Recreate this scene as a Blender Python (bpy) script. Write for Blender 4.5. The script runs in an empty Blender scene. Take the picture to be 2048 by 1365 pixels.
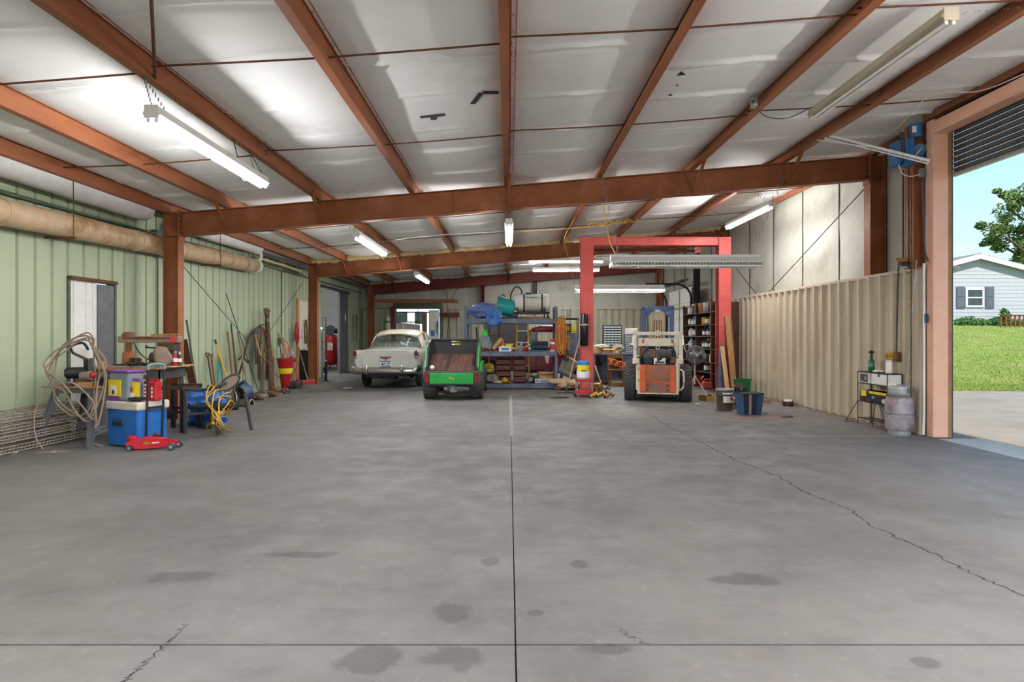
import bpy, math, random
from mathutils import Vector, Matrix, noise

# ---------------------------------------------------------------- camera, sky, sun, exposure
scene = bpy.context.scene
C = scene.collection
F, VX, VY, CH = 1250.0, 1018.0, 670.0, 1.42      # focal length and vanishing point in photo pixels, eye height
cam_data = bpy.data.cameras.new('camera')
cam = bpy.data.objects.new('camera', cam_data)
C.objects.link(cam)
cam.location = (0, 0, CH)
cam.rotation_euler = (math.radians(90), 0, 0)
cam_data.sensor_width = 36.0
cam_data.lens = 36.0 * F / 2048.0
cam_data.shift_x = (1024.0 - VX) / 2048.0
cam_data.shift_y = (VY - 682.5) / 2048.0
cam_data.clip_end = 400
scene.camera = cam

scene.view_settings.view_transform = 'Standard'
scene.view_settings.look = 'None'
scene.view_settings.gamma = 1.0
scene.view_settings.use_curve_mapping = False
scene.view_settings.exposure = 0.88
scene.cycles.use_denoising = True
scene.cycles.use_adaptive_sampling = True
scene.cycles.adaptive_threshold = 0.03
scene.cycles.max_bounces = 6
scene.cycles.diffuse_bounces = 4
scene.cycles.glossy_bounces = 3
scene.cycles.transmission_bounces = 4
scene.cycles.transparent_max_bounces = 6
scene.cycles.sample_clamp_indirect = 8.0

SKY_STRENGTH, SUN_STRENGTH, TUBE_STRENGTH, FILL_STRENGTH = 0.88, 3.9, 86.0, 185.0
world = bpy.data.worlds.new('sky')
scene.world = world
world.use_nodes = True
wt = world.node_tree
wt.nodes.clear()
def wn(kind, **kw):
    n = wt.nodes.new(kind)
    for k, v in kw.items():
        setattr(n, k, v)
    return n
w_out = wn('ShaderNodeOutputWorld'); w_bg = wn('ShaderNodeBackground')
w_tc = wn('ShaderNodeTexCoord'); w_sep = wn('ShaderNodeSeparateXYZ')
w_ramp = wn('ShaderNodeValToRGB'); w_map = wn('ShaderNodeMapping'); w_noise = wn('ShaderNodeTexNoise')
w_cr = wn('ShaderNodeValToRGB'); w_mix = wn('ShaderNodeMixRGB')
w_ramp.color_ramp.elements[0].position = 0.0
w_ramp.color_ramp.elements[0].color = (0.60, 0.79, 0.93, 1)
w_ramp.color_ramp.elements[1].position = 0.6
w_ramp.color_ramp.elements[1].color = (0.16, 0.38, 0.72, 1)
e = w_ramp.color_ramp.elements.new(0.22); e.color = (0.36, 0.61, 0.86, 1)
w_map.inputs['Scale'].default_value = (2.2, 2.2, 7.0)
w_noise.inputs['Scale'].default_value = 2.6
w_noise.inputs['Detail'].default_value = 5
w_cr.color_ramp.elements[0].position = 0.60; w_cr.color_ramp.elements[0].color = (0, 0, 0, 1)
w_cr.color_ramp.elements[1].position = 0.74; w_cr.color_ramp.elements[1].color = (0.85, 0.85, 0.85, 1)
w_mix.inputs['Color2'].default_value = (0.93, 0.94, 0.95, 1)
wl = wt.links.new
wl(w_tc.outputs['Generated'], w_sep.inputs[0]); wl(w_sep.outputs['Z'], w_ramp.inputs['Fac'])
wl(w_tc.outputs['Generated'], w_map.inputs['Vector']); wl(w_map.outputs[0], w_noise.inputs['Vector'])
wl(w_noise.outputs['Fac'], w_cr.inputs['Fac']); wl(w_cr.outputs['Color'], w_mix.inputs['Fac'])
wl(w_ramp.outputs['Color'], w_mix.inputs['Color1']); wl(w_mix.outputs[0], w_bg.inputs['Color'])
w_bg.inputs['Strength'].default_value = SKY_STRENGTH
wl(w_bg.outputs[0], w_out.inputs['Surface'])

sun_data = bpy.data.lights.new('sun', 'SUN')
sun_data.energy = SUN_STRENGTH
sun_data.angle = math.radians(1.5)
sun_data.color = (1.0, 0.95, 0.87)
sun = bpy.data.objects.new('sun', sun_data)
C.objects.link(sun)
# light travels down and away from the camera: the sun stands behind the open front of the shop
sun.rotation_euler = Vector((0.0, 0.60, -0.80)).to_track_quat('-Z', 'Y').to_euler()

# ---------------------------------------------------------------- helpers
RNG = random.Random(11)
def P(x, y, d):            # photo pixel at a known depth
    return Vector(((x - VX) * d / F, d, CH + (VY - y) * d / F))
def G(x, y, z=0.0):        # photo pixel on the floor (or on a level at height z)
    d = (CH - z) * F / (y - VY)
    return P(x, y, d)
def lin(h):
    h = h.lstrip('#'); o = []
    for i in (0, 2, 4):
        c = int(h[i:i + 2], 16) / 255.0
        o.append(c / 12.92 if c <= 0.04045 else ((c + 0.055) / 1.055) ** 2.4)
    return (o[0], o[1], o[2], 1)

MATS = {}
def mat(name, c1, c2=None, scale=6.0, lo=0.38, hi=0.66, rough=0.6, metal=0.0, bump=0.0, bscale=30.0,
        stretch=(1, 1, 1), emit=0.0, trans=0.0, alpha=1.0, c3=None, s3=1.5, lo3=0.52, hi3=0.68, coat=0.0, spec=0.5,
        world_space=False, ior=1.45):
    m = bpy.data.materials.new(name); m.use_nodes = True
    nt = m.node_tree; b = nt.nodes['Principled BSDF']; L = nt.links.new
    b.inputs['Roughness'].default_value = rough
    b.inputs['Metallic'].default_value = metal
    b.inputs['Base Color'].default_value = lin(c1)
    b.inputs['Specular IOR Level'].default_value = spec
    b.inputs['Coat Weight'].default_value = coat
    b.inputs['IOR'].default_value = ior
    if trans: b.inputs['Transmission Weight'].default_value = trans
    if alpha < 1: b.inputs['Alpha'].default_value = alpha
    if emit:
        b.inputs['Emission Color'].default_value = lin(c1)
        b.inputs['Emission Strength'].default_value = emit
    if c2 or bump:
        if world_space:
            src = nt.nodes.new('ShaderNodeNewGeometry').outputs['Position']
        else:
            src = nt.nodes.new('ShaderNodeTexCoord').outputs['Object']
        mp = nt.nodes.new('ShaderNodeMapping'); mp.inputs['Scale'].default_value = stretch
        L(src, mp.inputs['Vector'])
    def fac(sc, a, z, det=6):
        n = nt.nodes.new('ShaderNodeTexNoise'); n.inputs['Scale'].default_value = sc; n.inputs['Detail'].default_value = det
        n.inputs['Roughness'].default_value = 0.62
        L(mp.outputs[0], n.inputs['Vector'])
        r = nt.nodes.new('ShaderNodeMapRange'); r.inputs['From Min'].default_value = a; r.inputs['From Max'].default_value = z
        L(n.outputs['Fac'], r.inputs['Value']); return r.outputs[0]
    if c2:
        mx = nt.nodes.new('ShaderNodeMixRGB'); mx.inputs['Color1'].default_value = lin(c1); mx.inputs['Color2'].default_value = lin(c2)
        L(fac(scale, lo, hi), mx.inputs['Fac']); out = mx.outputs[0]
        if c3:
            m3 = nt.nodes.new('ShaderNodeMixRGB'); m3.inputs['Color2'].default_value = lin(c3)
            L(out, m3.inputs['Color1']); L(fac(s3, lo3, hi3, 8), m3.inputs['Fac']); out = m3.outputs[0]
        L(out, b.inputs['Base Color'])
        if emit: L(out, b.inputs['Emission Color'])
    if bump:
        n = nt.nodes.new('ShaderNodeTexNoise'); n.inputs['Scale'].default_value = bscale; n.inputs['Detail'].default_value = 4
        L(mp.outputs[0], n.inputs['Vector'])
        bp = nt.nodes.new('ShaderNodeBump'); bp.inputs['Strength'].default_value = bump; bp.inputs['Distance'].default_value = 0.02
        L(n.outputs['Fac'], bp.inputs['Height']); L(bp.outputs[0], b.inputs['Normal'])
    MATS[name] = m
    return m
def M(k): return MATS[k] if isinstance(k, str) else k

class MB:
    """collects shapes and links them as ONE mesh object"""
    def __init__(s): s.v = []; s.f = []
    def add(s, vs, fs):
        n = len(s.v); s.v += [tuple(v) for v in vs]; s.f += [tuple(i + n for i in f) for f in fs]; return s
    def box(s, a, b):
        x0, x1 = sorted((a[0], b[0])); y0, y1 = sorted((a[1], b[1])); z0, z1 = sorted((a[2], b[2]))
        return s.add([(x0, y0, z0), (x1, y0, z0), (x1, y1, z0), (x0, y1, z0), (x0, y0, z1), (x1, y0, z1), (x1, y1, z1), (x0, y1, z1)],
                     [(3, 2, 1, 0), (4, 5, 6, 7), (0, 1, 5, 4), (1, 2, 6, 5), (2, 3, 7, 6), (3, 0, 4, 7)])
    def ob(s, c, size, rot=(0, 0, 0)):
        m = Matrix.Translation(Vector(c)) @ (Matrix.Rotation(rot[2], 4, 'Z') @ Matrix.Rotation(rot[1], 4, 'Y') @ Matrix.Rotation(rot[0], 4, 'X'))
        t = MB().box([-k / 2 for k in size], [k / 2 for k in size])
        return s.add([m @ Vector(v) for v in t.v], t.f)
    def frame(s, p, q, up=(0, 0, 1)):
        d = (Vector(q) - Vector(p)).normalized(); u = Vector(up)
        if abs(d.dot(u)) > 0.98: u = Vector((0, 1, 0)) if abs(d.y) < 0.9 else Vector((1, 0, 0))
        x = d.cross(u).normalized(); return d, x, x.cross(d).normalized()
    def bar(s, p, q, w, h=None, up=(0, 0, 1)):
        h = w if h is None else h; p = Vector(p); q = Vector(q); d, x, u = s.frame(p, q, up)
        vs = [c + x * a * w / 2 + u * b * h / 2 for c in (p, q) for a, b in ((-1, -1), (1, -1), (1, 1), (-1, 1))]
        return s.add(vs, [(0, 1, 2, 3), (7, 6, 5, 4), (4, 5, 1, 0), (5, 6, 2, 1), (6, 7, 3, 2), (7, 4, 0, 3)])
    def cyl(s, p, q, r, r2=None, n=16, cap=True):
        r2 = r if r2 is None else r2; p = Vector(p); q = Vector(q); d, x, u = s.frame(p, q)
        vs = [c + (x * math.cos(2 * math.pi * i / n) + u * math.sin(2 * math.pi * i / n)) * k for c, k in ((p, r), (q, r2)) for i in range(n)]
        fs = [(i, (i + 1) % n, n + (i + 1) % n, n + i) for i in range(n)]
        if cap: fs += [tuple(range(n - 1, -1, -1)), tuple(range(n, 2 * n))]
        return s.add(vs, fs)
    def tube(s, pts, r, n=7, closed=False):
        pts = [Vector(p) for p in pts]; m = len(pts); rings = []; x = None
        for i, p in enumerate(pts):
            a = pts[(i - 1) % m] if (closed or i) else p; b = pts[(i + 1) % m] if (closed or i < m - 1) else p
            d = (b - a)
            if d.length < 1e-9: d = Vector((0, 0, 1))
            d.normalize()
            if x is None:
                x = d.cross(Vector((0, 0, 1)))
                if x.length < 0.1: x = d.cross(Vector((0, 1, 0)))
            x = (x - d * x.dot(d)); x.normalize(); u = d.cross(x)
            k = r[i] if isinstance(r, (list, tuple)) else r
            rings.append([p + (x * math.cos(2 * math.pi * j / n) + u * math.sin(2 * math.pi * j / n)) * k for j in range(n)])
        vs = [v for g in rings for v in g]; fs = []
        for i in range(m if closed else m - 1):
            a, b = i * n, ((i + 1) % m) * n
            fs += [(a + j, a + (j + 1) % n, b + (j + 1) % n, b + j) for j in range(n)]
        if not closed: fs += [tuple(range(n - 1, -1, -1)), tuple(range((m - 1) * n, m * n))]
        return s.add(vs, fs)
    def lathe(s, prof, o=(0, 0, 0), n=20, ax=(0, 0, 1)):
        o = Vector(o); d = Vector(ax).normalized(); x = d.cross(Vector((0, 0, 1)))
        if x.length < 0.1: x = Vector((1, 0, 0))
        x.normalize(); u = d.cross(x); vs = []; fs = []
        for r, h in prof:
            vs += [o + d * h + (x * math.cos(2 * math.pi * i / n) + u * math.sin(2 * math.pi * i / n)) * r for i in range(n)]
        for k in range(len(prof) - 1):
            fs += [(k * n + i, k * n + (i + 1) % n, (k + 1) * n + (i + 1) % n, (k + 1) * n + i) for i in range(n)]
        if prof[0][0] > 1e-4: fs.append(tuple(range(n - 1, -1, -1)))
        if prof[-1][0] > 1e-4: fs.append(tuple(range((len(prof) - 1) * n, len(prof) * n)))
        return s.add(vs, fs)
    def prism(s, poly, axis, a, b):
        """extrude a 2-D outline; axis 'x': (y,z), 'y': (x,z), 'z': (x,y)"""
        def pt(p, t): return {'x': (t, p[0], p[1]), 'y': (p[0], t, p[1]), 'z': (p[0], p[1], t)}[axis]
        n = len(poly); vs = [pt(p, a) for p in poly] + [pt(p, b) for p in poly]
        fs = [tuple(range(n - 1, -1, -1)), tuple(range(n, 2 * n))] + [(i, (i + 1) % n, n + (i + 1) % n, n + i) for i in range(n)]
        return s.add(vs, fs)
    def ell(s, c, r, n=14, m=9):
        c = Vector(c); vs = []; fs = []
        for i in range(m + 1):
            t = math.pi * i / m
            for j in range(n):
                a = 2 * math.pi * j / n
                vs.append(c + Vector((r[0] * math.sin(t) * math.cos(a), r[1] * math.sin(t) * math.sin(a), -r[2] * math.cos(t))))
        for i in range(m):
            fs += [(i * n + j, i * n + (j + 1) % n, (i + 1) * n + (j + 1) % n, (i + 1) * n + j) for j in range(n)]
        return s.add(vs, fs)
    def blob(s, c, r, seed=0, amp=0.25, freq=2.5, n=22, m=14, floor=None, fold=0.0):
        """crumpled soft lump"""
        k = len(s.v); s.ell((0, 0, 0), (1, 1, 1), n, m); c = Vector(c)
        for i in range(k, len(s.v)):
            v = Vector(s.v[i]); q = v * freq + Vector((seed * 7.3, seed * 3.1, seed * 1.7))
            d = 1 + amp * noise.noise(q) + amp * 0.5 * noise.noise(q * 2.3) - fold * abs(noise.noise(q * 1.9 + Vector((9, 2, 4))))
            w = c + Vector((v.x * r[0] * d, v.y * r[1] * d, v.z * r[2] * d))
            if floor is not None and w.z < floor: w.z = floor
            s.v[i] = tuple(w)
        return s
    def grid(s, fn, nu, nv):
        vs = [fn(i / nu, j / nv) for i in range(nu + 1) for j in range(nv + 1)]
        return s.add(vs, [(i * (nv + 1) + j, (i + 1) * (nv + 1) + j, (i + 1) * (nv + 1) + j + 1, i * (nv + 1) + j + 1) for i in range(nu) for j in range(nv)])
    def build(s, name, material, parent=None, world=False, smooth=False, bevel=0.0, thick=0.0, label=None):
        off = Vector((0, 0, 0))
        if world and parent is not None:
            q = parent
            while q is not None: off = off + q.location; q = q.parent
        me = bpy.data.meshes.new(name)
        me.from_pydata([(v[0] - off.x, v[1] - off.y, v[2] - off.z) for v in s.v], [], s.f)
        if material is not None: me.materials.append(M(material))
        me.update()
        if smooth:
            me.shade_smooth()
            if hasattr(me, 'set_sharp_from_angle'): me.set_sharp_from_angle(angle=math.radians(smooth if smooth is not True else 42))
        o = bpy.data.objects.new(name, me); C.objects.link(o)
        if parent is not None: o.parent = parent
        if thick:
            md = o.modifiers.new('solid', 'SOLIDIFY'); md.thickness = thick; md.offset = 0
        if bevel:
            md = o.modifiers.new('bevel', 'BEVEL'); md.width = bevel; md.segments = 2; md.limit_method = 'ANGLE'
        if label: o['label'] = label
        return o
def part(name, material, parent, fn, **kw):
    b = MB(); fn(b); return b.build(name, material, parent, **kw)
def inst(o, name=None, parent=None, loc=None, rot=None):
    c = o.copy(); C.objects.link(c)
    c.parent = parent
    if name: c.name = name
    if loc is not None: c.location = loc
    if rot is not None: c.rotation_euler = rot
    return c
def tag(o, label, cat, group=None, kind=None):
    o['label'] = label; o['category'] = cat
    if group: o['group'] = group
    if kind: o['kind'] = kind
    return o
def thing(name, label, cat, loc=(0, 0, 0), rz=0.0, group=None, kind=None):
    o = bpy.data.objects.new(name, None); C.objects.link(o)
    o.location = Vector(loc); o.rotation_euler = (0, 0, rz); o.empty_display_size = 0.1
    return tag(o, label, cat, group, kind)
def copy_tree(o, parent=None):
    c = o.copy(); C.objects.link(c); c.parent = parent
    for ch in list(o.children): copy_tree(ch, c)
    return c
def struct(name, b, material, parent=None, label=None, cat=None, **kw):
    o = b.build(name, material, parent, **kw); o['kind'] = 'structure'
    if label: o['label'] = label
    if cat: o['category'] = cat
    return o
def spline(pts, n=8):
    pts = [Vector(p) for p in pts]; out = []
    for i in range(len(pts) - 1):
        a = pts[max(i - 1, 0)]; b = pts[i]; c = pts[i + 1]; d = pts[min(i + 2, len(pts) - 1)]
        for k in range(n):
            t = k / n
            out.append(0.5 * ((2 * b) + (c - a) * t + (2 * a - 5 * b + 4 * c - d) * t * t + (3 * b - a - 3 * c + d) * t ** 3))
    out.append(pts[-1]); return out
# ---------------------------------------------------------------- materials
mat('steel_red', '935936', '834c2d', 3, rough=0.55, c3='a56a4e', s3=1.1, bump=0.05, bscale=60, spec=0.3)
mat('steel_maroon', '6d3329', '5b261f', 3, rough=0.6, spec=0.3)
mat('steel_purlin', '9b6140', '8a5133', 4, rough=0.5, stretch=(1, .25, 1), c3='6e3620', s3=3, lo3=.58, hi3=.75, spec=0.35)
mat('steel_door', 'e9b79b', 'e2ab8d', 3, rough=0.5, c3='e6bca4', s3=2.0, spec=0.4)
mat('rust_plain', '6b4026', '4e2f1e', 12, rough=0.8)
mat('green_panel', 'a9b598', 'a2ae91', 1.4, rough=0.5, stretch=(1, 1, .4), c3='959f82', s3=.6, lo3=.55, hi3=.8, spec=.35)
mat('green_dark', '5f6a53', '4d5645', 5, rough=0.7)
mat('beige_panel', 'c6b9a3', 'bdaf97', 1.3, rough=0.55, stretch=(1, 1, .3), c3='a8977e', s3=1.2, lo3=.56, hi3=.82, spec=.35)
mat('beige_back', 'aeab98', 'a3a08c', 1.3, rough=0.6, stretch=(1, 1, .3))
mat('beige_dark', '8d7c66', '7a6a55', 4, rough=0.7)
mat('blanket', 'f3f3f2', 'ededec', 1.2, rough=0.55, bump=0.25, bscale=3.0, c3='d5d5d3', s3=.7, lo3=.58, hi3=.8, spec=.25, world_space=True)
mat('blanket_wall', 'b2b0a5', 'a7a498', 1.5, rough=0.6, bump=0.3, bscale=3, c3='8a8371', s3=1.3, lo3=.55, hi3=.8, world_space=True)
mat('foam', 'dccb9c', 'c2ad7c', 14, rough=0.95, bump=0.8, bscale=22)
mat('duct_wrap', 'c8b091', 'b99c78', 5, rough=0.5, c3='a17f55', s3=2.5, bump=.3, bscale=12)
mat('white_wrap', 'e4e4e2', 'd6d6d3', 3, rough=0.55, bump=.3, bscale=9)
mat('white_paint', 'e6e6e2', 'dcdcd6', 6, rough=0.4)
mat('white_plastic', 'e9e9e6', 'dedfdd', 5, rough=0.35)
mat('offwhite', 'd6cfc0', 'c8c0ae', 8, rough=0.55)
mat('fixture_beige', 'b9b09c', 'aaa08a', 6, rough=0.45)
mat('tube_glass', 'ffffff', emit=TUBE_STRENGTH, rough=0.3)
mat('fill_tube_glass', 'ffffff', emit=FILL_STRENGTH, rough=0.3)  # stronger glow for the added fill lamps behind and beside the camera
mat('black', '1b1b1c', '262627', 8, rough=0.55)
mat('black_gloss', '101113', rough=0.2)
mat('rubber', '3a3a3b', '484644', 9, rough=0.85, c3='6f675e', s3=5, lo3=.6, hi3=.8)
mat('dark_grey', '3c3d3f', '47484a', 6, rough=0.6)
mat('grey_metal', '6e7072', '5d5f61', 6, rough=0.5, metal=0.2)
mat('steel_grey', '8b8c8c', '767777', 8, rough=0.4, metal=0.7)
mat('chrome', 'd8d8d6', rough=0.12, metal=1.0)
mat('galv', '9b9c9b', 'b1b2b1', 10, rough=0.4, metal=0.5)
mat('alu', 'b9bbbb', 'a4a6a6', 8, rough=0.35, metal=0.6)
mat('rust', '6e4a32', '8a5a38', 10, rough=0.85, c3='3f2c22', s3=6)
mat('dark_rust', '40342c', '57432f', 10, rough=0.85, c3='241f1b', s3=6)
mat('wood_new', 'd0a878', 'b98d5a', 5, rough=0.65, stretch=(6, 6, .6))
mat('wood', 'a97f52', '8e6439', 5, rough=0.7, stretch=(6, 6, .6))
mat('wood_brown', '7d4c26', '6a3d1c', 5, rough=0.6, stretch=(6, 6, .6))
mat('wood_dark', '4a3226', '38251c', 5, rough=0.65, stretch=(5, 5, .6))
mat('wood_grey', '8a7a68', '6d5f50', 5, rough=0.8, stretch=(6, 6, .6))
mat('wood_red', '5d2d20', '4a2219', 5, rough=0.5, stretch=(.6, 5, 5))
mat('bark', '6b5540', '3f3024', 16, rough=0.95, bump=1.0, bscale=26, c3='a08a68', s3=9, lo3=.58, hi3=.7)
mat('leather', '4b3a29', '33271c', 6, rough=0.6, c3='6b5438', s3=3)
mat('leather_tan', '7b623e', '5b462b', 6, rough=0.65)
mat('card', 'bb9766', 'a98453', 6, rough=0.85)
mat('tarp_blue', '3f78c4', '2f62ad', 6, rough=0.4, c3='7aa3dc', s3=3, lo3=.58, hi3=.72)
mat('tarp_grey', '5f74ab', '4a5e9a', 5, rough=0.45, c3='8c8fa6', s3=2.4, lo3=.5, hi3=.7)
mat('cooler_blue', '2467b4', '1f5ea8', 4, rough=0.35)
mat('navy', '1f2a38', '18222f', 5, rough=0.45)
mat('navy_light', '2d4a6b', '27415f', 4, rough=0.4)
mat('slate_blue', '5a6478', '4d566a', 5, rough=0.5, c3='757a85', s3=4)
mat('rops_blue', '3d5178', '33456a', 6, rough=0.55, c3='6a7690', s3=4)
mat('teal', '1a9a9c', '188788', 4, rough=0.4)
mat('teal_dull', '6f8c8a', '5f7c7b', 6, rough=0.6)
mat('red', 'b5242b', 'a51c24', 5, rough=0.4)
mat('red_jack', 'd0303e', 'c02434', 5, rough=0.35)
mat('red_gantry', 'c55a55', 'bb4f4b', 3, rough=0.5, c3='cf7068', s3=1.6, spec=.3)
mat('red_gantry_dark', 'c55a55', 'b04844', 3, rough=0.5, spec=.3)
mat('truck_red', '7c1420', '6c101b', 3, rough=0.25, coat=0.4)
mat('orange', 'd2622f', 'c5541f', 6, rough=0.5)
mat('orange_rust', 'b9633a', '8a4a30', 7, rough=0.75, c3='75655c', s3=4, lo3=.44, hi3=.6, stretch=(.6, 1, 1.6))
mat('rust_white', 'd9d0be', 'c9bfa9', 8, rough=0.65, c3='8f5f3c', s3=7, lo3=.57, hi3=.68)
mat('yellow', 'e3c229', 'd7b21e', 5, rough=0.45)
mat('yellow_cord', 'd9a93a', 'c99a2e', 5, rough=0.5)
mat('orange_cord', 'c86a28', 'b55a1e', 5, rough=0.55)
mat('purple', '8d4aa8', '7b3a98', 5, rough=0.4)
mat('green_gator', '1f8f3c', '1a8235', 4, rough=0.4)
mat('green_bin', '137a45', '106c3c', 4, rough=0.4)
mat('green_lime', '45dd52', '3bd048', 4, rough=0.45)
mat('green_pole', '3c5a46', '2f4a39', 5, rough=0.6)
mat('propane_green', '16703f', '125f35', 4, rough=0.35)
mat('car_white', 'd2d3cc', 'cdcec7', 2, rough=0.22, coat=0.5)
mat('car_roof', 'c9c2ae', 'c4bda8', 2, rough=0.25, coat=0.4)
mat('lens_red', '7c1a18', '5c1010', 4, rough=0.15, coat=.5)
mat('glass', 'dfe8e6', rough=0.03, trans=1.0, alpha=0.45, ior=1.2)
mat('glass_dark', '2a3432', '3b4643', 3, rough=0.08, spec=.8)
mat('clear_plastic', '9fb0bd', 'b6c3cd', 6, rough=0.15, trans=0.5)
mat('seat_grey', '6d6a62', '5f5c55', 8, rough=0.85)
mat('cushion', 'c3ab8c', 'b39a7a', 7, rough=0.9)
mat('taupe', '93806f', '857262', 8, rough=0.75)
mat('cloth_grey', 'a59a8e', '8d8378', 6, rough=0.9)
mat('blue_plastic', '3b86c4', '2f78b6', 5, rough=0.4)
mat('pale_blue', '9fc3dd', '8eb5d2', 5, rough=0.45)
mat('motor_blue', '2f6ea6', '275f93', 7, rough=0.5, c3='5b7f95', s3=6)
mat('propane_tank', 'a9a2a6', '8f848b', 8, rough=0.5, c3='7a6265', s3=4, lo3=.48, hi3=.66, metal=.2)
mat('cinder', 'b6b6b0', 'a3a39c', 10, rough=0.9)
mat('drawer_clear', 'b9c4c4', '8f9b9b', 20, rough=0.25)
mat('back_room', 'd3d3cf', 'c7c7c2', 1.5, rough=0.7)
mat('brick_white', 'aeb0b3', 'a8aaae', 5, rough=0.8)
mat('shutter', '5b6068', '545962', 5, rough=0.7)
mat('roof_shingle', '7d7a76', '6a6763', 9, rough=0.9)
mat('apron', '8c8376', '82796b', 2.2, rough=0.9, c3='766d5f', s3=.7, lo3=.5, hi3=.75, bump=.3, bscale=20, world_space=True)
mat('grass', '748238', '7f8c40', 1.4, rough=0.95, c3='8e8a50', s3=.7, lo3=.48, hi3=.75, bump=1.0, bscale=30, world_space=True)
mat('blade', '7d9140', '8e9c4a', .8, rough=0.8, c3='6b8436', s3=2, world_space=True)
mat('leaf', '566f34', '6a823e', 2.0, rough=0.65, c3='86924e', s3=3, world_space=True)
mat('hedge', '3f6a30', '548040', 4, rough=0.8)
mat('slab_crack', '3a3938', '2a2928', 8, rough=0.95)
mat('sealant', '96948f', '8a8884', 4, rough=0.9)
mat('paper', 'efeeea', 'e2e1dc', 5, rough=0.8)
mat('ink', '30343c', rough=0.7)
mat('ink_red', 'c23a34', rough=0.6)
mat('ink_blue', '3c7fb5', rough=0.6)
mat('label_yellow', 'ecd022', rough=0.5)
mat('curtain_slat', '5d5650', '4f4944', 5, rough=0.55, metal=.2)
mat('bed_rust', '4a3530', '74503f', 3, rough=.8, stretch=(3, .4, 1), c3='2c2426', s3=2.2, lo3=.45, hi3=.62)
mat('gold', 'caa53a', '8e7226', 9, rough=0.4, metal=.4)

# concrete: trowel mottling, dark tyre-worn smears and a few oil stains with outlines of their own
def concrete():
    m = bpy.data.materials.new('concrete'); m.use_nodes = True
    nt = m.node_tree; L = nt.links.new; b = nt.nodes['Principled BSDF']
    pos = nt.nodes.new('ShaderNodeNewGeometry').outputs['Position']
    def nz(scale, det, stretch=(1, 1, 1)):
        mp = nt.nodes.new('ShaderNodeMapping'); mp.inputs['Scale'].default_value = stretch; L(pos, mp.inputs['Vector'])
        n = nt.nodes.new('ShaderNodeTexNoise'); n.inputs['Scale'].default_value = scale; n.inputs['Detail'].default_value = det
        n.inputs['Roughness'].default_value = .6
        L(mp.outputs[0], n.inputs['Vector']); return n.outputs['Fac']
    def mr(v, a, z, lo=0., hi=1.):
        r = nt.nodes.new('ShaderNodeMapRange'); r.interpolation_type = 'SMOOTHSTEP'
        for k, x in (('From Min', a), ('From Max', z), ('To Min', lo), ('To Max', hi)): r.inputs[k].default_value = x
        L(v, r.inputs['Value']); return r.outputs[0]
    def mix(f, a, c):
        x = nt.nodes.new('ShaderNodeMixRGB'); L(f, x.inputs['Fac'])
        if isinstance(a, str): x.inputs['Color1'].default_value = lin(a)
        else: L(a, x.inputs['Color1'])
        x.inputs['Color2'].default_value = lin(c); return x.outputs[0]
    col = mix(mr(nz(.55, 5), .35, .68), '73716f', '5e5c5a')
    col = mix(mr(nz(2.4, 8, (.6, 1.6, 1)), .50, .76, 0, .6), col, '565452')
    col = mix(mr(nz(14, 5), .55, .75, 0, .35), col, '8a8885')
    col = mix(mr(nz(60, 2), .62, .75, 0, .5), col, '565452')
    dist_n = nz(4.5, 4)
    for x, y, rx, ry in ((380, 1155, .23, .10), (905, 1228, .09, .13), (982, 1124, .05, .07), (740, 1322, .14, .12), (900, 1318, .16, .10),
                         (1072, 1228, .05, .05), (1160, 1130, .07, .07), (1850, 1326, .07, .06), (1210, 1300, .12, .05), (1500, 1160, .2, .1), (600, 1110, .25, .06)):
        p = G(x, y)
        s = nt.nodes.new('ShaderNodeMapping'); s.vector_type = 'POINT'
        s.inputs['Location'].default_value = (-p.x / rx, -p.y / ry, 0); s.inputs['Scale'].default_value = (1 / rx, 1 / ry, 1)
        L(pos, s.inputs['Vector'])
        ln = nt.nodes.new('ShaderNodeVectorMath'); ln.operation = 'LENGTH'; L(s.outputs[0], ln.inputs[0])
        ad = nt.nodes.new('ShaderNodeMath'); ad.operation = 'MULTIPLY_ADD'; ad.inputs[1].default_value = 2.2; L(dist_n, ad.inputs[0]); L(ln.outputs['Value'], ad.inputs[2])
        col = mix(mr(ad.outputs[0], 1.75, 2.25, .62, 0), col, '454341')
    L(col, b.inputs['Base Color'])
    L(mr(nz(3, 4), .3, .7, .5, .72), b.inputs['Roughness'])
    b.inputs['Specular IOR Level'].default_value = .35
    bp = nt.nodes.new('ShaderNodeBump'); bp.inputs['Strength'].default_value = .12; bp.inputs['Distance'].default_value = .01
    L(nz(40, 4), bp.inputs['Height']); L(bp.outputs[0], b.inputs['Normal'])
    MATS['concrete'] = m
concrete()
# ---------------------------------------------------------------- the building
XL, XR, XRW, YB, YF = -6.25, 5.88, 6.35, 26.3, -4.7
FRAMES = [2.98, 10.6, 18.2, 25.8]
BAYS = [(-4.64, 2.98), (2.98, 10.6), (10.6, 18.2), (18.2, 25.8)]
PX = [-5.75, -4.72, -3.16, -1.60, 0.0, 1.56, 3.12, 4.68, 6.20]
def zr(x): return 3.94 + 0.082 * x          # top of the rafters
JX, JY = 0.03, [YF - .3, 2.86, 8.75, 14.6, 20.4, YB + .3]

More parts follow.
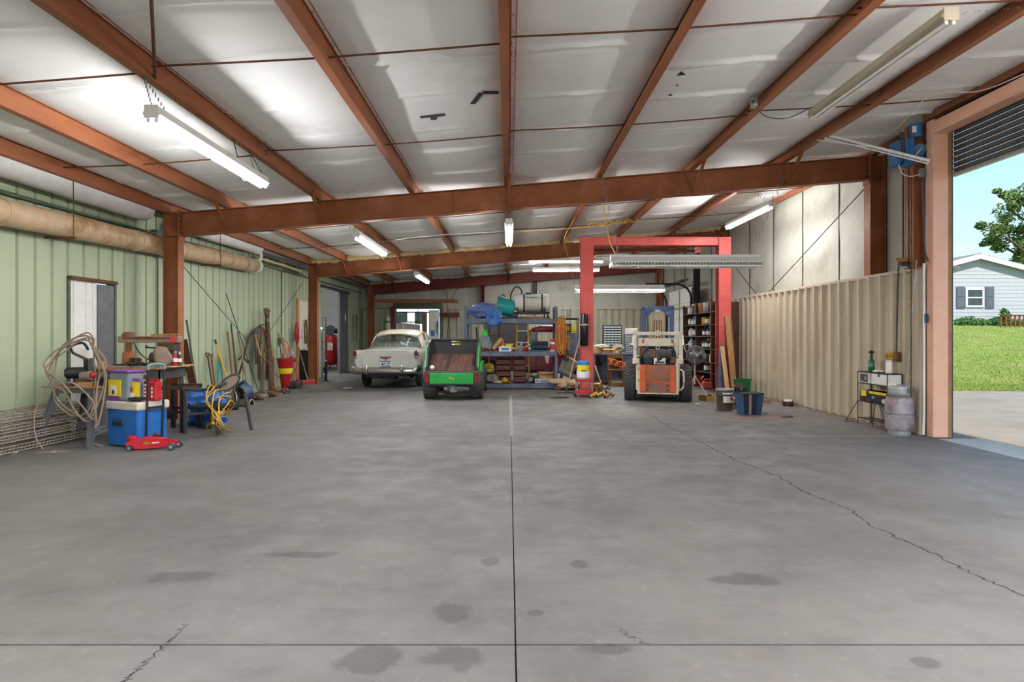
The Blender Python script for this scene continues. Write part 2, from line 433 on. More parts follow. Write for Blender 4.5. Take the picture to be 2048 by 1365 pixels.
# floor: cast slabs with open joints
floor = struct('floor', MB().box((-6.5, YF - .3, -.35), (5.85, YB + .3, -.02)), 'slab_crack', label='grey concrete shop floor with saw joints, a long crack and oil stains', cat='floor')
for j in range(len(JY) - 1):
    for a, b in ((-6.5, JX), (JX, 5.85)):
        g, gy = (.0035, .009) if j < 2 else (.002, .004)
        part('slab', 'concrete', floor, lambda m: m.box((a + (g if a > -6 else 0), JY[j] + gy, -.02), (b - (g if b < 5 else 0), JY[j + 1] - gy, 0)), world=True)
part('joint_sealant', 'sealant', floor, lambda m: m.box((JX, 8.738, -.02), (5.85, 8.765, .0012)), world=True)
part('joint_sealant', 'sealant', floor, lambda m: m.box((JX - .02, 8.765, -.02), (JX + .035, 14.6, .0012)), world=True)
def crack(pts, w, seed):
    r = random.Random(seed); q = [G(*p) for p in pts]; line = []
    for i in range(len(q) - 1):
        for k in range(14):
            t = k / 14; line.append(q[i].lerp(q[i + 1], t) + Vector((r.uniform(-.02, .02), r.uniform(-.02, .02), 0)))
    line.append(q[-1]); m = MB(); vs = []; fs = []
    for i, p in enumerate(line):
        d = (line[min(i + 1, len(line) - 1)] - line[max(i - 1, 0)]).normalized(); n = Vector((-d.y, d.x, 0)); ww = w * r.uniform(.4, 1.3)
        vs += [(p.x + n.x * ww, p.y + n.y * ww, .0009), (p.x - n.x * ww, p.y - n.y * ww, .0009)]
        if i: fs.append((2 * i - 2, 2 * i - 1, 2 * i + 1, 2 * i))
    return m.add(vs, fs).build('crack', 'slab_crack', floor, world=True)
crack([(1292, 825), (1330, 850), (1400, 885), (1470, 920), (1560, 955), (1610, 985), (1700, 1020), (1740, 1052), (1850, 1100), (1950, 1150), (2048, 1193)], .008, 3)
crack([(375, 1245), (340, 1280), (320, 1300), (270, 1345), (250, 1365)], .003, 4)
crack([(1240, 1262), (1262, 1276), (1300, 1290)], .002, 5)

# profiled metal sheets, one object per sheet
SHEETS = {}
def sheet(kind, h, parent, loc, scale=1.0, material=None, rz=0.0):
    key = (kind, round(h, 3))
    if key not in SHEETS:
        prof = []
        for k in range(3):
            o = k * .3048
            if kind == 'recess': prof += [(o, 0), (o + .252, 0), (o + .262, -.035), (o + .295, -.035)]
            else: prof += [(o, 0), (o + .2, 0), (o + .222, .06), (o + .283, .06)]
        prof.append((.9144, 0)); vs = []; fs = []
        for y, x in prof: vs += [(x, y, 0), (x, y, h)]
        for i in range(len(prof) - 1): fs.append((2 * i, 2 * i + 2, 2 * i + 3, 2 * i + 1))
        me = bpy.data.meshes.new('sheet_' + kind); me.from_pydata(vs, [], fs); me.update(); SHEETS[key] = me
    me = SHEETS[key]
    mk = (key, material)
    if mk not in SHEETS:
        me2 = me.copy(); me2.materials.append(M(material)); SHEETS[mk] = me2
    o = bpy.data.objects.new('panel', SHEETS[mk]); C.objects.link(o); o.parent = parent
    o.location = Vector(loc) - parent.location; o.rotation_euler = (0, 0, rz); o.scale = (1, scale, 1)
    return o

# left wall: pale green sheets, a man door and a wide opening to a side room
D1, D2, DH = 8.88, 9.88, 2.215
O1, O2, OH = 20.8, 23.8, 3.05
wl_ = MB()
for y0, y1, z0, z1 in ((YF, D1, 0, 3.74), (D1, D2, DH, 3.74), (D2, O1, 0, 3.74), (O1, O2, OH, 3.74), (O2, YB + .2, 0, 3.74)):
    wl_.box((XL - .12, y0, z0), (XL - .045, y1, z1))
wall_left = struct('wall_left', wl_, 'green_dark', label='pale green ribbed metal wall along the shop', cat='wall')
def run(y0, y1, n, z0, z1):
    w = (y1 - y0) / n
    for i in range(n): sheet('recess', z1 - z0, wall_left, (XL, y0 + i * w, z0), w / .9144, 'green_panel')
run(D1 - 15 * .9144, D1, 15, 0, 3.6); run(D1, D2, 1, DH, 3.6); run(D2, O1, 12, 0, 3.6); run(O1, O2, 3, OH, 3.6); run(O2, YB, 3, 0, 3.6)
part('eave_girt', 'green_dark', wall_left, lambda m: m.box((XL + .005, YF, 3.16), (XL + .05, YB, 3.2)), world=True)

# man door in the left wall
door_1 = struct('door_1', MB().bar((XL + .02, D1 - .03, DH + .02), (XL + .02, D2 + .03, DH + .02), .07, .05), 'rust_plain', label='narrow doorway in the green wall with a ribbed white leaf', cat='door')
def leaf(m):
    m.box((XL - .03, D1, .02), (XL - .015, D1 + .62, DH - .01))
    for k in (.1, .36, .52): m.box((XL - .02, D1 + k, .02), (XL + .0, D1 + k + .035, DH - .01))
part('door_leaf', 'white_paint', door_1, leaf, world=True)
part('door_edge', 'grey_metal', door_1, lambda m: m.box((XL - .03, D1 + .62, .02), (XL + .01, D2, DH - .03)), world=True)
for y in (D1 - .02, D2 + .02): part('jamb', 'green_dark', door_1, lambda m: m.box((XL - .02, y - .02, 0), (XL + .025, y + .02, DH)), world=True)

# right wall: upper insulation, lower beige sheets in front of the columns, big roll-up doorway
DR0, DR1, DRH = 4.4, 8.62, 4.2
S0, S1, SH = 20.2, 23.2, 2.95
wr = MB()
for y0, y1, z0, z1 in ((YF, DR0, 0, 4.75), (DR0, DR1, 4.45, 4.75), (9.14, YB + .2, 0, 4.75)):
    wr.box((XRW + .06, y0, z0), (XRW + .14, y1, z1))
wall_right = struct('wall_right', wr, 'beige_dark', label='right shop wall, white insulation above a beige ribbed wainscot', cat='wall')
n = int((YB - 8.95) / .9144)
for i in range(19):
    y = 8.86 + i * .9144
    if y + .9144 > YB: break
    if S0 - .5 < y < S1 - .2: continue
    sheet('rib', 2.36, wall_right, (XR, y + .9144, 0), 1, 'beige_panel', math.pi)
part('cap_rail', 'beige_panel', wall_right, lambda m: m.box((XR - .04, 8.8, 2.355), (XRW, YB, 2.385)), world=True)
part('cap_rail', 'beige_panel', wall_right, lambda m: m.box((XR - .045, 8.8, 2.335), (XR - .03, YB, 2.385)), world=True)
part('end_return', 'beige_dark', wall_right, lambda m: m.box((XR - .01, 8.80, 0), (6.05, 8.86, 2.36)), world=True)
def wall_blanket(parent, axis, a0, a1, z0, z1, off, seed, sign):
    """one quilted wall blanket between two seams"""
    def f(u, v):
        a = a0 + (a1 - a0) * u; z = z0 + (z1(a) if callable(z1) else z1 - 0) * v - z0 * v
        d = .05 * (4 * u * (1 - u)) ** .5 + .018 * noise.noise(Vector((a * 1.7, z * 2.2, seed)))
        if axis == 'x': return (off + sign * d, a, z)
        return (a, off + sign * d, z)
    return MB().grid(f, 10, 14).build('insulation_panel', 'blanket_wall', parent, world=True, smooth=True)
ys = [9.12, 9.75, 10.6, 12.1, 13.6, 15.1, 16.6, 18.2, 19.7, 21.2, 22.7, 24.2, 25.8, YB]
for i in range(len(ys) - 1): wall_blanket(wall_right, 'x', ys[i], ys[i + 1], 2.38, 4.62, XRW + .05, i, -1)
for y in ys[1:-1]: part('seam_tape', 'green_dark', wall_right, lambda m: m.box((XRW + .03, y - .012, 2.38), (XRW + .055, y + .012, 4.6)), world=True)

# back wall with a doorway to the yard
BX0, BX1, BH = -4.76, -2.9, 2.53
wb = MB()
for x0, x1, z0, z1 in ((XL - .1, BX0, 0, 4.7), (BX0, BX1, BH, 4.7), (BX1, XRW + .1, 0, 4.7)): wb.box((x0, YB + .06, z0), (x1, YB + .14, z1))
wall_back = struct('wall_back', wb, 'beige_dark', label='back end wall, quilted insulation over a ribbed wainscot', cat='wall')
xs = [-2.9 + .9 * k for k in range(11)]
for x in [-6.15, -5.45] + xs[:-1]:
    sheet('rib' if x > -3 else 'recess', 2.5, wall_back, (x + (.9144 if x > -3 else .7), YB, 0), (.9 if x > -3 else .69) / .9144, 'beige_back' if x > -3 else 'green_panel', math.pi / 2)
part('cap_rail', 'beige_panel', wall_back, lambda m: m.box((BX1, YB - .05, 2.5), (XRW, YB + .05, 2.54)), world=True)
bx = [XL, -4.8, -3.3, -1.7, -.1, 1.5, 3.1, 4.7, XRW]
for i in range(len(bx) - 1): wall_blanket(wall_back, 'y', bx[i], bx[i + 1], 2.54, lambda a: zr(a) + .1, YB + .05, 30 + i, -1)
part('door_header', 'green_dark', wall_back, lambda m: m.box((BX0 - .1, YB - .06, BH - .02), (BX1 + .1, YB + .1, BH + .24)), world=True)
for x in (BX0 - .05, BX1 + .05): part('door_post', 'green_dark', wall_back, lambda m: m.box((x - .05, YB - .06, 0), (x + .05, YB + .1, BH)), world=True)

# front wall: mostly one wide open doorway behind the camera
wf = MB().box((XL - .1, YF - .1, 0), (-5.3, YF, 3.6)).box((5.3, YF - .1, 0), (XRW + .14, YF, 4.75)).box((-5.3, YF - .1, 3.75), (5.3, YF, 4.75)).box((XL - .1, YF - .1, 3.6), (-5.3, YF, 3.75))
wall_front = struct('wall_front', wf, 'beige_panel', label='front end wall with a wide open doorway', cat='wall')

# ceiling: roof deck carrying draped insulation blankets
deck = MB().prism([(XL - .2, zr(XL) + .27), (XRW + .2, zr(XRW) + .27), (XRW + .2, zr(XRW) + .33), (XL - .2, zr(XL) + .33)], 'y', YF - .1, YB + .2)
ceiling = struct('ceiling', deck, 'blanket', label='white vinyl faced insulation blankets draped between roof purlins', cat='ceiling')
def strip_z(x, y, x0, x1, y0, y1, seams, k):
    u = min(max((x - x0) / (x1 - x0), 0), 1); b = 4 * u * (1 - u)
    z = zr(x) + .195 - .075 * b ** .55
    e = min(y - y0, y1 - y)
    z -= .02 * math.exp(-(e / .35) ** 2)
    for s, w in seams:
        ss = s - .22 * b + .05
        z -= w * b ** .5 * math.exp(-((y - ss) / .035) ** 2)
        z += w * .7 * b ** .5 * math.exp(-((y - ss - .09) / .05) ** 2)
    z += b * .016 * noise.noise(Vector((x * 1.2, y * .9, k * 3.1)))
    return z
STRIPS = []
for bi, (y0, y1) in enumerate(BAYS):
    for k in range(8):
        x0, x1 = PX[k] + .012, PX[k + 1] - .012
        if k == 7: x1 = XRW + .1
        r = random.Random(bi * 10 + k); seams = []; y = y0 + r.uniform(.5, .9)
        while y < y1 - .3: seams.append((y, r.choice((.014, .03, .042)))); y += r.uniform(.8, 1.3)
        fn = lambda u, v: (x0 + (x1 - x0) * u, y0 + (y1 - y0) * v, strip_z(x0 + (x1 - x0) * u, y0 + (y1 - y0) * v, x0, x1, y0, y1, seams, k))
        MB().grid(fn, 12, 260).build('insulation_panel', 'blanket', ceiling, world=True, smooth=True)
        STRIPS.append((x0, x1, y0, y1, seams, k))
part('insulation_panel', 'blanket', ceiling, lambda m: m.grid(lambda u, v: (XRW * 0 + 5.9 + .5 * u, 25.8 + .6 * v, zr(6) + .2), 2, 2), world=True)
part('end_closure', 'blanket_wall', ceiling, lambda m: m.prism([(XL, zr(XL) + .2), (XRW, zr(XRW) + .2), (XRW, zr(XRW) + .26), (XL, zr(XL) + .26)], 'y', 25.8, YB + .1), world=True)
def on_ceiling(px, py):
    lo, hi = 2.0, 25.0
    for _ in range(50):
        d = (lo + hi) / 2; p = P(px, py, d); q = None
        for s in STRIPS:
            if s[0] <= p.x <= s[1] and s[2] <= p.y <= s[3]: q = strip_z(p.x, p.y, *s)
        if q is None: q = zr(p.x) + .15
        if p.z > q: hi = d
        else: lo = d
    return P(px, py, lo)
def patch(pix, material, name):
    pts = [on_ceiling(*p) for p in pix]
    m = MB(); n_ = len(pts); m.add([(p.x, p.y, p.z - .003) for p in pts] + [(p.x, p.y, p.z - .007) for p in pts],
        [tuple(range(n_)), tuple(range(2 * n_ - 1, n_ - 1, -1))] + [(i, (i + 1) % n_, n_ + (i + 1) % n_, n_ + i) for i in range(n_)])
    m.build(name, material, ceiling, world=True)
patch([(840, 232), (889, 226), (891, 231), (841, 236)], 'dark_grey', 'tape')
patch([(860, 234), (875, 233), (873, 239), (862, 239)], 'dark_grey', 'tape')
patch([(940, 207), (951, 207), (967, 186), (958, 184)], 'dark_grey', 'tape')
patch([(963, 181), (997, 182), (997, 187), (968, 187)], 'black', 'tape')
patch([(1354, 150), (1363, 142), (1371, 149)], 'black', 'tear')
patch([(1336, 191), (1341, 187), (1345, 190)], 'black', 'tear')
patch([(1352, 171), (1356, 168), (1357, 171)], 'black', 'tear')
for bi, (y0, y1) in enumerate(BAYS):
    for f in (1 / 3, 2 / 3):
        y = y0 + (y1 - y0) * f
        for k in range(8):
            xa, xb = PX[k] - .05, PX[k + 1] + .03; r = .009
            za, zb = zr(PX[k]) + (.06 if k % 2 else .11), zr(PX[k + 1]) + .08
            mid = Vector(((xa + xb) / 2, y, (za + zb) / 2 - .012))
            part('sag_rod', 'rust_plain', ceiling, lambda m: m.tube(spline([(xa, y, za), mid, (xb, y + .04, zb)], 3), r, 6), world=True)

# steel frame
def column(xo, xi, Y, side, idx):
    t = thing('steel_column', f'red-brown steel column {idx}', 'column', ((xo + xi) / 2, Y, 0), kind='structure')
    top = zr(xi) + .02; w = .19
    part('flange', 'steel_red', t, lambda m: m.box((xi - .007, Y - w / 2, .012), (xi + .007, Y + w / 2, top)), world=True)
    part('flange', 'steel_red', t, lambda m: m.box((xo - .007, Y - w / 2, .012), (xo + .007, Y + w / 2, top)), world=True)
    a, b = sorted((xo, xi))
    part('web', 'steel_red', t, lambda m: m.box((a, Y - .006, .012), (b, Y + .006, top)), world=True)
    part('base_plate', 'steel_red', t, lambda m: m.box((a - .03, Y - w / 2 - .02, 0), (b + .03, Y + w / 2 + .02, .014)), world=True)
    for z in (top - .05, zr(xi) - .40): part('stiffener', 'steel_red', t, lambda m: m.box((a + .007, Y - w / 2, z - .006), (b - .007, Y + w / 2, z + .006)), world=True)
    return t
LAB = ['out of shot by the doorway', 'beside the workbench, holding the first rafter', 'between the long-handled tools and the side-room opening', 'in the far corner beside the back wall']
LABR = ['out of shot by the roll-up door', 'behind the beige wainscot, next to the blue door motor', 'behind the red gantry post', 'in the far right corner by the brown shelves']
for i, y in enumerate(FRAMES):
    column(-5.81, -5.57, y, 'l', 0)['label'] = 'red-brown steel column on the green wall side, ' + LAB[i]
    column(6.33, 6.08, y, 'r', 0)['label'] = 'red-brown steel column on the right, ' + LABR[i]
RL = ['out of sight above', 'carrying the flange braces, spanning between the workbench and the blue door motor', 'topped with yellow foam, passing behind the red gantry', 'dark maroon, against the back end wall']
for i, Y in enumerate(FRAMES):
    t = thing('rafter_beam', 'red-brown steel roof rafter ' + RL[i], 'beam', (0, Y, zr(0)), kind='structure')
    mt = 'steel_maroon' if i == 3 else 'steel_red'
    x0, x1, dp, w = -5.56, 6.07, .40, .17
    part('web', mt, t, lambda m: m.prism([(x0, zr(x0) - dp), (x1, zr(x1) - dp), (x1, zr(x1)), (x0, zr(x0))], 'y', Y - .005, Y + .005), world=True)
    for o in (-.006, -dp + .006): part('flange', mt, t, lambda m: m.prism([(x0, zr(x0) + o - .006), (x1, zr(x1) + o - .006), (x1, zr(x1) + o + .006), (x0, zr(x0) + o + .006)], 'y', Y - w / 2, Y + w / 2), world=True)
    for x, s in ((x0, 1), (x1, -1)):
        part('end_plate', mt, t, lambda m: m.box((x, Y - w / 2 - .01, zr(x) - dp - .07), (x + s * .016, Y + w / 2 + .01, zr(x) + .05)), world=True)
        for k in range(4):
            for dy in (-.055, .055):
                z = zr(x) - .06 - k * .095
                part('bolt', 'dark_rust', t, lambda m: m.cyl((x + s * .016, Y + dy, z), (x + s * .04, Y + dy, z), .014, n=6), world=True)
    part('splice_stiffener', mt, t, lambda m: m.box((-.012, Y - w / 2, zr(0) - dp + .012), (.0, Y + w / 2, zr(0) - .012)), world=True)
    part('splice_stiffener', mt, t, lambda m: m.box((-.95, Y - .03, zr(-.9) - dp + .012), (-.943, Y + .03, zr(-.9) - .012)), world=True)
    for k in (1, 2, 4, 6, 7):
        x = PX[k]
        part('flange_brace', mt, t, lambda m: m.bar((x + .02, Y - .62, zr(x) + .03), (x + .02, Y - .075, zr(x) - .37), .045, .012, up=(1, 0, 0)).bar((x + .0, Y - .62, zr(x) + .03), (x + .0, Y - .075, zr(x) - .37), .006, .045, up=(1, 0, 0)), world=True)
    if i >= 2:                      # sprayed foam closing the gap between rafter and roof
        for k in range(8):
            xa, xb = PX[k] + .02, PX[k + 1] - .08; m = MB(); r_ = random.Random(k + i)
            pts = [(xa + (xb - xa) * q / 14, Y - .04 + r_.uniform(-.015, .015), zr(xa + (xb - xa) * q / 14) + .075 + r_.uniform(-.02, .02)) for q in range(15)]
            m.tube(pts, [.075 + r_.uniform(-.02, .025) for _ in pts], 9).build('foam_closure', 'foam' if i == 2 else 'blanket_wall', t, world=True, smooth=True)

PL = ['eave', 'first', 'second', 'third', 'middle', 'fifth', 'sixth', 'seventh', 'door-side']
for bi, (y0, y1) in enumerate(BAYS):
    for k, x in enumerate(PX):
        t = thing('roof_purlin', f'rust red Z-section roof purlin, {PL[k]} from the green wall, ' + ['bay over the camera', 'bay nearest the front', 'bay over the gantry', 'bay by the back wall'][bi], 'beam', (x, (y0 + y1) / 2, zr(x)), kind='structure')
        a, b = y0 + .002, y1 - .002
        s = 1 if bi % 2 else .985
        part('web', 'steel_purlin', t, lambda m: m.box((x - .004, a, zr(x) + .002), (x + .004, b, zr(x) + .2)), world=True)
        part('bottom_flange', 'steel_purlin', t, lambda m: m.box((x - .075, a, zr(x) + .002), (x - .004, b, zr(x) + .008)).box((x - .081, a, zr(x) + .002), (x - .075, b, zr(x) + .022)), world=True)
        part('top_flange', 'steel_purlin', t, lambda m: m.box((x + .004, a, zr(x) + .194), (x + .068, b, zr(x) + .2)).box((x + .063, a, zr(x) + .176), (x + .068, b, zr(x) + .2)), world=True)
        if bi in (1, 2):
            m = MB(); y = a + .2
            while y < b: m.box((x + .03, y - .006, zr(x) + .182), (x + .042, y + .006, zr(x) + .195)); y += .3
            m.build('roof_screws', 'alu', t, world=True)
# end-wall posts
for px, w, mt, lab in ((965, .16, 'steel_maroon', 'brown end-wall post above the blue bundle'), (1070, .18, 'black', 'black end-wall post above the white tank'), (1320, .22, 'black', 'dark end-wall post beside the louvred lamp')):
    x = (px - VX) * 26.1 / F; t = None
    b = MB().box((x - w / 2, 26.12, 2.3), (x + w / 2, 26.14, zr(x) - .1)).box((x - w / 2, 26.0, 2.3), (x - w / 2 + .014, 26.13, zr(x) - .1)).box((x + w / 2 - .014, 26.0, 2.3), (x + w / 2, 26.13, zr(x) - .1))
    o = b.build('wall_post', mt); tag(o, lab, 'post', kind='structure')

# wall bracing rods
def rod(name, pts, r, material, label, cat, n=6, **kw):
    o = MB().tube(pts, r, n).build(name, material, smooth=True); return tag(o, label, cat, **kw)
rod('brace_rod', [(6.1, 10.75, 3.92), (6.1, 14.7, 2.41)], .009, 'black', 'thin diagonal brace rod from the right column by the blue motor', 'rod')
rod('brace_rod', [(6.1, 18.0, 3.9), (6.1, 15.4, 2.41)], .009, 'black', 'thin diagonal brace rod from the right column behind the gantry', 'rod')
rod('brace_rod', [(-5.95, 10.75, 3.0), (-5.95, 16.2, .3)], .008, 'dark_grey', 'thin diagonal brace rod running down behind the hung straps', 'rod')
rod('brace_rod', [(-5.95, 18.0, 2.9), (-5.95, 14.3, .8)], .008, 'dark_grey', 'thin diagonal brace rod rising towards the side-room opening', 'rod')
# ---------------------------------------------------------------- roll-up doorway on the right
door_2 = thing('door_2', 'tall roll-up doorway with salmon steel frame and grey slat curtain', 'door', (6.0, DR1, 0), kind='structure')
part('jamb', 'steel_door', door_2, lambda m: m.box((5.85, DR1, .0), (6.06, DR1 + .03, DRH + .2)).box((5.85, DR1 + .03, 0), (5.87, DR1 + .14, DRH + .2)), world=True, bevel=.006)
part('jamb', 'steel_door', door_2, lambda m: m.box((5.85, DR0 - .03, 0), (6.06, DR0, DRH + .2)), world=True)
part('header', 'steel_door', door_2, lambda m: m.box((5.85, DR0, DRH), (6.06, DR1, DRH + .02)).box((5.85, DR0, DRH + .02), (5.87, DR1, DRH + .17)), world=True, bevel=.006)
part('header_beam', 'steel_purlin', door_2, lambda m: m.box((5.9, DR0, DRH + .26), (5.99, DR1 + .3, DRH + .28)).box((5.9, DR0, DRH + .28), (5.91, DR1 + .3, DRH + .42)), world=True)
part('guide_track', 'wood', door_2, lambda m: m.box((6.06, DR1 + .0, 0), (6.105, DR1 + .05, 4.3)), world=True)
part('guide_track', 'dark_grey', door_2, lambda m: m.box((6.105, DR1 - .0, 0), (6.125, DR1 + .05, 4.3)), world=True)
part('back_post', 'steel_red', door_2, lambda m: m.box((5.72, DR1 + .22, 2.36), (5.73, DR1 + .42, zr(5.8))).box((5.72, DR1 + .31, 2.36), (5.95, DR1 + .33, zr(5.8))), world=True)
part('return_plate', 'beige_dark', door_2, lambda m: m.prism([(6.12, DR1 + .02), (6.43, 9.2), (6.40, 9.22), (6.06, DR1 + .16)], 'z', 0, 4.6), world=True)
part('sill', 'cinder', door_2, lambda m: m.box((5.86, DR0, -.2), (6.5, DR1, -.012)), world=True)
part('white_conduit', 'white_paint', door_2, lambda m: m.tube([(5.80, DR1 + .13, .02), (5.81, DR1 + .13, .3), (5.81, DR1 + .13, 2.42)], .018, 8), world=True, smooth=True)
slat = None
for k in range(13):
    z = 3.64 + k * .075
    if slat is None:
        prof = [(0, 0), (.012, .012), (.018, .036), (.012, .06), (0, .07), (-.004, .07), (.008, .058), (.013, .036), (.008, .014), (-.004, 0)]
        m = MB().prism(prof, 'y', 0, DR1 - DR0)
        slat = m.build('slat', 'curtain_slat', door_2); slat.location = Vector((6.12, DR0, z)) - door_2.location
    else: inst(slat, parent=door_2, loc=Vector((6.12, DR0, z)) - door_2.location)
part('bottom_bar', 'alu', door_2, lambda m: m.box((6.1, DR0, 3.60), (6.16, DR1, 3.64)), world=True)

# electric operator
op = thing('door_operator', 'blue electric roll-up door operator with vertical motor', 'motor', P(1825, 300, 8.9), kind=None)
def opp(name, mt, fn, **kw): return part(name, mt, op, fn, world=True, **kw)
D = 8.86
def bx_px(m, x0, y0, x1, y1, d0, d1):
    a, b = P(x0, y0, d0), P(x1, y1, d0); m.box((a.x, d0, a.z), (b.x, d1, b.z)); return m
gb = opp('gearbox', 'motor_blue', lambda m: bx_px(m, 1812, 276, 1830, 330, D - .05, D + .14), bevel=.012)
opp('cover_plate', 'motor_blue', lambda m: bx_px(m, 1793, 281, 1803, 330, D - .02, D + .16), bevel=.01)
a, b = P(1832, 276, D + .03), P(1832, 248, D + .03)
mo = opp('motor', 'motor_blue', lambda m: m.lathe([(.075, 0), (.085, .03), (.085, .15), (.092, .155), (.092, .185), (.07, .2), (.02, .203)], a, 18), smooth=True)
part('name_plate', 'white_paint', mo, lambda m: bx_px(m, 1825, 252, 1833, 265, D - .065, D - .055), world=True)
opp('brake_housing', 'motor_blue', lambda m: m.cyl(P(1838, 300, D - .02), P(1838, 300, D + .15), .09, n=18).box(P(1845, 300, D), P(1855, 322, D + .1)), smooth=True, bevel=.008)
opp('relay_cluster', 'rust', lambda m: [m.cyl(P(1806, 283 + k * 6, D), P(1806, 283 + k * 6, D + .1), .02, n=8) for k in range(7)])
opp('release_lever', 'white_paint', lambda m: m.bar(P(1832, 309, D - .08), P(1843, 296, D - .08), .025, .012))
opp('drive_chain', 'rust', lambda m: m.tube([P(1842 + 10 * math.cos(t * .42), 284 + 7 * math.sin(t * .42), D + .02) for t in range(15)], .012, 6, closed=True))
opp('hanger_arm', 'dark_grey', lambda m: m.bar(P(1803, 265, D + .05), P(1806, 280, D + .05), .05, .02))
rod('power_cable', spline([P(1797, 330, 8.6), P(1806, 348, 8.6), P(1822, 353, 8.6), P(1840, 349, 8.6)], 6), .006, 'offwhite', 'pale cable looping under the blue door operator', 'cable')
tag(MB().ob(P(1845, 346, 8.66), (.06, .08, .12)).build('junction_box', 'grey_metal'), 'small grey junction box under the blue door operator', 'box')
rod('conduit', [P(1846, 354, 8.66), P(1847, 430, 8.66), P(1850, 505, 8.66), P(1856, 523, 8.66)], .012, 'dark_grey', 'dark conduit running down from the junction box beside the salmon jamb', 'pipe', n=8)
# perforated angle strut
pa, pb = P(1650, 272, 9.2), P(1858, 324, 8.52)
strut = thing('perforated_angle', 'white perforated steel angle braced between purlin and door jamb', 'brace', pb)
part('leg_plate', 'white_paint', strut, lambda m: m.bar(pa, pb, .006, .07, up=(0, 0, 1)), world=True)
part('leg_plate', 'white_paint', strut, lambda m: m.bar(pa + Vector((0, .03, .035)), pb + Vector((0, .03, .035)), .06, .006), world=True)
hm = MB()
for k in range(46):
    p = pa.lerp(pb, .03 + k * .021) + Vector((-.004, -.006, -.012)); hm.ob(p, (.02, .004, .016))
hm.build('slot_holes', 'dark_grey', strut, world=True)
part('leg_plate', 'white_paint', strut, lambda m: m.bar(P(1634, 280, 9.1), pa.lerp(pb, .45), .03, .006), world=True)

# hand chains, conduit and small things on the beige wainscot
def chain(name, p, q, n, r, material, label):
    m = MB(); p = Vector(p); q = Vector(q)
    for i in range(n):
        c = p.lerp(q, (i + .5) / n); m.ob(c, (r * 1.6 if i % 2 else r * .6, r * .6 if i % 2 else r * 1.6, (q - p).length / n * .85))
    return tag(m.build(name, material), label, 'chain')
chain('hand_chain', P(1823, 352, 8.83), P(1822, 795, 8.7), 150, .012, 'dark_rust', 'rusty hand chain hanging in front of the beige wainscot')
chain('hand_chain', P(1833, 520, 8.78), P(1813, 772, 8.72), 110, .008, 'galv', 'thin galvanised hand chain hanging beside the rusty one')
def WR(x, y, X=5.83):
    return P(x, y, X * F / (x - VX))
rod('conduit', [WR(1806, 340, 6.16), WR(1806, 520, 6.16), WR(1797, 535), WR(1795, 600), WR(1793, 705)], .012, 'dark_grey', 'thin grey conduit dropping behind the chains to a wall box', 'pipe', n=8)
tag(MB().ob(WR(1793, 714), (.06, .09, .14)).build('outlet_box', 'rust', bevel=.004), 'small tan outlet box at the foot of the wall conduit', 'outlet')
ph = thing('flood_light', 'small black flood light with a tan visor on the wainscot rail', 'lamp', (P(1810, 538, 8.95).x, 8.95, 2.385))
part('body', 'black', ph, lambda m: m.ob((0, .0, .05), (.15, .1, .05), (.3, 0, 0)))
part('visor', 'wood', ph, lambda m: m.ob((0, .05, .10), (.17, .12, .01), (.9, 0, 0)))
part('bracket', 'galv', ph, lambda m: m.box((-.01, -.03, 0), (.01, .03, .05)))
tag(MB().ob(P(1852, 637, 8.72), (.03, .05, .12)).build('wall_switch', 'navy_light', bevel=.005), 'small blue wall switch beside the white conduit', 'switch')
tg = MB()
for k in range(14):
    r_ = random.Random(k); p = P(1858, 520, 8.75); tg.tube([p, p + Vector((r_.uniform(-.12, .08), r_.uniform(-.05, .05), r_.uniform(-.12, .14)))], .003, 4)
tag(tg.build('twig_tuft', 'wood'), 'tuft of dry twigs at the top of the white conduit', 'twigs')
rod('ceiling_cable', spline([P(2048, 148, 5.9), P(1960, 182, 6.6), P(1860, 192, 7.3), P(1800, 250, 8.4), P(1735, 305, 10.4), P(1700, 313, 10.5), P(1600, 318, 10.5)], 8), .006, 'offwhite', 'pale cable running over the roll-up door to the rafter', 'cable')

# sectional door further down the right wall
door_3 = thing('door_3', 'white sectional overhead door with curved black track in the right wall', 'door', (5.95, (S0 + S1) / 2, 0), kind='structure')
for k in range(6):
    part('door_section', 'white_paint', door_3, lambda m: m.box((5.93, S0, k * .5), (5.97, S1, k * .5 + .485)).box((5.92, S0 + .1, k * .5 + .47), (5.93, S1 - .1, k * .5 + .485)), world=True)
for y in (S0, (S0 + S1) / 2, S1): part('strut', 'galv', door_3, lambda m: m.box((5.9, y - .04, 0), (5.93, y + .04, SH)), world=True)
part('track', 'black', door_3, lambda m: m.tube([(5.86, S0 - .08, 0), (5.86, S0 - .08, 2.6)] + [(5.86 - .45 * (1 - math.cos(t)), S0 - .08, 2.6 + .45 * math.sin(t)) for t in [k * math.pi / 16 for k in range(1, 9)]] + [(4.4, S0 - .08, 3.05)], .035, 6), world=True)
part('track', 'black', door_3, lambda m: m.tube([(5.86, S1 + .08, 0), (5.86, S1 + .08, 2.6)] + [(5.86 - .45 * (1 - math.cos(t)), S1 + .08, 2.6 + .45 * math.sin(t)) for t in [k * math.pi / 16 for k in range(1, 9)]] + [(4.4, S1 + .08, 3.05)], .035, 6), world=True)
part('side_post', 'black', door_3, lambda m: m.box((5.9, S0 - .26, 0), (6.1, S0 - .14, 4.3)), world=True)
part('spring_shaft', 'dark_grey', door_3, lambda m: m.cyl((5.75, S0 - .1, 3.2), (5.75, S1 + .1, 3.2), .03, n=10).cyl((5.75, S0 + .5, 3.2), (5.75, S1 - .5, 3.2), .06, n=12), world=True)

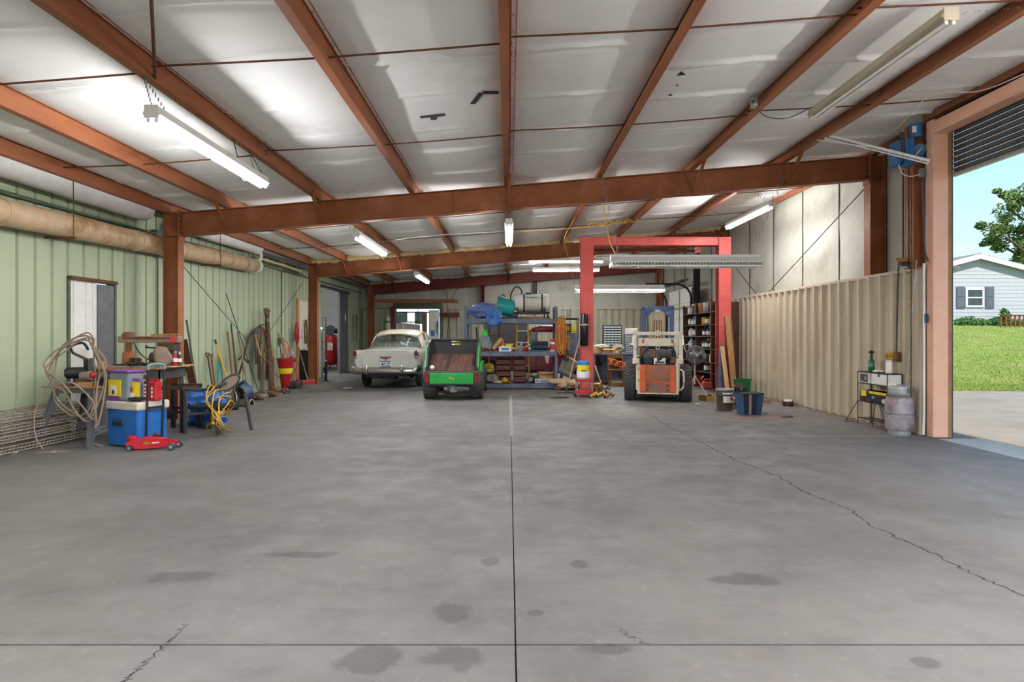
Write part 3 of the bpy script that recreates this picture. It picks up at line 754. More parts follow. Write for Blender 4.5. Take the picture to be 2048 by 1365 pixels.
# side room behind the left wall opening
RX0 = -9.6
sr = MB().box((RX0, 19.6, 0), (RX0 + .06, 28, 3.5)).box((RX0, 27.9, 0), (XL - .12, 28, 3.5)).box((RX0, 19.6, 0), (XL - .12, 19.7, 3.5)).box((RX0, 19.6, 3.45), (XL - .12, 28, 3.5))
side_room = struct('wall_side_room', sr, 'back_room', label='pale walls of the side room seen through the opening', cat='wall')
struct('floor_side_room', MB().box((RX0, 19.6, -.3), (-6.5, 28, 0)), 'concrete', label='concrete floor of the side room', cat='floor')
door_4 = thing('door_4', 'grey corrugated sliding door at the side-room opening', 'door', (XL - .03, O2 - .5, 0), kind='structure')
part('door_leaf', 'grey_metal', door_4, lambda m: [m.box((XL - .03, O2 - .75, 0), (XL - .0, O2 + .5, OH))] + [m.box((XL, O2 - .72 + k * .13, 0), (XL + .02, O2 - .66 + k * .13, OH)) for k in range(9)], world=True)
part('leading_edge', 'alu', door_4, lambda m: m.box((XL - .05, O2 - .82, 0), (XL + .02, O2 - .75, OH - .1)), world=True)
part('head_track', 'dark_grey', door_4, lambda m: m.box((XL - .02, O1 - .1, OH - .06), (XL + .06, O2 + .5, OH + .04)), world=True)
tag(MB().box((XL + .02, 23.72, 1.95), (XL + .03, 23.85, 2.2)).build('wall_notice', 'paper'), 'small white notice on the grey sliding door', 'notice')
lt = bpy.data.lights.new('side_room_lamp', 'POINT'); lt.energy = 55; lt.shadow_soft_size = .3
lo = bpy.data.objects.new('side_room_lamp', lt); C.objects.link(lo); lo.location = (-7.8, 23.2, 3.1)

# outside
struct('ground', MB().box((-90, -70, -.5), (120, 120, -.06)), 'apron', label='pale concrete yard around the shop', cat='ground')
apron = MB().grid(lambda u, v: (5.86 + 60 * u, -20 + 36.1 * v, -.012 - .02 * min(u * 8, 1)), 30, 10)
struct('yard_apron', apron, 'apron', label='pale concrete drive outside the roll-up door', cat='driveway')
def lawn_z(x, y): return -.03 + max(0, min((y - 16.1) / 16.5, 1)) * 1.96 + .03 * noise.noise(Vector((x * .4, y * .4, 0)))
lawn = MB().grid(lambda u, v: (6.9 + 70 * u, 16.1 + 70 * v, lawn_z(6.9 + 70 * u, 16.1 + 70 * v)), 60, 60).build('lawn', 'grass', smooth=True)
tag(lawn, 'bright mown grass rising from the drive to the house', 'lawn', kind='stuff')
gm = MB(); r_ = random.Random(5); vs = []; fs = []
for i in range(26000):
    y = 16.1 + 15.5 * r_.random() ** 1.6; x = y * r_.uniform(.66, .86) + r_.uniform(-.5, .5); z = lawn_z(x, y)
    h = r_.uniform(.02, .06); a = r_.uniform(0, 6.28); w = .012; dx, dy = r_.uniform(-.03, .03), r_.uniform(-.03, .03)
    n0 = len(vs); vs += [(x - w * math.cos(a), y - w * math.sin(a), z - .01), (x + w * math.cos(a), y + w * math.sin(a), z - .01), (x + dx, y + dy, z + h)]; fs.append((n0, n0 + 1, n0 + 2))
gm.add(vs, fs); tag(gm.build('grass_blades', 'blade'), 'grass blades on the slope outside the roll-up door', 'grass', kind='stuff')
HY, HZ = 33.0, 1.9
house = thing('house', 'low white house with gable end and grey shutters', 'house', (24.7, HY, HZ))
pk = P(1953.5, 513, HY); hw = 6.4; ez = pk.z - .26 * hw
part('wall', 'brick_white', house, lambda m: m.prism([(pk.x - hw, HZ - .6), (pk.x + hw, HZ - .6), (pk.x + hw, ez), (pk.x, pk.z - .05), (pk.x - hw, ez)], 'y', HY, HY + 9), world=True)
bd = MB()
for k in range(18):
    z = HZ + .1 + k * .2
    q = hw if z < ez else max((pk.z - .15 - z) / .26, 0)
    if q > .1: bd.box((pk.x - q, HY - .012, z), (pk.x + q, HY, z + .012))
bd.build('siding_courses', 'brick_white', house, world=True)
for s in (-1, 1):
    part('roof', 'roof_shingle', house, lambda m: m.prism([(pk.x, pk.z + .02), (pk.x + s * (hw + .5), pk.z + .02 - .26 * (hw + .5)), (pk.x + s * (hw + .5), pk.z + .12 - .26 * (hw + .5)), (pk.x, pk.z + .14)], 'y', HY - .25, HY + 9.3), world=True)
    part('rake_board', 'white_paint', house, lambda m: m.prism([(pk.x, pk.z - .16), (pk.x + s * (hw + .5), pk.z - .16 - .26 * (hw + .5)), (pk.x + s * (hw + .5), pk.z + .08 - .26 * (hw + .5)), (pk.x, pk.z + .1)], 'y', HY - .3, HY - .26), world=True)
def hb(name, mt, x0, y0, x1, y1, d0, d1, par=None, **kw):
    return part(name, mt, par or house, lambda m: m.box((P(x0, 0, HY).x, HY + d0, P(0, y0, HY).z), (P(x1, 0, HY).x, HY + d1, P(0, y1, HY).z)), world=True, **kw)
win = hb('window', 'white_paint', 1930, 577, 1967, 615, -.06, .02)
hb('pane', 'glass_dark', 1934, 580, 1963, 594, -.075, -.06, win); hb('pane', 'glass_dark', 1934, 597, 1963, 611, -.07, -.06, win)
for x in (1911.5, 1969.5):
    sh = hb('shutter', 'shutter', x, 574, x + 17.5, 617, -.05, .0)
    hb('louvre_field', 'shutter', x + 2.5, 577, x + 15, 593.5, -.065, -.05, sh); hb('louvre_field', 'shutter', x + 2.5, 597, x + 15, 614, -.065, -.05, sh)
rl = thing('garden_railing', 'low brown wooden railing beside the white house', 'railing', P(2025, 655, HY - 1.5))
def rb(x0, y0, x1, y1): return lambda m: m.box(P(x0, y0, HY - 1.5), P(x1, y1, HY - 1.46))
part('top_rail', 'wood_brown', rl, rb(2001, 630, 2062, 632.5), world=True)
for x in (2001, 2011, 2020, 2029, 2038, 2047, 2056): part('baluster', 'wood_brown', rl, rb(x, 631, x + 2.2, 657), world=True)
def leafy(name, label, cat, centres, n, size, material, seed, group=None):
    r = random.Random(seed); vs = []; fs = []
    for i in range(n):
        c, rad = centres[r.randrange(len(centres))]
        d = Vector((r.gauss(0, 1), r.gauss(0, 1), r.gauss(0, 1))).normalized() * (r.random() ** .4)
        p = Vector(c) + Vector((d.x * rad[0], d.y * rad[1], d.z * rad[2])); a = Vector((r.gauss(0, 1), r.gauss(0, 1), r.gauss(0, .6))).normalized(); b = a.cross(Vector((r.gauss(0, 1), r.gauss(0, 1), r.gauss(0, 1)))).normalized()
        s = size * r.uniform(.6, 1.3); k = len(vs); vs += [p - a * s, p + b * s * .5, p + a * s, p - b * s * .5]; fs.append((k, k + 1, k + 2, k + 3))
    return MB().add(vs, fs)
hx = P(1905, 0, HY).x
hc = [((hx + k * .45, HY - .6 + .2 * math.sin(k * 3), HZ + .12 + .1 * math.sin(k * 1.7)), (.4, .35, .3)) for k in range(12)]
hd = leafy('', '', '', hc, 5200, .06, 'hedge', 3).build('hedge', 'hedge'); tag(hd, 'low dark green ground cover along the foot of the white house', 'hedge')
tag(leafy('', '', '', [((P(1986, 0, HY).x, HY - .8, HZ + .6), (.3, .2, .3)), ((P(1986, 0, HY).x, HY - .8, HZ + .3), (.15, .15, .4))], 220, .1, 'leaf', 4).build('garden_plant', 'hedge'), 'leafy plant standing above the ground cover by the house', 'plant')
TY = 46
tree = thing('tree', 'large leafy tree rising beyond the white house', 'tree', (P(2110, 0, TY).x, TY, 1.6))
tc = []; r_ = random.Random(21); base = P(2105, 640, TY)
tr = MB().tube(spline([(base.x, TY, 1.4), (base.x + .1, TY, 4.5), (base.x - .2, TY, 8), (base.x, TY, 12)], 5), [.4 - .015 * k for k in range(16)], 9)
for px_, py_, rr in ((1990, 460, 1.0), (2015, 420, 1.2), (2040, 395, 1.2), (2060, 440, 1.5), (2028, 470, 1.1), (2075, 380, 1.5), (2050, 500, 1.0), (2036, 522, .7), (2090, 480, 1.6), (2110, 420, 1.8), (2150, 450, 1.8), (1978, 482, .55), (2000, 495, .7), (2120, 350, 1.4), (2020, 390, .7)):
    q = P(px_, py_, TY + r_.uniform(-1.5, 1.5)); tc.append(((q.x, q.y, q.z), (rr * .8, rr * .8, rr * .62)))
    for _ in range(3):
        tc.append(((q.x + r_.uniform(-1, 1) * rr, q.y + r_.uniform(-1, 1), q.z + r_.uniform(-.7, .7) * rr), (rr * .4, rr * .4, rr * .3)))
    st = Vector((base.x, TY, r_.uniform(5, 9))); tr.tube(spline([st, st.lerp(q, .5) + Vector((0, 0, .5)), q], 4), [.16, .14, .13, .12, .1, .09, .07, .05, .03], 5)
tr.build('trunk', 'bark', tree, world=True)
leafy('', '', '', tc, 15000, .13, 'leaf', 9).build('foliage', 'leaf', tree, world=True)['kind'] = 'stuff'
# yard behind the back doorway
van = thing('white_truck', 'white box truck parked in the yard beyond the back doorway', 'truck', (-4.4, 30.5, 0))
part('cargo_box', 'white_paint', van, lambda m: m.box((-5.9, 29.2, .75), (-3.3, 33.5, 3.0)), world=True, bevel=.04)
part('roof_rack', 'dark_grey', van, lambda m: [m.box((-5.6, 29.3 + k, 3.0), (-3.6, 29.4 + k, 3.1)) for k in range(4)], world=True)
part('bumper', 'dark_grey', van, lambda m: m.box((-5.7, 29.05, .45), (-3.5, 29.2, .65)), world=True)
for x in (-5.5, -3.7): part('wheel', 'rubber', van, lambda m: m.cyl((x - .12, 30.2, .38), (x + .12, 30.2, .38), .38, n=20), world=True)
part('door_seam', 'grey_metal', van, lambda m: m.box((-4.61, 29.185, .8), (-4.59, 29.2, 2.05)), world=True)
for a_, b_, z_ in ((-5.3, -4.75, 2.05), (-4.4, -4.05, 1.95)): part('rear_window', 'glass_dark', van, lambda m: m.box((a_, 29.18, z_), (b_, 29.2, 2.5)), world=True)
# ---------------------------------------------------------------- lamps
def strip_light(c, L, rz, label, mt='white_paint', chains=(), louvre=False, tubes=2, w=.15, lit=True):
    t = thing('strip_light', label, 'lamp', c, rz, 'fluorescent strip lights')
    h = L / 2
    part('housing', mt, t, lambda m: m.prism([(-w * .5, .0), (-w * .22, -.012), (w * .22, -.012), (w * .5, 0), (w * .5, .008), (w * .34, .08), (-w * .34, .08), (-w * .5, .008)], 'y', -h, h), bevel=.003)
    for s in (-1, 1): part('end_cap', mt, t, lambda m: m.box((-w * .4, s * h - .006, -.03), (w * .4, s * h + .006, .082)))
    for x in ((-.032, .032) if tubes == 2 else (0,)):
        part('tube', ('fill_tube_glass' if w < .08 else 'tube_glass') if lit else 'white_plastic', t, lambda m: m.cyl((x, -h + .03, -.045), (x, h - .03, -.045), .014, n=10), smooth=True)
        for s in (-1, 1): part('socket', 'white_plastic', t, lambda m: m.box((x - .014, s * (h - .018) - .008, -.06), (x + .014, s * (h - .018) + .008, 0)))
    if louvre:
        for s in (-1, 1):
            part('reflector_wing', 'white_paint', t, lambda m: m.prism([(s * w * .42, .03), (s * .17, -.05), (s * .176, -.05), (s * w * .45, .04)], 'y', -h, h))
            part('louvre_rail', 'white_paint', t, lambda m: m.box((s * .17, -h, -.125), (s * .176, h, -.105)).box((s * .17, -h, -.06), (s * .176, h, -.048)))
        n = 46; bl = None
        for k in range(n + 1):
            y = -h + L * k / n
            if bl is None: bl = part('louvre_blade', 'white_paint', t, lambda m: m.box((-.17, -.003, -.12), (.17, .003, -.05)))
            else: bl = inst(bl, parent=t)
            bl.location = (0, y, 0)
    for y, ztop, dx, *yt in chains:
        m = MB()
        for s in (-1, 1):
            n = 8
            for k in range(n):
                p = Vector((s * w * .35, y, .075)).lerp(Vector((dx, yt[0] if yt else y, ztop)), (k + .5) / n); m.ob(p, (.008, .004, max(ztop - .075, .05) / n * .9))
        m.build('hanging_chain', 'steel_grey', t)['kind'] = 'stuff'
    return t
def along_y(px, py, qx, qy, X, L=2.44):
    n_ = X * F / (px - VX); z = CH + (VY - py) * n_ / F
    return Vector((X, n_ + L / 2, z))
def hang(x, y, z, label, mt='white_paint', w=.15, purlin=None, lit=True):
    q = x if purlin is None else purlin
    zt = zr(q) + .004 - z
    strip_light(Vector((x, y, z)), 2.44, 0, label, mt, chains=((-1.1, zt, q - x - .03), (1.1, zt, q - x - .03)), w=w, lit=lit)
hang(-3.05, 6.55, 3.30, 'white strip light hanging on chains under the second purlin, above the green wall bay', purlin=PX[2])
hang(3.82, 6.62, 4.17, 'tan strip light hung close under the roof near the roll-up door', 'fixture_beige', .16, purlin=PX[7], lit=False)
hang(0.0, 12.02, 3.35, 'white strip light below the middle purlin just past the first rafter', purlin=0)
hang(-2.66, 12.1, 3.15, 'white strip light hanging between the first and second rafter above the sedan', purlin=PX[2])
hang(-2.58, 18.6, 3.1, 'small far strip light hanging past the second rafter', purlin=PX[2])
hang(5.08, 13.3, 3.93, 'strip light high beside the right insulated wall', purlin=PX[7])
def hang_x(p, label, lit=True, louvre=True):
    ch = []
    for e in (1.1, -1.1):                       # local +y points to world -x
        X = p.x - e; k = min(PX, key=lambda a: abs(a - X)); ch.append((e, zr(k) + .004 - p.z, 0, p.x - k + .03))
    strip_light(p, 2.44, math.pi / 2, label, louvre=louvre, chains=ch, lit=lit)
hang_x(P(1369, 520, 10.35), 'long white louvred reflector lamp hanging in front of the red gantry', lit=False)
hang_x(P(1239, 576, 17.3), 'white louvred reflector lamp hanging behind the left gantry post')
hang_x(P(1132, 522, 20.5), 'far crosswise strip light tucked under the roof past the second rafter', louvre=False)
hang_x(P(1132, 540, 22.8), 'farthest crosswise strip light near the back wall', louvre=False)
for (x, y), w_ in zip(((5.5, 3.0), (5.5, 0.2), (5.5, -2.8), (1.9, .2), (-3.0, .6)), ('beside the roll-up doorway', 'on the door side over the middle', 'on the door side by the open end', 'over the middle', 'on the green wall side')):  # fill lamps added out of view, only to brighten the interior
    hang(x, y, 3.35, 'added out-of-view fill batten in the front bay, ' + w_, purlin=min(PX, key=lambda a: abs(a - x - .5)) if x > 0 else PX[2], w=.06)
rod('lamp_cord', spline([Vector((-3.18, 7.2, 3.69)), P(479, 330, 7.2), P(487, 362, 7.2), P(500, 350, 7.3)], 6), .005, 'black', 'black cord looping beside the chain-hung lamp', 'cable')
rod('lamp_cord', spline([Vector((-3.18, 7.6, 3.69)), P(519, 340, 7.6), P(524, 350, 7.6)], 5), .004, 'black', 'short black cord at the far end of the chain-hung lamp', 'cable')
rod('lamp_cord', spline([P(1508, 205, 7.6), P(1530, 232, 7.6), P(1575, 236, 7.7), P(1624, 214, 7.8)], 6), .006, 'dark_grey', 'dark cord sagging from a roof outlet to the tan lamp', 'cable')
rb_ = thing('roof_outlet', 'galvanised outlet box on a purlin beside the tan lamp', 'outlet', P(1508, 205, 7.6))
part('box', 'galv', rb_, lambda m: m.box((-.03, -.05, -.06), (.03, .05, .06)), bevel=.006)
part('plug', 'dark_grey', rb_, lambda m: m.cyl((-.03, -.05, -.01), (-.05, -.09, -.02), .022, n=10))
rod('roof_brace', [(-3.17, 5.6, zr(-3.17) + .03), (-2.54, 4.44, zr(-2.54) + .06), (-1.66, 2.9, zr(-1.66) + .06)], .013, 'rust_plain', 'dark diagonal roof brace running from the second purlin across the blankets', 'rod', n=8)
YC = 'yellow extension cord '
rod('extension_cable', spline([P(1205, 408, 11.2), P(1213, 450, 10.9), P(1222, 490, 10.6), P(1236, 516, 10.4)], 6), .011, 'yellow_cord', YC + 'dropping to the louvred reflector lamp', 'cable')
rod('extension_cable', spline([P(1024, 466, 13.4), P(1060, 463, 13.6), P(1140, 457, 13.8), P(1200, 450, 13.9), P(1260, 444, 14)], 5), .012, 'yellow_cord', YC + 'strung across the purlins towards the gantry', 'cable')
rod('extension_cable', spline([Vector((1.5, 14.2, 4.08)), P(1128, 480, 14.2), P(1138, 520, 15), P(1150, 568, 17)], 5), .009, 'yellow_cord', YC + 'sagging to the lamp behind the gantry post', 'cable')
cb = MB()
for k in range(5): cb.tube(spline([P(1175 + k * 18, 453 - k * 1.6, 13.7), P(1184 + k * 18, 447 - k * 2, 13.65), P(1196 + k * 18, 453 - k * 2, 13.7), P(1204 + k * 18, 446 - k * 2, 13.7)], 5), .014, 6)
tag(cb.build('cord_bundle', 'gold'), 'bundled yellow cord tied along the purlin above the gantry', 'cable')
rod('conduit', spline([P(650, 498, 14.2), P(740, 487, 13.5), P(860, 472, 13.0), P(1000, 464, 12.9), P(1190, 455, 12.9)], 5), .008, 'galv', 'thin pale cable strung across the purlins behind the first rafter', 'cable')

# ---------------------------------------------------------------- duct, eave roll and wall pipes on the left
def wobble_tube(pts, r, seed, amp, n=16, step=10):
    rr = random.Random(seed); q = spline(pts, step); return MB().tube(q, [r * (1 + rr.uniform(-amp, amp)) for _ in q], n)
duct = thing('wrapped_duct', 'tan paper wrapped air duct running along the green wall', 'duct', (-6.03, 10, 2.8))
da, db = Vector((-6.03, -4, 2.60)), Vector((-6.03, 14.9, 3.06))
wobble_tube([da.lerp(db, k / 12) for k in range(13)], .163, 2, .03).build('duct_body', 'duct_wrap', duct, world=True, smooth=True)
for k in range(14):
    p = da.lerp(db, k / 14 + .03); part('wrap_band', 'duct_wrap', duct, lambda m: m.tube([p, p + Vector((0, .03, 0))], .172, 16), world=True, smooth=True)
part('end_cap', 'white_wrap', duct, lambda m: m.tube([(-6.03, 14.75, 3.055), (-6.03, 14.92, 3.06)], .17, 16), world=True, smooth=True)
for y in (8.35, 12.6):
    h = thing('duct_hanger', f'trapeze strap hanger under the tan duct {"before" if y < 10 else "past"} the first column', 'hanger', (-5.8, y, 2.7))
    zb = da.lerp(db, (y + 4) / 18.9).z - .18
    part('rod', 'rust_plain', h, lambda m: m.cyl((-5.82, y, zb), (-5.82, y, zr(-5.8) + .02), .006, n=6), world=True)
    part('cross_bar', 'rust_plain', h, lambda m: m.box((-6.2, y - .02, zb - .015), (-5.8, y + .02, zb + .012)), world=True)
roll = thing('eave_insulation', 'white insulation rolled along the eave above the green wall, before the first column', 'insulation', (-6.0, 6, 3.4))
wobble_tube([(-6.02, -4.6, 3.50), (-6.02, 0, 3.5), (-6.02, 5, 3.5), (-6.02, 8, 3.49), (-6.02, 10.3, 3.5)], .2, 4, .03).build('roll', 'white_wrap', roll, world=True, smooth=True)
roll2 = thing('eave_insulation', 'white insulation rolled along the eave, torn end past the first column', 'insulation', (-6.0, 13, 3.4))
wobble_tube([(-6.02, 11.4, 3.50), (-6.02, 13, 3.5), (-6.02, 14.9, 3.52)], .18, 5, .04).build('roll', 'white_wrap', roll2, world=True, smooth=True)
wobble_tube([(-6.0, 11.3, 3.4), (-5.93, 11.2, 3.15), (-5.98, 10.95, 3.05)], .07, 6, .1, 10, 5).build('torn_flap', 'white_wrap', roll2, world=True, smooth=True)
wobble_tube([(-6.0, 14.9, 3.5), (-5.95, 15.0, 3.3), (-5.98, 14.8, 3.1)], .05, 7, .2, 10, 5).build('torn_flap', 'white_wrap', roll2, world=True, smooth=True)
roll3 = thing('eave_insulation', 'grey sagging eave insulation with foam edge towards the side room', 'insulation', (-6.0, 17, 3.4))
wobble_tube([(-6.05, 15.1, 3.5), (-6.05, 17, 3.5), (-6.05, 18.9, 3.5), (-6.05, 26, 3.5)], .13, 8, .12, 12, 14).build('roll', 'steel_grey', roll3, world=True, smooth=True)
wobble_tube([(-6.12, 15.1, 3.3), (-6.12, 17, 3.3), (-6.12, 18.4, 3.28)], .035, 9, .4, 8, 14).build('foam_edge', 'foam', roll3, world=True, smooth=True)
rod('wall_pipe', [(-6.17, -4.5, 3.03), (-6.17, 18.6, 3.27)], .017, 'green_dark', 'thin dark pipe running along the top of the green wall', 'pipe', n=8)
rod('wall_pipe', [(-6.18, 11.0, 3.2), (-6.18, 11.0, 1.9), (-6.18, 11.0, 1.0)], .012, 'green_dark', 'thin dark drop pipe down the green wall behind the saw', 'pipe', n=8)
rod('wall_pipe', [(-6.17, 18.9, 3.22), (-6.17, 17.2, 3.2), (-6.17, 16.95, 3.1), (-6.17, 16.95, 1.27)], .018, 'green_dark', 'dark conduit bending down the green wall to an outlet', 'pipe', n=8)
tag(MB().box((-6.24, 16.88, 1.17), (-6.13, 17.02, 1.33)).build('outlet_box', 'green_dark', bevel=.006), 'grey outlet box at the foot of the bent conduit on the green wall', 'outlet')
tag(MB().box((-6.24, 10.9, 3.1), (-6.14, 11.1, 3.26)).build('junction_box', 'grey_metal', bevel=.006), 'grey junction box on the pipe under the eave insulation', 'box')
# ---------------------------------------------------------------- generic small things
def lathe_thing(name, label, cat, loc, prof, mt, parts=(), group=None, n=18, rz=0.0):
    t = thing(name, label, cat, loc, rz, group)
    part('body', mt, t, lambda m: m.lathe(prof, (0, 0, 0), n), smooth=True)
    for pn, pm, pf in parts: part(pn, pm, t, lambda m: m.lathe(pf, (0, 0, 0), n), smooth=True)
    return t
def can(name, label, loc, r, h, mt, band=None, lid='steel_grey', cat='can', group=None):
    ps = [('lid', lid, [(r * .98, h), (r * .98, h + r * .1), (r * .85, h + r * .1), (r * .84, h + r * .04), (.0, h + r * .04)])]
    if band: ps.append(('label_band', band, [(r * 1.012, h * .2), (r * 1.02, h * .22), (r * 1.02, h * .78), (r * 1.012, h * .8)]))
    return lathe_thing(name, label, cat, loc, [(r * .97, 0), (r, h * .02), (r, h * .97), (r * .96, h)], mt, ps, group)
def spray(label, loc, h, mt, cap, group=None):
    r = h * .16
    return lathe_thing('spray_can', label, 'can', loc, [(r * .9, 0), (r, .01), (r, h * .75), (r * .6, h * .83)], mt, [('cap', cap, [(r * .7, h * .82), (r * .7, h * .98), (r * .6, h), (0, h)]), ('label_band', 'paper', [(r * 1.01, h * .25), (r * 1.02, h * .26), (r * 1.02, h * .5), (r * 1.01, h * .51)])], group, 12)
def bottle(label, loc, h, r, mt, cap, group=None, name='bottle', cat='bottle'):
    return lathe_thing(name, label, cat, loc, [(r * .9, 0), (r, h * .04), (r, h * .6), (r * .75, h * .72), (r * .3, h * .82), (r * .3, h * .9)], mt, [('cap', cap, [(r * .38, h * .88), (r * .38, h), (0, h)]), ('label_band', 'paper', [(r * 1.01, h * .15), (r * 1.02, h * .16), (r * 1.02, h * .5), (r * 1.01, h * .51)])], group, 14)
def carton(label, loc, size, rz=0.0, mt='card', name='carton', cat='box', open_top=False, print_=None):
    t = thing(name, label, cat, loc, rz); w, d, h = size
    if open_top:
        b = MB()
        for x in (-w / 2, w / 2): b.box((x - .006, -d / 2, 0), (x + .006, d / 2, h))
        for y in (-d / 2, d / 2): b.box((-w / 2, y - .006, 0), (w / 2, y + .006, h))
        b.box((-w / 2, -d / 2, 0), (w / 2, d / 2, .012)); b.build('carton_body', mt, t)
        part('flap', mt, t, lambda m: m.ob((0, -d / 2 - d * .12, h - .02), (w * .96, d * .3, .006), (.5, 0, 0)))
        part('flap', mt, t, lambda m: m.ob((w / 2 + w * .1, 0, h + .0), (w * .3, d * .95, .006), (0, .35, 0)))
    else:
        part('carton_body', mt, t, lambda m: m.box((-w / 2, -d / 2, 0), (w / 2, d / 2, h)), bevel=min(w, d, h) * .05)
        part('seam', 'offwhite', t, lambda m: m.box((-w / 2, -.02, h), (w / 2, .02, h + .002)))
    if print_: part('label_print', print_, t, lambda m: m.box((-w * .3, -d / 2 - .003, h * .3), (w * .3, -d / 2, h * .75)))
    return t
def soft(name, label, cat, c, r, mt, seed, amp=.3, freq=2.5, fold=.25, floor=None, extra=None, group=None):
    o = MB().blob((0, 0, 0), r, seed, amp, freq, 30, 18, floor=floor, fold=fold).build(name, mt, smooth=60)
    o.location = Vector(c); tag(o, label, cat, group); return o
def coil(c, R, n, r, seed, mt, name, label, cat='cable', squash=1.0, tilt=(0, 0), tail=None, jit=.15):
    rr = random.Random(seed); pts = []
    for k in range(n * 14):
        a = 2 * math.pi * k / 14; q = R * (1 + rr.uniform(-jit, jit) * .4); pts.append(Vector((q * math.cos(a), q * math.sin(a) * squash, rr.uniform(0, r * 3) + r * k / 14)))
    mtx = Matrix.Rotation(tilt[0], 4, 'X') @ Matrix.Rotation(tilt[1], 4, 'Y')
    pts = [Vector(c) + mtx @ p for p in pts]
    if tail: pts += [Vector(q) for q in tail]
    o = MB().tube(spline(pts, 2), r, 6).build(name, mt, smooth=True); return tag(o, label, cat)

# ---------------------------------------------------------------- left foreground group
# low tool stand: plywood top on splayed grey steel legs
st = thing('tool_stand', 'low steel tool stand with splayed grey legs and a plywood top', 'stand', (-5.42, 8.15, 0), -.12)
part('top', 'wood', st, lambda m: m.box((-.46, -.3, .745), (.28, .3, .765)), bevel=.004)
for a_, b_ in (((-.34, -.27, .68), (.25, -.255, .745)), ((-.34, .255, .68), (.25, .27, .745)), ((.235, -.255, .6), (.25, .255, .745)), ((-.34, -.255, .68), (-.325, .255, .745))): part('apron', 'grey_metal', st, lambda m: m.box(a_, b_))
for sx, sy in ((-1, -1), (1, -1), (-1, 1), (1, 1)):
    b0 = Vector((.2 if sx > 0 else -.32, sy * .24, .70)); b1 = Vector((.24 if sx > 0 else -.52, sy * .34, .0))
    part('leg', 'grey_metal', st, lambda m: m.bar(b0, b1, .012, .11, up=(0, 1, 0)).bar(b0, b1, .10, .012, up=(0, 1, 0)))
part('cross_brace', 'black', st, lambda m: m.bar((.22, .26, .62), (.40, .34, .02), .03, .02))
part('stretcher', 'grey_metal', st, lambda m: m.bar((-.48, -.32, .1), (-.48, .32, .1), .03, .03))
# portable saw on the stand
sw = thing('chop_saw', 'old black chop saw resting on the low tool stand', 'power saw', (-5.55, 8.15, .765), .5)
part('base', 'dark_grey', sw, lambda m: m.box((-.22, -.14, 0), (.22, .14, .04)), bevel=.008)
part('motor', 'black', sw, lambda m: m.cyl((-.18, 0, .16), (.04, 0, .16), .075, n=16).cyl((-.2, 0, .16), (-.18, 0, .16), .055, n=16), smooth=True)
part('blade_guard', 'dark_grey', sw, lambda m: m.cyl((.06, .0, .2), (.12, 0, .2), .15, n=24), smooth=True)
part('arm', 'dark_rust', sw, lambda m: m.bar((.02, .1, .05), (.03, -.05, .34), .05, .04).bar((.03, -.05, .34), (-.1, -.1, .42), .035, .03))
part('handle', 'black', sw, lambda m: m.tube(spline([(-.1, -.1, .42), (-.12, -.12, .5), (.0, -.1, .55), (.06, -.06, .46)], 5), .016, 8), smooth=True)
dr = thing('angle_grinder', 'worn tan grinder with a red knob lying on the low stand', 'power tool', (-5.30, 7.92, .765))
part('body', 'taupe', dr, lambda m: m.cyl((-.12, .02, .13), (.03, -.02, .14), .055, .06, 14), smooth=True)
part('knob', 'red', dr, lambda m: m.ell((.06, -.04, .15), (.04, .045, .045)), smooth=True)
part('disc_guard', 'dark_rust', dr, lambda m: m.cyl((-.13, .02, .06), (-.13, .02, .1), .09, n=18))
part('tool_rest', 'wood', dr, lambda m: m.box((-.16, -.06, 0), (.05, .08, .06)))
gb_ = thing('battery_charger', 'grey and clear tool case on the edge of the low stand', 'case', (-5.27, 8.16, .765), -.3)
part('case_body', 'steel_grey', gb_, lambda m: m.box((-.13, -.09, 0), (.13, .09, .13)), bevel=.02)
part('grille', 'black', gb_, lambda m: [m.box((-.1 + k * .045, -.094, .03), (-.075 + k * .045, -.09, .1)) for k in range(5)])
part('handle', 'black', gb_, lambda m: m.tube(spline([(-.08, 0, .13), (-.06, 0, .18), (.06, 0, .18), (.08, 0, .13)], 5), .012, 7), smooth=True)
# heavy welding cable hung in loops over the saw
wc = []
for s in range(5):
    o = Vector((-5.46 + .03 * s, 7.88 - .02 * s, .0)); k = s * .05
    wr_ = random.Random(s)
    wc += [o + Vector(v) + Vector((wr_.uniform(-.05, .05), wr_.uniform(-.03, .03), wr_.uniform(-.05, .05))) for v in ((-.36 - k * .5, .05, .86 + k), (-.25, .1, 1.22 + k * .3), (-.02, .15, 1.44 - k * .4), (.14, .08, 1.36 - k * .6), (.24 + k * .4, .0, 1.05), (.27, -.02, .8), (.22 + k * .3, -.14, .52 - k), (.05 + k, -.18, .40 + k * .8), (-.13 + k * .6, -.16, .62 + k), (-.2, -.12, .83))]
rod('welding_cable', spline(wc, 6), .010, 'taupe', 'heavy brown welding cable slung in loops over the chop saw and hanging off the stand', 'cable', n=7)
rod('welding_cable', spline([(-5.75, 7.85, .84), (-5.83, 7.7, .5), (-5.80, 7.65, .2), (-5.68, 7.62, .02)], 6), .009, 'taupe', 'single tail of pale cable hanging from the low stand to the floor', 'cable', n=7)
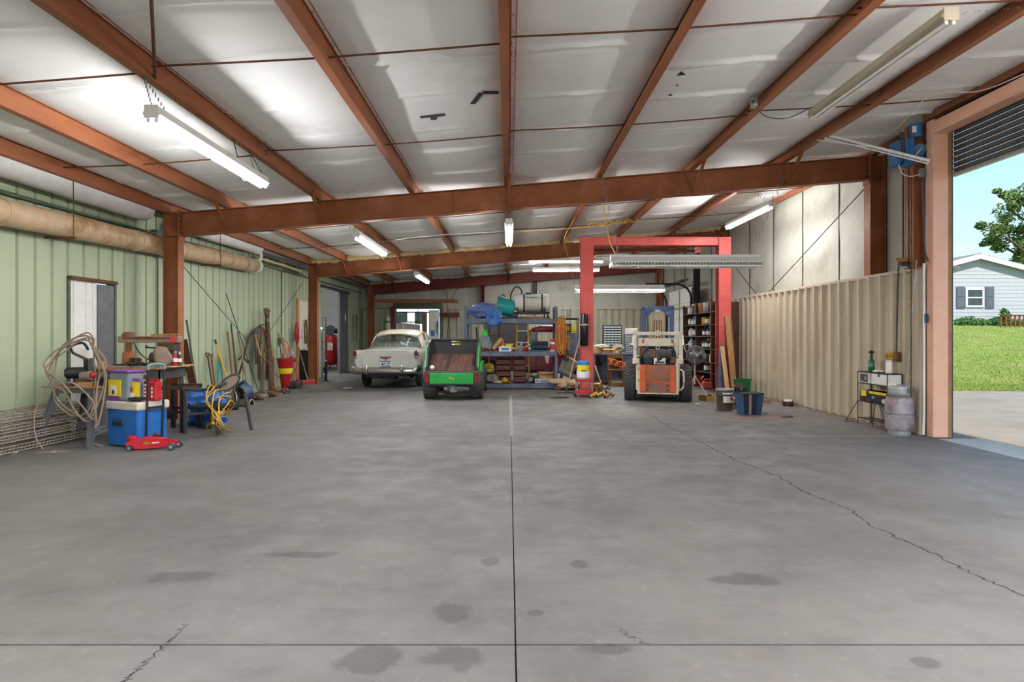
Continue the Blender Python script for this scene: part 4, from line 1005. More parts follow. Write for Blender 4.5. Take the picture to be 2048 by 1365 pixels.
# radial-arm saw bench
bn = thing('saw_bench', 'steel framed bench with a wood top under the radial arm saw', 'bench', (-5.5, 9.3, 0))
part('top', 'wood', bn, lambda m: m.box((-.62, -.38, .92), (.55, .4, .95)), bevel=.004)
part('top_board', 'wood_new', bn, lambda m: m.box((.28, -.30, .95), (.66, .3, .968)))
part('frame', 'dark_grey', bn, lambda m: m.box((-.6, -.36, .78), (.5, -.345, .92)).box((-.6, .345, .78), (.5, .36, .92)).box((.485, -.36, .78), (.5, .36, .92)).box((-.6, -.36, .78), (-.585, .36, .92)))
part('name_plate', 'galv', bn, lambda m: m.ob((.30, -.365, .86), (.06, .005, .04)))
for x in (-.55, .45):
    for y in (-.32, .32): part('leg', 'grey_metal', bn, lambda m: m.bar((x, y, .8), (x * 1.08, y * 1.05, 0), .07, .012, up=(0, 1, 0)).bar((x, y, .8), (x * 1.08, y * 1.05, 0), .012, .07, up=(0, 1, 0)))
ras = thing('radial_arm_saw', 'old brown radial arm saw with a long overhead arm', 'saw', (-5.75, 9.35, .95))
part('column_base', 'orange_rust', ras, lambda m: m.lathe([(.09, .02), (.085, .2), (.06, .21), (.05, .22)], (0, .1, 0), 18), smooth=True)
part('column', 'rust', ras, lambda m: m.cyl((0, .1, .2), (0, .1, .36), .045, n=14), smooth=True)
part('foot', 'dark_rust', ras, lambda m: m.box((-.14, -.05, 0), (.16, .25, .03)))
arm = part('arm', 'taupe', ras, lambda m: m.box((-.13, .03, .35), (.78, .17, .45)), bevel=.012)
part('arm_rib', 'rust', arm, lambda m: m.box((-.05, .02, .40), (.74, .03, .44)))
part('badge', 'ink_red', arm, lambda m: m.lathe([(.05, 0), (.05, .012), (.0, .014)], (.72, .03, .4), 14, ax=(0, -1, 0)))
part('cap', 'rust', ras, lambda m: m.lathe([(.09, .44), (.09, .48), (.06, .51), (0, .515)], (0, .1, 0), 16), smooth=True)
part('top_slat', 'wood', ras, lambda m: m.bar((.35, .1, .465), (.78, .08, .475), .07, .025))
part('carriage', 'dark_rust', ras, lambda m: m.box((.48, -.0, .22), (.74, .2, .35)), bevel=.02)
part('yoke', 'leather', ras, lambda m: m.box((.52, .0, .05), (.66, .16, .24)), bevel=.015)
part('saw_motor', 'dark_rust', ras, lambda m: m.cyl((.36, .08, .12), (.54, .08, .12), .085, n=18).cyl((.34, .08, .12), (.36, .08, .12), .05, n=14), smooth=True)
part('crank', 'black', ras, lambda m: m.tube([(.52, -.02, .27), (.36, -.06, .28)], .012, 6).cyl((.36, -.06, .27), (.36, -.06, .31), .016, n=8))
part('cord', 'black', ras, lambda m: m.tube(spline([(.12, .02, .36), (.22, -.02, .22), (.34, -.04, .12), (.42, .0, .08)], 5), .008, 6))
hd_ = soft('canvas_hood', 'dusty brown canvas hood draped at the end of the saw bench', 'cloth', (-5.02, 9.05, 1.1), (.13, .11, .15), 'taupe', 4, .2, 1.2, .08, floor=-.15)
# clutter on the bench
rr_ = random.Random(31)
CL = [('pipe_wrench', 'rusty pipe wrench lying on the saw bench', 'wrench'), ('hand_plane', 'old hand plane among the tools on the saw bench', 'plane'), ('clamp', 'rusty iron clamp on the saw bench', 'clamp'), ('trowel', 'dirty trowel lying on the saw bench', 'trowel'), ('bench_vise', 'small rusty vise on the saw bench', 'vise'), ('cable_tangle', 'tangle of black cord on the saw bench', 'cable')]
def wrench(t, L, mt):
    part('handle', mt, t, lambda m: m.bar((-L / 2, 0, .02), (L / 2, 0, .02), .03, .02))
    part('jaw', mt, t, lambda m: m.box((L / 2 - .02, -.03, 0), (L / 2 + .05, .04, .045)))
    part('hook_jaw', 'steel_grey', t, lambda m: m.box((L / 2 + .05, -.03, .0), (L / 2 + .08, .06, .04)))
t = thing('pipe_wrench', CL[0][1], 'wrench', (-5.45, 9.05, .95), .4); wrench(t, .3, 'dark_rust')
t = thing('hand_plane', CL[1][1], 'plane', (-5.3, 9.12, .95), -.3)
part('sole', 'steel_grey', t, lambda m: m.box((-.13, -.03, 0), (.13, .03, .03))); part('tote', 'wood_brown', t, lambda m: m.bar((-.08, 0, .03), (-.1, 0, .12), .025, .03)); part('knob', 'wood_brown', t, lambda m: m.ell((.08, 0, .06), (.022, .022, .03)))
t = thing('clamp', CL[2][1], 'clamp', (-5.15, 9.02, .97), .9)
part('frame', 'dark_rust', t, lambda m: m.tube([(-.08, 0, .0), (-.08, 0, .1), (.06, 0, .1), (.06, 0, .0)], .013, 6)); part('screw', 'steel_grey', t, lambda m: m.cyl((.06, 0, .02), (-.04, 0, .02), .008, n=8)); part('tee_handle', 'steel_grey', t, lambda m: m.cyl((.07, -.04, .02), (.07, .04, .02), .006, n=6))
t = thing('trowel', CL[3][1], 'trowel', (-5.05, 8.95, .955), 2.6)
part('blade', 'steel_grey', t, lambda m: m.prism([(-.1, 0), (.02, .05), (.06, 0), (.02, -.05)], 'z', .02, .025)); part('handle', 'wood', t, lambda m: m.cyl((.07, 0, .05), (.2, 0, .05), .015, n=8)); part('tang', 'steel_grey', t, lambda m: m.tube([(.02, 0, .025), (.05, 0, .05), (.08, 0, .05)], .005, 5))
t = thing('bench_vise', CL[4][1], 'vise', (-5.55, 9.2, .95), .2)
part('body', 'dark_rust', t, lambda m: m.box((-.08, -.05, 0), (.06, .05, .07)).box((-.02, -.05, .07), (.02, .05, .13)), bevel=.006); part('moving_jaw', 'dark_rust', t, lambda m: m.box((.05, -.05, .03), (.09, .05, .13)), bevel=.005); part('screw_handle', 'steel_grey', t, lambda m: m.cyl((.12, -.07, .06), (.12, .07, .06), .007, n=6))
for k, w_ in enumerate(('around the hand plane', 'between the clamp and the vise')): coil((-5.35 + .2 * k, 9.0 + .04 * k, .97), .1 - .02 * k, 4, .007, 40 + k, 'black', 'extension_cable', 'loops of black cord on the saw bench ' + w_, jit=.6)
t = thing('wood_offcut', 'pale wood offcut standing on the front edge of the saw bench', 'wood block', (-5.78, 8.95, .95)); part('block', 'wood_new', t, lambda m: m.box((-.1, -.03, 0), (.0, .03, .09))); part('split_face', 'wood', t, lambda m: m.box((.0, -.025, 0), (.04, .03, .06)))
tag(MB().bar((-5.95, 8.95, .965), (-4.98, 8.93, .962), .03, .02).build('steel_bar', 'galv'), 'long grey steel bar lying across the front of the saw bench', 'bar')
for k, (dx, c1, c2) in enumerate(((0, 'red', 'white_plastic'), (.07, 'dark_grey', 'white_plastic'), (.135, 'steel_grey', 'black'), (.2, 'red', 'steel_grey'), (.25, 'dark_grey', 'galv'))):
    spray(['red spray can at the end of the saw bench', 'dark spray can with a white cap on the saw bench', 'grey spray can with a black cap on the saw bench', 'red spray can with a grey cap on the saw bench', 'dark spray can at the column end of the saw bench'][k], (-5.1 + dx, 9.2 - .03 * (k % 2), .968), .2 + .015 * (k % 2), c1, c2)
# cooler with pull handle
cl = thing('cooler', 'blue wheeled cooler with a cream lid and tall black pull handle', 'cooler', (-4.79, 8.05, 0), -.42)
part('tub', 'cooler_blue', cl, lambda m: m.prism([(-.27, -.2), (.27, -.2), (.3, -.17), (.3, .19), (.27, .22), (-.27, .22), (-.3, .19), (-.3, -.17)], 'z', .02, .47), bevel=.012)
part('lid', 'offwhite', cl, lambda m: m.box((-.31, -.215, .47), (.31, .235, .58)), bevel=.025)
part('side_handle', 'navy_light', cl, lambda m: m.box((-.16, -.226, .27), (.06, -.2, .36)), bevel=.01)
part('handle_recess', 'navy', cl, lambda m: m.box((-.13, -.23, .285), (.03, -.222, .325)))
part('pull_handle', 'black', cl, lambda m: m.tube([(.31, -.1, .1), (.33, -.1, .5), (.345, -.1, 1.0)], .014, 8).tube([(.31, .12, .1), (.33, .12, .5), (.345, .12, 1.0)], .014, 8).bar((.32, -.1, .12), (.32, .12, .12), .03, .03).bar((.325, -.1, .5), (.325, .12, .5), .02, .03))
part('grip', 'teal_dull', cl, lambda m: m.tube(spline([(.345, -.1, .98), (.35, -.08, 1.04), (.35, .1, 1.04), (.345, .12, .98)], 4), .022, 8), smooth=True)
for y in (-.15, .17): part('wheel', 'black', cl, lambda m: m.cyl((.27, y - .02, .05), (.27, y + .02, .05), .05, n=14))
# packages on the cooler
tb = thing('seed_tub', 'clear tub with a purple lid and yellow label on the cooler', 'tub', (-4.91, 8.02, .58), -.42)
part('tub_body', 'clear_plastic', tb, lambda m: m.prism([(-.19, -.11), (.19, -.11), (.19, .11), (-.19, .11)], 'z', 0, .36), bevel=.03)
part('lid', 'purple', tb, lambda m: m.box((-.205, -.125, .36), (.205, .125, .39)), bevel=.012)
part('front_label', 'label_yellow', tb, lambda m: m.box((-.18, -.117, .06), (.06, -.111, .27)))
part('picture', 'paper', tb, lambda m: m.box((-.14, -.119, .08), (-.02, -.117, .2)))
part('print', 'ink', tb, lambda m: m.ell((-.08, -.12, .11), (.025, .002, .03)))
part('base_band', 'purple', tb, lambda m: m.box((-.185, -.119, 0), (.03, -.111, .055)))
pc = thing('seed_pouch', 'yellow and purple printed pouch beside the purple-lidded tub', 'pouch', (-4.74, 7.9, .58), -.42)
part('pouch_body', 'label_yellow', pc, lambda m: m.grid(lambda u, v: ((u - .5) * .22, -.03 * math.sin(math.pi * u) * (1 - v * .7), v * .26), 8, 6).grid(lambda u, v: ((u - .5) * .22, .05 * math.sin(math.pi * u) * (1 - v * .7), v * .26), 8, 6), smooth=True)
part('top_band', 'purple', pc, lambda m: m.box((-.11, -.012, .25), (.11, .01, .29)))
part('print', 'ink_red', pc, lambda m: m.box((-.06, -.04, .12), (.02, -.036, .18)))
part('picture', 'paper', pc, lambda m: m.box((-.085, -.037, .03), (.06, -.033, .11)))
rp = thing('red_bag', 'red printed bag standing at the end of the cooler', 'bag', (-4.56, 7.98, .58), -.42)
part('bag_body', 'red', rp, lambda m: m.box((-.1, -.05, 0), (.12, .06, .25)), bevel=.02)
part('print', 'paper', rp, lambda m: [m.box((-.08, -.056, .05 + k * .045), (-.045 + .01 * (k % 2), -.05, .075 + k * .045)) for k in range(4)] + [m.ell((.07, -.053, .06 + .05 * k), (.018, .003, .022)) for k in range(3)])
part('top_fold', 'red', rp, lambda m: m.box((-.1, -.012, .25), (.12, .012, .28)))
tag(MB().blob((0, 0, .03), (.11, .05, .03), 3, .2).build('work_glove', 'black', smooth=True), 'small black glove lying on the cooler lid', 'glove').location = (-4.66, 7.82, .585)
# trolley jack
jk = thing('floor_jack', 'low red trolley jack lying in front of the cooler', 'jack', G(305, 899), .08)
for y in (-.075, .075): part('side_frame', 'red_jack', jk, lambda m: m.prism([(-.27, .03), (-.1, .015), (.26, .05), (.28, .09), (.1, .125), (-.08, .155), (-.22, .12), (-.28, .09)], 'y', y - .008, y + .008))
part('lift_arm', 'red_jack', jk, lambda m: m.prism([(-.24, .07), (.1, .1), (.18, .13), (-.02, .165), (-.22, .12)], 'y', -.04, .04), bevel=.008)
part('saddle', 'red_jack', jk, lambda m: m.lathe([(.03, .08), (.05, .1), (.06, .155), (.06, .165), (0, .165)], (-.24, 0, 0), 16), smooth=True)
part('pump_socket', 'dark_grey', jk, lambda m: m.cyl((.0, 0, .14), (.06, 0, .2), .03, n=12))
part('decal', 'gold', jk, lambda m: m.prism([(-.08, .07), (.02, .08), (.0, .11), (-.06, .1)], 'y', -.085, -.083))
part('decal', 'paper', jk, lambda m: m.prism([(.03, .082), (.12, .09), (.12, .105), (.03, .1)], 'y', -.085, -.083))
for x, r in ((-.22, .035), (.27, .045)):
    for y in (-.1, .1):
        w = part('wheel', 'dark_grey', jk, lambda m: m.cyl((x, y - .02, r), (x, y + .02, r), r, n=18)); part('hub', 'galv', w, lambda m: m.cyl((x, y - .024, r), (x, y + .024, r), r * .5, n=12))
# wire shelf panels stacked along the wall
def wire_shelf(loc, rz, tilt, L, W, label, seed):
    t = thing('wire_shelf', label, 'wire shelf', loc, rz, 'wire shelf panels leaning by the green wall')
    a = MB(); b = MB()
    def q(u, v, w=0): return (u, v * math.cos(tilt) - w * math.sin(tilt), v * math.sin(tilt) + w * math.cos(tilt))
    for v in (0, W * .5, W): a.tube([q(-L / 2, v), q(L / 2, v)], .009, 5)
    for w in (.04, .08): a.tube([q(-L / 2, 0, w), q(L / 2, 0, w)], .008, 5)
    n = int(L / .055)
    for k in range(n + 1):
        u = -L / 2 + L * k / n; b.tube([q(u, W), q(u, 0), q(u, 0, .085)], .006, 4)
    a.build('frame_wire', 'cloth_grey', t); b.build('cross_wires', 'cloth_grey', t); return t
for k, (z, tl, off) in enumerate(((.02, .25, 0), (.15, .32, .02), (.27, .22, .04), (.40, .3, .05))):
    wire_shelf((-5.88 + off * .3, 7.95 + off, z), math.pi / 2 - .06 + .02 * k, tl, 1.9 - .1 * k, .32, ['lowest', 'second', 'third', 'topmost'][k] + ' white wire shelf panel stacked against the green wall', k)
cn = part_ = None
t = thing('carton_sheet', 'flat dirty cardboard scrap on the floor under the tool stand', 'cardboard', (-5.5, 7.55, 0)); part('sheet', 'taupe', t, lambda m: m.ob((0, 0, .004), (.34, .12, .005), (0, .01, .1))); part('tape_strip', 'offwhite', t, lambda m: m.ob((0, 0, .008), (.02, .1, .002), (0, .01, .1)))
pp = thing('paper_scrap', 'folded white paper scrap on the floor by the wire shelves', 'paper', G(14, 908)); part('sheet', 'paper', pp, lambda m: m.add([(-.09, -.03, .002), (.08, .0, .004), (.1, .03, .02), (.09, .05, .002), (-.1, .03, .002)], [(0, 1, 2, 4), (1, 3, 2), (2, 3, 4)])); part('folded_corner', 'paper', pp, lambda m: m.add([(.08, 0, .004), (.1, .03, .02), (.05, .02, .03)], [(0, 1, 2)]))
# black stool frame and wicker-backed chair
sf = thing('stool_frame', 'bare black wooden stool frame beside the first column', 'stool', (-4.85, 9.3, 0))
for x in (-.28, .12):
    for y in (-.25, .25): part('leg', 'black', sf, lambda m: m.bar((x, y, 0), (x, y, .66), .05, .05))
for y in (-.25, .25): part('top_rail', 'wood_dark', sf, lambda m: m.bar((-.32, y, .65), (.16, y, .65), .04, .05)); part('stretcher', 'black', sf, lambda m: m.bar((-.28, y, .3), (.12, y, .3), .03, .04))
for x in (-.28, .12): part('cross_rail', 'wood_dark', sf, lambda m: m.bar((x, -.25, .63), (x, .25, .63), .03, .05))
ch = thing('arm_chair', 'black metal arm chair with a taupe oval backrest', 'chair', G(405, 872) + Vector((0, .35, 0)), -.25)
def lg(a, b): return lambda m: m.tube([a, b], .02, 8)
for a, b in (((-.28, -.25, 0), (-.27, -.25, .62)), ((.27, -.25, 0), (.16, -.25, .62)), ((-.28, .25, 0), (-.27, .25, .62)), ((.42, .28, 0), (.33, .25, .55))): part('leg', 'dark_grey', ch, lambda m: m.bar(a, b, .04, .035))
part('arm', 'dark_grey', ch, lambda m: m.tube(spline([(-.32, -.25, .64), (-.05, -.25, .63), (.2, -.25, .67), (.36, -.2, .74)], 5), .022, 8), smooth=True)
part('arm', 'dark_grey', ch, lambda m: m.tube(spline([(-.32, .25, .64), (-.05, .25, .63), (.2, .25, .67), (.36, .2, .74)], 5), .022, 8), smooth=True)
part('seat', 'black', ch, lambda m: m.box((-.28, -.24, .36), (.25, .24, .40)), bevel=.015)
for y in (-.25, .25): part('stretcher', 'dark_grey', ch, lambda m: m.bar((-.28, y, .28), (.22, y, .32), .03, .04))
bk = part('backrest', 'taupe', ch, lambda m: m.tube([(.26, 0, .55), (.30, 0, .555)], .01, 6))
def oval(m):
    n = 24; vs = []
    for o in (0, .03):
        for k in range(n):
            a = 2 * math.pi * k / n; c_, s_ = math.cos(a) * .15, math.sin(a) * .085
            vs.append((.38 + c_ * .8 + o * .35, -.16 + c_ * .3 + o, .74 + s_ + c_ * .45))
    m.add(vs, [tuple(range(n)), tuple(range(2 * n - 1, n - 1, -1))] + [(k, (k + 1) % n, n + (k + 1) % n, n + k) for k in range(n)])
bp_ = part('back_pad', 'taupe', bk, oval)
part('back_rim', 'dark_grey', ch, lambda m: m.tube([(.385 + math.cos(a) * .122, -.15 + math.cos(a) * .046, .74 + math.sin(a) * .089 + math.cos(a) * .069) for a in [2 * math.pi * k / 24 for k in range(24)]], .016, 7, closed=True), smooth=True)
soft('blue_tarp', 'rolled bright blue tarp hanging over the chair', 'tarp', P(436, 795, 8.9), (.16, .12, .11), 'tarp_blue', 2, .4, 2.2, .35)
soft('blue_tarp', 'crumpled blue tarp lying on the floor behind the chair legs', 'tarp', G(385, 858) + Vector((0, .5, .12)), (.3, .25, .3), 'tarp_blue', 6, .5, 2.0, .4, floor=-.12)
soft('blue_tarp', 'dark blue tarp heaped on the seat of the arm chair', 'tarp', P(392, 800, 9.35), (.22, .18, .18), 'tarp_blue', 8, .45, 2.4, .4)
tag(MB().tube(spline([G(408, 862) + Vector((0, .2, .03)), G(415, 855) + Vector((.05, .2, .22))], 4), .07, 10).build('cord_hank', 'gold', smooth=True), 'hank of gold rope leaning against the chair leg', 'rope')
yc = []
for k in range(4):
    dd = .05 * k; yr = random.Random(k); J = lambda p: p + Vector((yr.uniform(-.07, .07), yr.uniform(-.05, .05), yr.uniform(-.03, .03) if p.z > .1 else 0))
    yc += [J(p) for p in (P(424 + k * 4, 770 + 3 * k, 8.72), P(416 + k * 2, 800, 8.65 - dd), P(428 + k * 2, 830, 8.6 - dd), P(436 + 5 * k, 852, 8.5), G(465 - 8 * k, 866 - k * 3) + Vector((0, 0, .012)), G(445 - 3 * k, 868 - k * 3) + Vector((0, 0, .012)), P(430, 850 - 3 * k, 8.7), P(432 + 7 * k, 800, 8.8), P(452, 785 + 6 * k, 8.9), P(462, 800 + 5 * k, 9.1), P(450, 830, 9.2), P(437, 818, 9.0))]
rod('extension_cable', spline(yc, 5), .008, 'yellow_cord', 'yellow extension cord looped over the arm chair and trailing on the floor', 'cable')
rod('scrap_wire', spline([G(205, 893), G(180, 885) + Vector((0, 0, .03)), G(215, 868) + Vector((0, 0, .05)), G(228, 880)], 6), .006, 'offwhite', 'pale wire curling on the floor under the benches', 'wire')
# ---------------------------------------------------------------- long-handled tools along the green wall
def W(x, y, X=-6.18):
    d = X * F / (x - VX); return P(x, y, d)
def pole_thing(name, label, cat, top, base, r, mt, parts=(), group=None, taper=None):
    top, base = Vector(top), Vector(base)
    t = thing(name, label, cat, base, group=group)
    d = (top - base)
    part('handle', mt, t, lambda m: m.tube([(0, 0, 0), d * .5, d], [r, r, taper or r], 8), smooth=True)
    return t, d
def board(label, top, base, w, th, mt, name='plank', up=(0, 1, 0)):
    top, base = Vector(top), Vector(base); t = thing(name, label, 'plank', base); d = top - base
    part('board', mt, t, lambda m: m.bar((0, 0, .005), d, w, th, up=up)); e = d.normalized()
    part('end_grain', 'wood_grey', t, lambda m: m.bar(d, d + e * .004, w * .98, th * .98, up=up)); return t
def base_at(x, y, X=-5.6):
    d = X * F / (x - VX); p = P(x, y, d); p.z = 0; return p
board('dark red-brown plank leaning on the green wall behind the first column', W(367, 681), base_at(398, 780, -5.75), .14, .03, 'wood_red')
board('narrow grey board leaning beside the dark red-brown plank', W(372, 712), base_at(385, 780, -5.9), .07, .02, 'wood_grey')
board('pale narrow batten leaning behind the arm chair', W(369, 735), base_at(388, 780, -5.85), .06, .02, 'offwhite')
pole_thing('tool_pole', 'dark green pole leaning on the green wall past the first column', 'pole', W(373, 640), base_at(400, 760, -5.9), .018, 'green_pole')
pole_thing('tool_pole', 'long thin black rod leaning diagonally across the green wall', 'pole', W(452, 587), base_at(520, 785, -5.75), .009, 'black')
def dgrip(t, d, mt='black', w=.06):
    e = d.normalized(); part('d_grip', mt, t, lambda m: m.tube([d, d + e * .08 + Vector((0, w, 0)), d + e * .12 + Vector((0, w, 0)), d + e * .12 - Vector((0, w, 0)), d + e * .08 - Vector((0, w, 0))], .012, 6, closed=True))
def blade(t, d, mt, L=.3, w=.2, flare=0.0):
    e = d.normalized()
    def f(u, v):
        ww = w * (1 - .5 * max(0, v - .6) / .4 * (1 - flare)); p = e * (L * (1 - v)) + Vector((.03 * math.sin(math.pi * v), 0, 0)) + Vector((.05 * (4 * (u - .5) ** 2), (u - .5) * ww, 0)); return (p.x, p.y, max(p.z, .004))
    part('blade', mt, t, lambda m: m.grid(f, 8, 8), thick=.004, smooth=True)
    part('socket', mt, t, lambda m: m.cyl(e * (L * .85), e * (L + .22), .024, .018, 8))
LS = [('dark D-handled shovel leaning past the first column', (416, 716), (432, 775), 'dark_rust', 'dark_rust', 'd'), ('short brown D-handled fork beside the dark shovel', (423, 718), (436, 778), 'wood_brown', 'dark_rust', 'd'),
      ('yellow-handled shovel with black grip leaning on the wall', (430, 680), (468, 800), 'yellow_cord', 'steel_grey', 'k'), ('yellow D-handled spade behind the arm chair', (441, 720), (470, 802), 'yellow_cord', 'dark_rust', 'd'),
      ('brown-handled shovel between the black rod and the blue shovel', (455, 664), (470, 790), 'wood_brown', 'dark_rust', ''), ('dark-handled spade standing tallest among the brown tools', (462, 648), (480, 792), 'wood_dark', 'dark_rust', ''),
      ('brown hoe handle leaning in the brown tool cluster', (467, 684), (474, 792), 'wood', 'dark_rust', ''), ('grey weathered handle of a spade in the brown tool cluster', (475, 664), (500, 795), 'wood_grey', 'steel_grey', '')]
for lab, tp, bs, hm_, bm_, kind in LS:
    t, d = pole_thing('shovel', lab, 'shovel', W(*tp), base_at(bs[0], bs[1], -5.72), .017, hm_)
    blade(t, d, bm_)
    if kind == 'd': dgrip(t, d, hm_)
    if kind == 'k': part('grip', 'black', t, lambda m: m.cyl(d * .93, d * 1.0, .022, n=10), smooth=True)
t, d = pole_thing('snow_shovel', 'blue plastic snow shovel with a brown handle', 'shovel', W(484, 700), base_at(489, 790, -5.65), .016, 'wood')
part('blade', 'navy_light', t, lambda m: m.grid(lambda u, v: (.05 + .1 * math.sin(math.pi * v) - .1 * v, (u - .5) * .44, .03 + v * .36), 8, 8), thick=.008, smooth=True)
part('socket', 'wood', t, lambda m: m.cyl(d * .2, d * .32, .024, n=8))
t = thing('hedge_shears', 'green-handled shears hanging on the wall above the arm chair', 'shears', W(438, 722))
part('handle', 'teal', t, lambda m: m.tube([(0, 0, 0), (.02, -.12, -.55)], .014, 6)); part('handle', 'teal', t, lambda m: m.tube([(0, .05, 0), (.02, .16, -.58)], .014, 6)); part('blade', 'steel_grey', t, lambda m: m.bar((0, .03, .0), (0, .03, .16), .03, .005))
sc = thing('scythe', 'old scythe with a curved red-brown snath on the wall', 'scythe', base_at(470, 785, -5.8))
part('snath', 'wood_red', sc, lambda m: m.tube(spline([W(474, 765, -6.0) - sc.location, W(486, 722, -6.08) - sc.location, W(491, 700, -6.1) - sc.location, W(497, 678, -6.1) - sc.location, W(506, 666, -6.12) - sc.location], 5), .024, 8), smooth=True)
part('grip', 'dark_rust', sc, lambda m: m.tube([W(488, 716, -6.05) - sc.location, W(496, 726, -5.95) - sc.location], .02, 7)); part('grip', 'dark_rust', sc, lambda m: m.tube([W(484, 712, -6.05) - sc.location, W(478, 720, -5.95) - sc.location], .02, 7))
part('blade', 'dark_rust', sc, lambda m: m.tube(spline([W(474, 765, -6.0) - sc.location, Vector((.1, .3, .03)), Vector((.05, .75, .02))], 5), [.02, .025, .03, .03, .03, .03, .028, .024, .018, .012, .004], 5))
# harness straps hanging on the wall
hs = thing('harness_straps', 'bundle of brown leather harness straps hanging on the green wall', 'harness', W(522, 652, -6.2))
ho = hs.location
for k, (xa, xb, yb, mt_, w) in enumerate(((510, 513, 728, 'leather', .09), (516, 518, 758, 'leather', .10), (522, 519, 762, 'leather', .07), (527, 526, 750, 'leather_tan', .11), (533, 533, 760, 'leather_tan', .12), (529, 530, 690, 'leather', .06))):
    a = W(521, 654 + k % 3, -6.12) - ho; b = W(xa, 668, -6.05) - ho; c = W((xa + xb) / 2, 705, -6.02 + .01 * k) - ho; e_ = W(xb, yb, -6.04) - ho
    part('strap', mt_, hs, lambda m: [m.bar(p, q, .02, w, up=(0, 1, 0)) for p, q in zip(spline([a, b, c, e_], 4)[:-1], spline([a, b, c, e_], 4)[1:])])
part('ring', 'gold', hs, lambda m: m.tube([W(533, 670, -6.0) - ho + Vector((0, .05 * math.cos(t), .05 * math.sin(t))) for t in [k * .628 for k in range(10)]], .01, 6, closed=True))
part('peg', 'rust', hs, lambda m: m.cyl((-.04, 0, .02), (.1, 0, .03), .012, n=8))
t, d = pole_thing('hammer', 'pale-handled hammer hooked over the harness straps', 'hammer', W(511, 672, -5.95), W(521, 712, -5.9), .014, 'wood_new')
part('head', 'steel_grey', t, lambda m: m.bar(d + Vector((0, -.08, .03)), d + Vector((0, .07, .0)), .035, .04))
lg = thing('bark_log', 'tall split log with rough bark standing against the green wall', 'log', base_at(543, 790, -5.9))
def logf(u, v):
    a = 2 * math.pi * u; h = v * 2.0; r = (.10 - .035 * v) * (1 + .3 * noise.noise(Vector((math.cos(a) * 2, math.sin(a) * 2, h * 3))))
    if v > .93: r *= 1.15
    return (r * .7 * math.cos(a) - .1 * v, r * math.sin(a) - .05 * v, h)
part('trunk', 'bark', lg, lambda m: m.grid(logf, 18, 40), smooth=60)
part('crown_burl', 'leather_tan', lg, lambda m: m.blob((-.1, -.05, 2.0), (.07, .09, .09), 3, .5)); part('split_face', 'wood_grey', lg, lambda m: m.box((.01, .02, .02), (.06, .09, .85)))
board('thin yellow lath leaning beside the bark log', W(547, 700, -6.1), base_at(552, 787, -5.75), .04, .02, 'wood_new', 'lath')
# cart with poles, red drum, hand truck
rc = thing('red_drum', 'tapered red plastic drum with a yellow stripe by the wall', 'drum', base_at(571, 772, -5.75))
part('drum_body', 'red', rc, lambda m: m.lathe([(.07, .02), (.10, .05), (.2, .75), (.215, .78), (.215, .82), (.19, .82), (.18, .75)], (0, 0, 0), 22), smooth=True)
part('stripe', 'label_yellow', rc, lambda m: m.lathe([(.153, .42), (.158, .43), (.178, .55), (.175, .56)], (0, 0, 0), 22), smooth=True)
part('wheel', 'black', rc, lambda m: m.cyl((.16, -.2, .06), (.16, -.16, .06), .06, n=14)); part('wheel', 'black', rc, lambda m: m.cyl((.16, .16, .06), (.16, .2, .06), .06, n=14))
for k, (a, b) in enumerate((((557, 667), (564, 716)), ((563, 666), (570, 718)), ((566, 690), (573, 718)))):
    pole_thing('tool_pole', ['dark pole standing in the red drum', 'black-gripped pole standing in the red drum', 'pale pole standing in the red drum'][k], 'pole', W(a[0], a[1], -6.0), rc.location + Vector((-.05 + .04 * k, -.06 + .05 * k, .5)), .014, ('green_pole', 'wood', 'wood_new')[k])
ht = thing('hand_truck', 'red hand truck leaning behind the red drum', 'hand truck', base_at(588, 776, -5.7))
for y in (-.16, .16): part('side_rail', 'red_jack', ht, lambda m: m.tube(spline([(.1, y, .1), (-.05, y, .6), (-.2, y, 1.15), (-.3, y * .6, 1.25)], 5), .016, 8), smooth=True)
part('cross_bar', 'red_jack', ht, lambda m: [m.tube([(.1 - .09 * k, -.16, .15 + .3 * k), (.1 - .09 * k, .16, .15 + .3 * k)], .012, 6) for k in range(4)])
part('nose_plate', 'dark_grey', ht, lambda m: m.box((.1, -.18, .0), (.3, .18, .012)))
for y in (-.2, .2): part('wheel', 'rubber', ht, lambda m: m.cyl((.06, y - .03, .11), (.06, y + .03, .11), .11, n=18))
ws = thing('string_trimmer', 'grey string trimmer with coiled guard beside the red hand truck', 'trimmer', base_at(595, 770, -5.9))
part('shaft', 'steel_grey', ws, lambda m: m.tube(spline([(.05, 0, .05), (-.1, 0, .6), (-.2, .02, 1.1), (-.25, .05, 1.6)], 5), .012, 7)); part('guard', 'galv', ws, lambda m: m.lathe([(.0, 0), (.12, .01), (.14, -.03)], (-.1, -.1, .9), 16, ax=(1, 0, .3))); part('engine', 'black', ws, lambda m: m.ell((-.12, -.1, .72), (.1, .09, .1)))
mp_ = thing('red_mop', 'red rag mop hanging head up on the green wall', 'mop', W(594, 688, -6.1))
part('mop_head', 'red', mp_, lambda m: m.blob((0, 0, .3), (.06, .1, .33), 7, .35, 3, 22, 14, fold=.3), smooth=True); part('rag', 'paper', mp_, lambda m: m.blob((.03, .16, .28), (.06, .09, .14), 5, .3), smooth=True); part('handle', 'wood', mp_, lambda m: m.cyl((0, 0, 0), (.25, .2, -1.1), .013, n=8))
pb_ = thing('push_broom', 'push broom with a red bristle head on the floor', 'broom', G(615, 769))
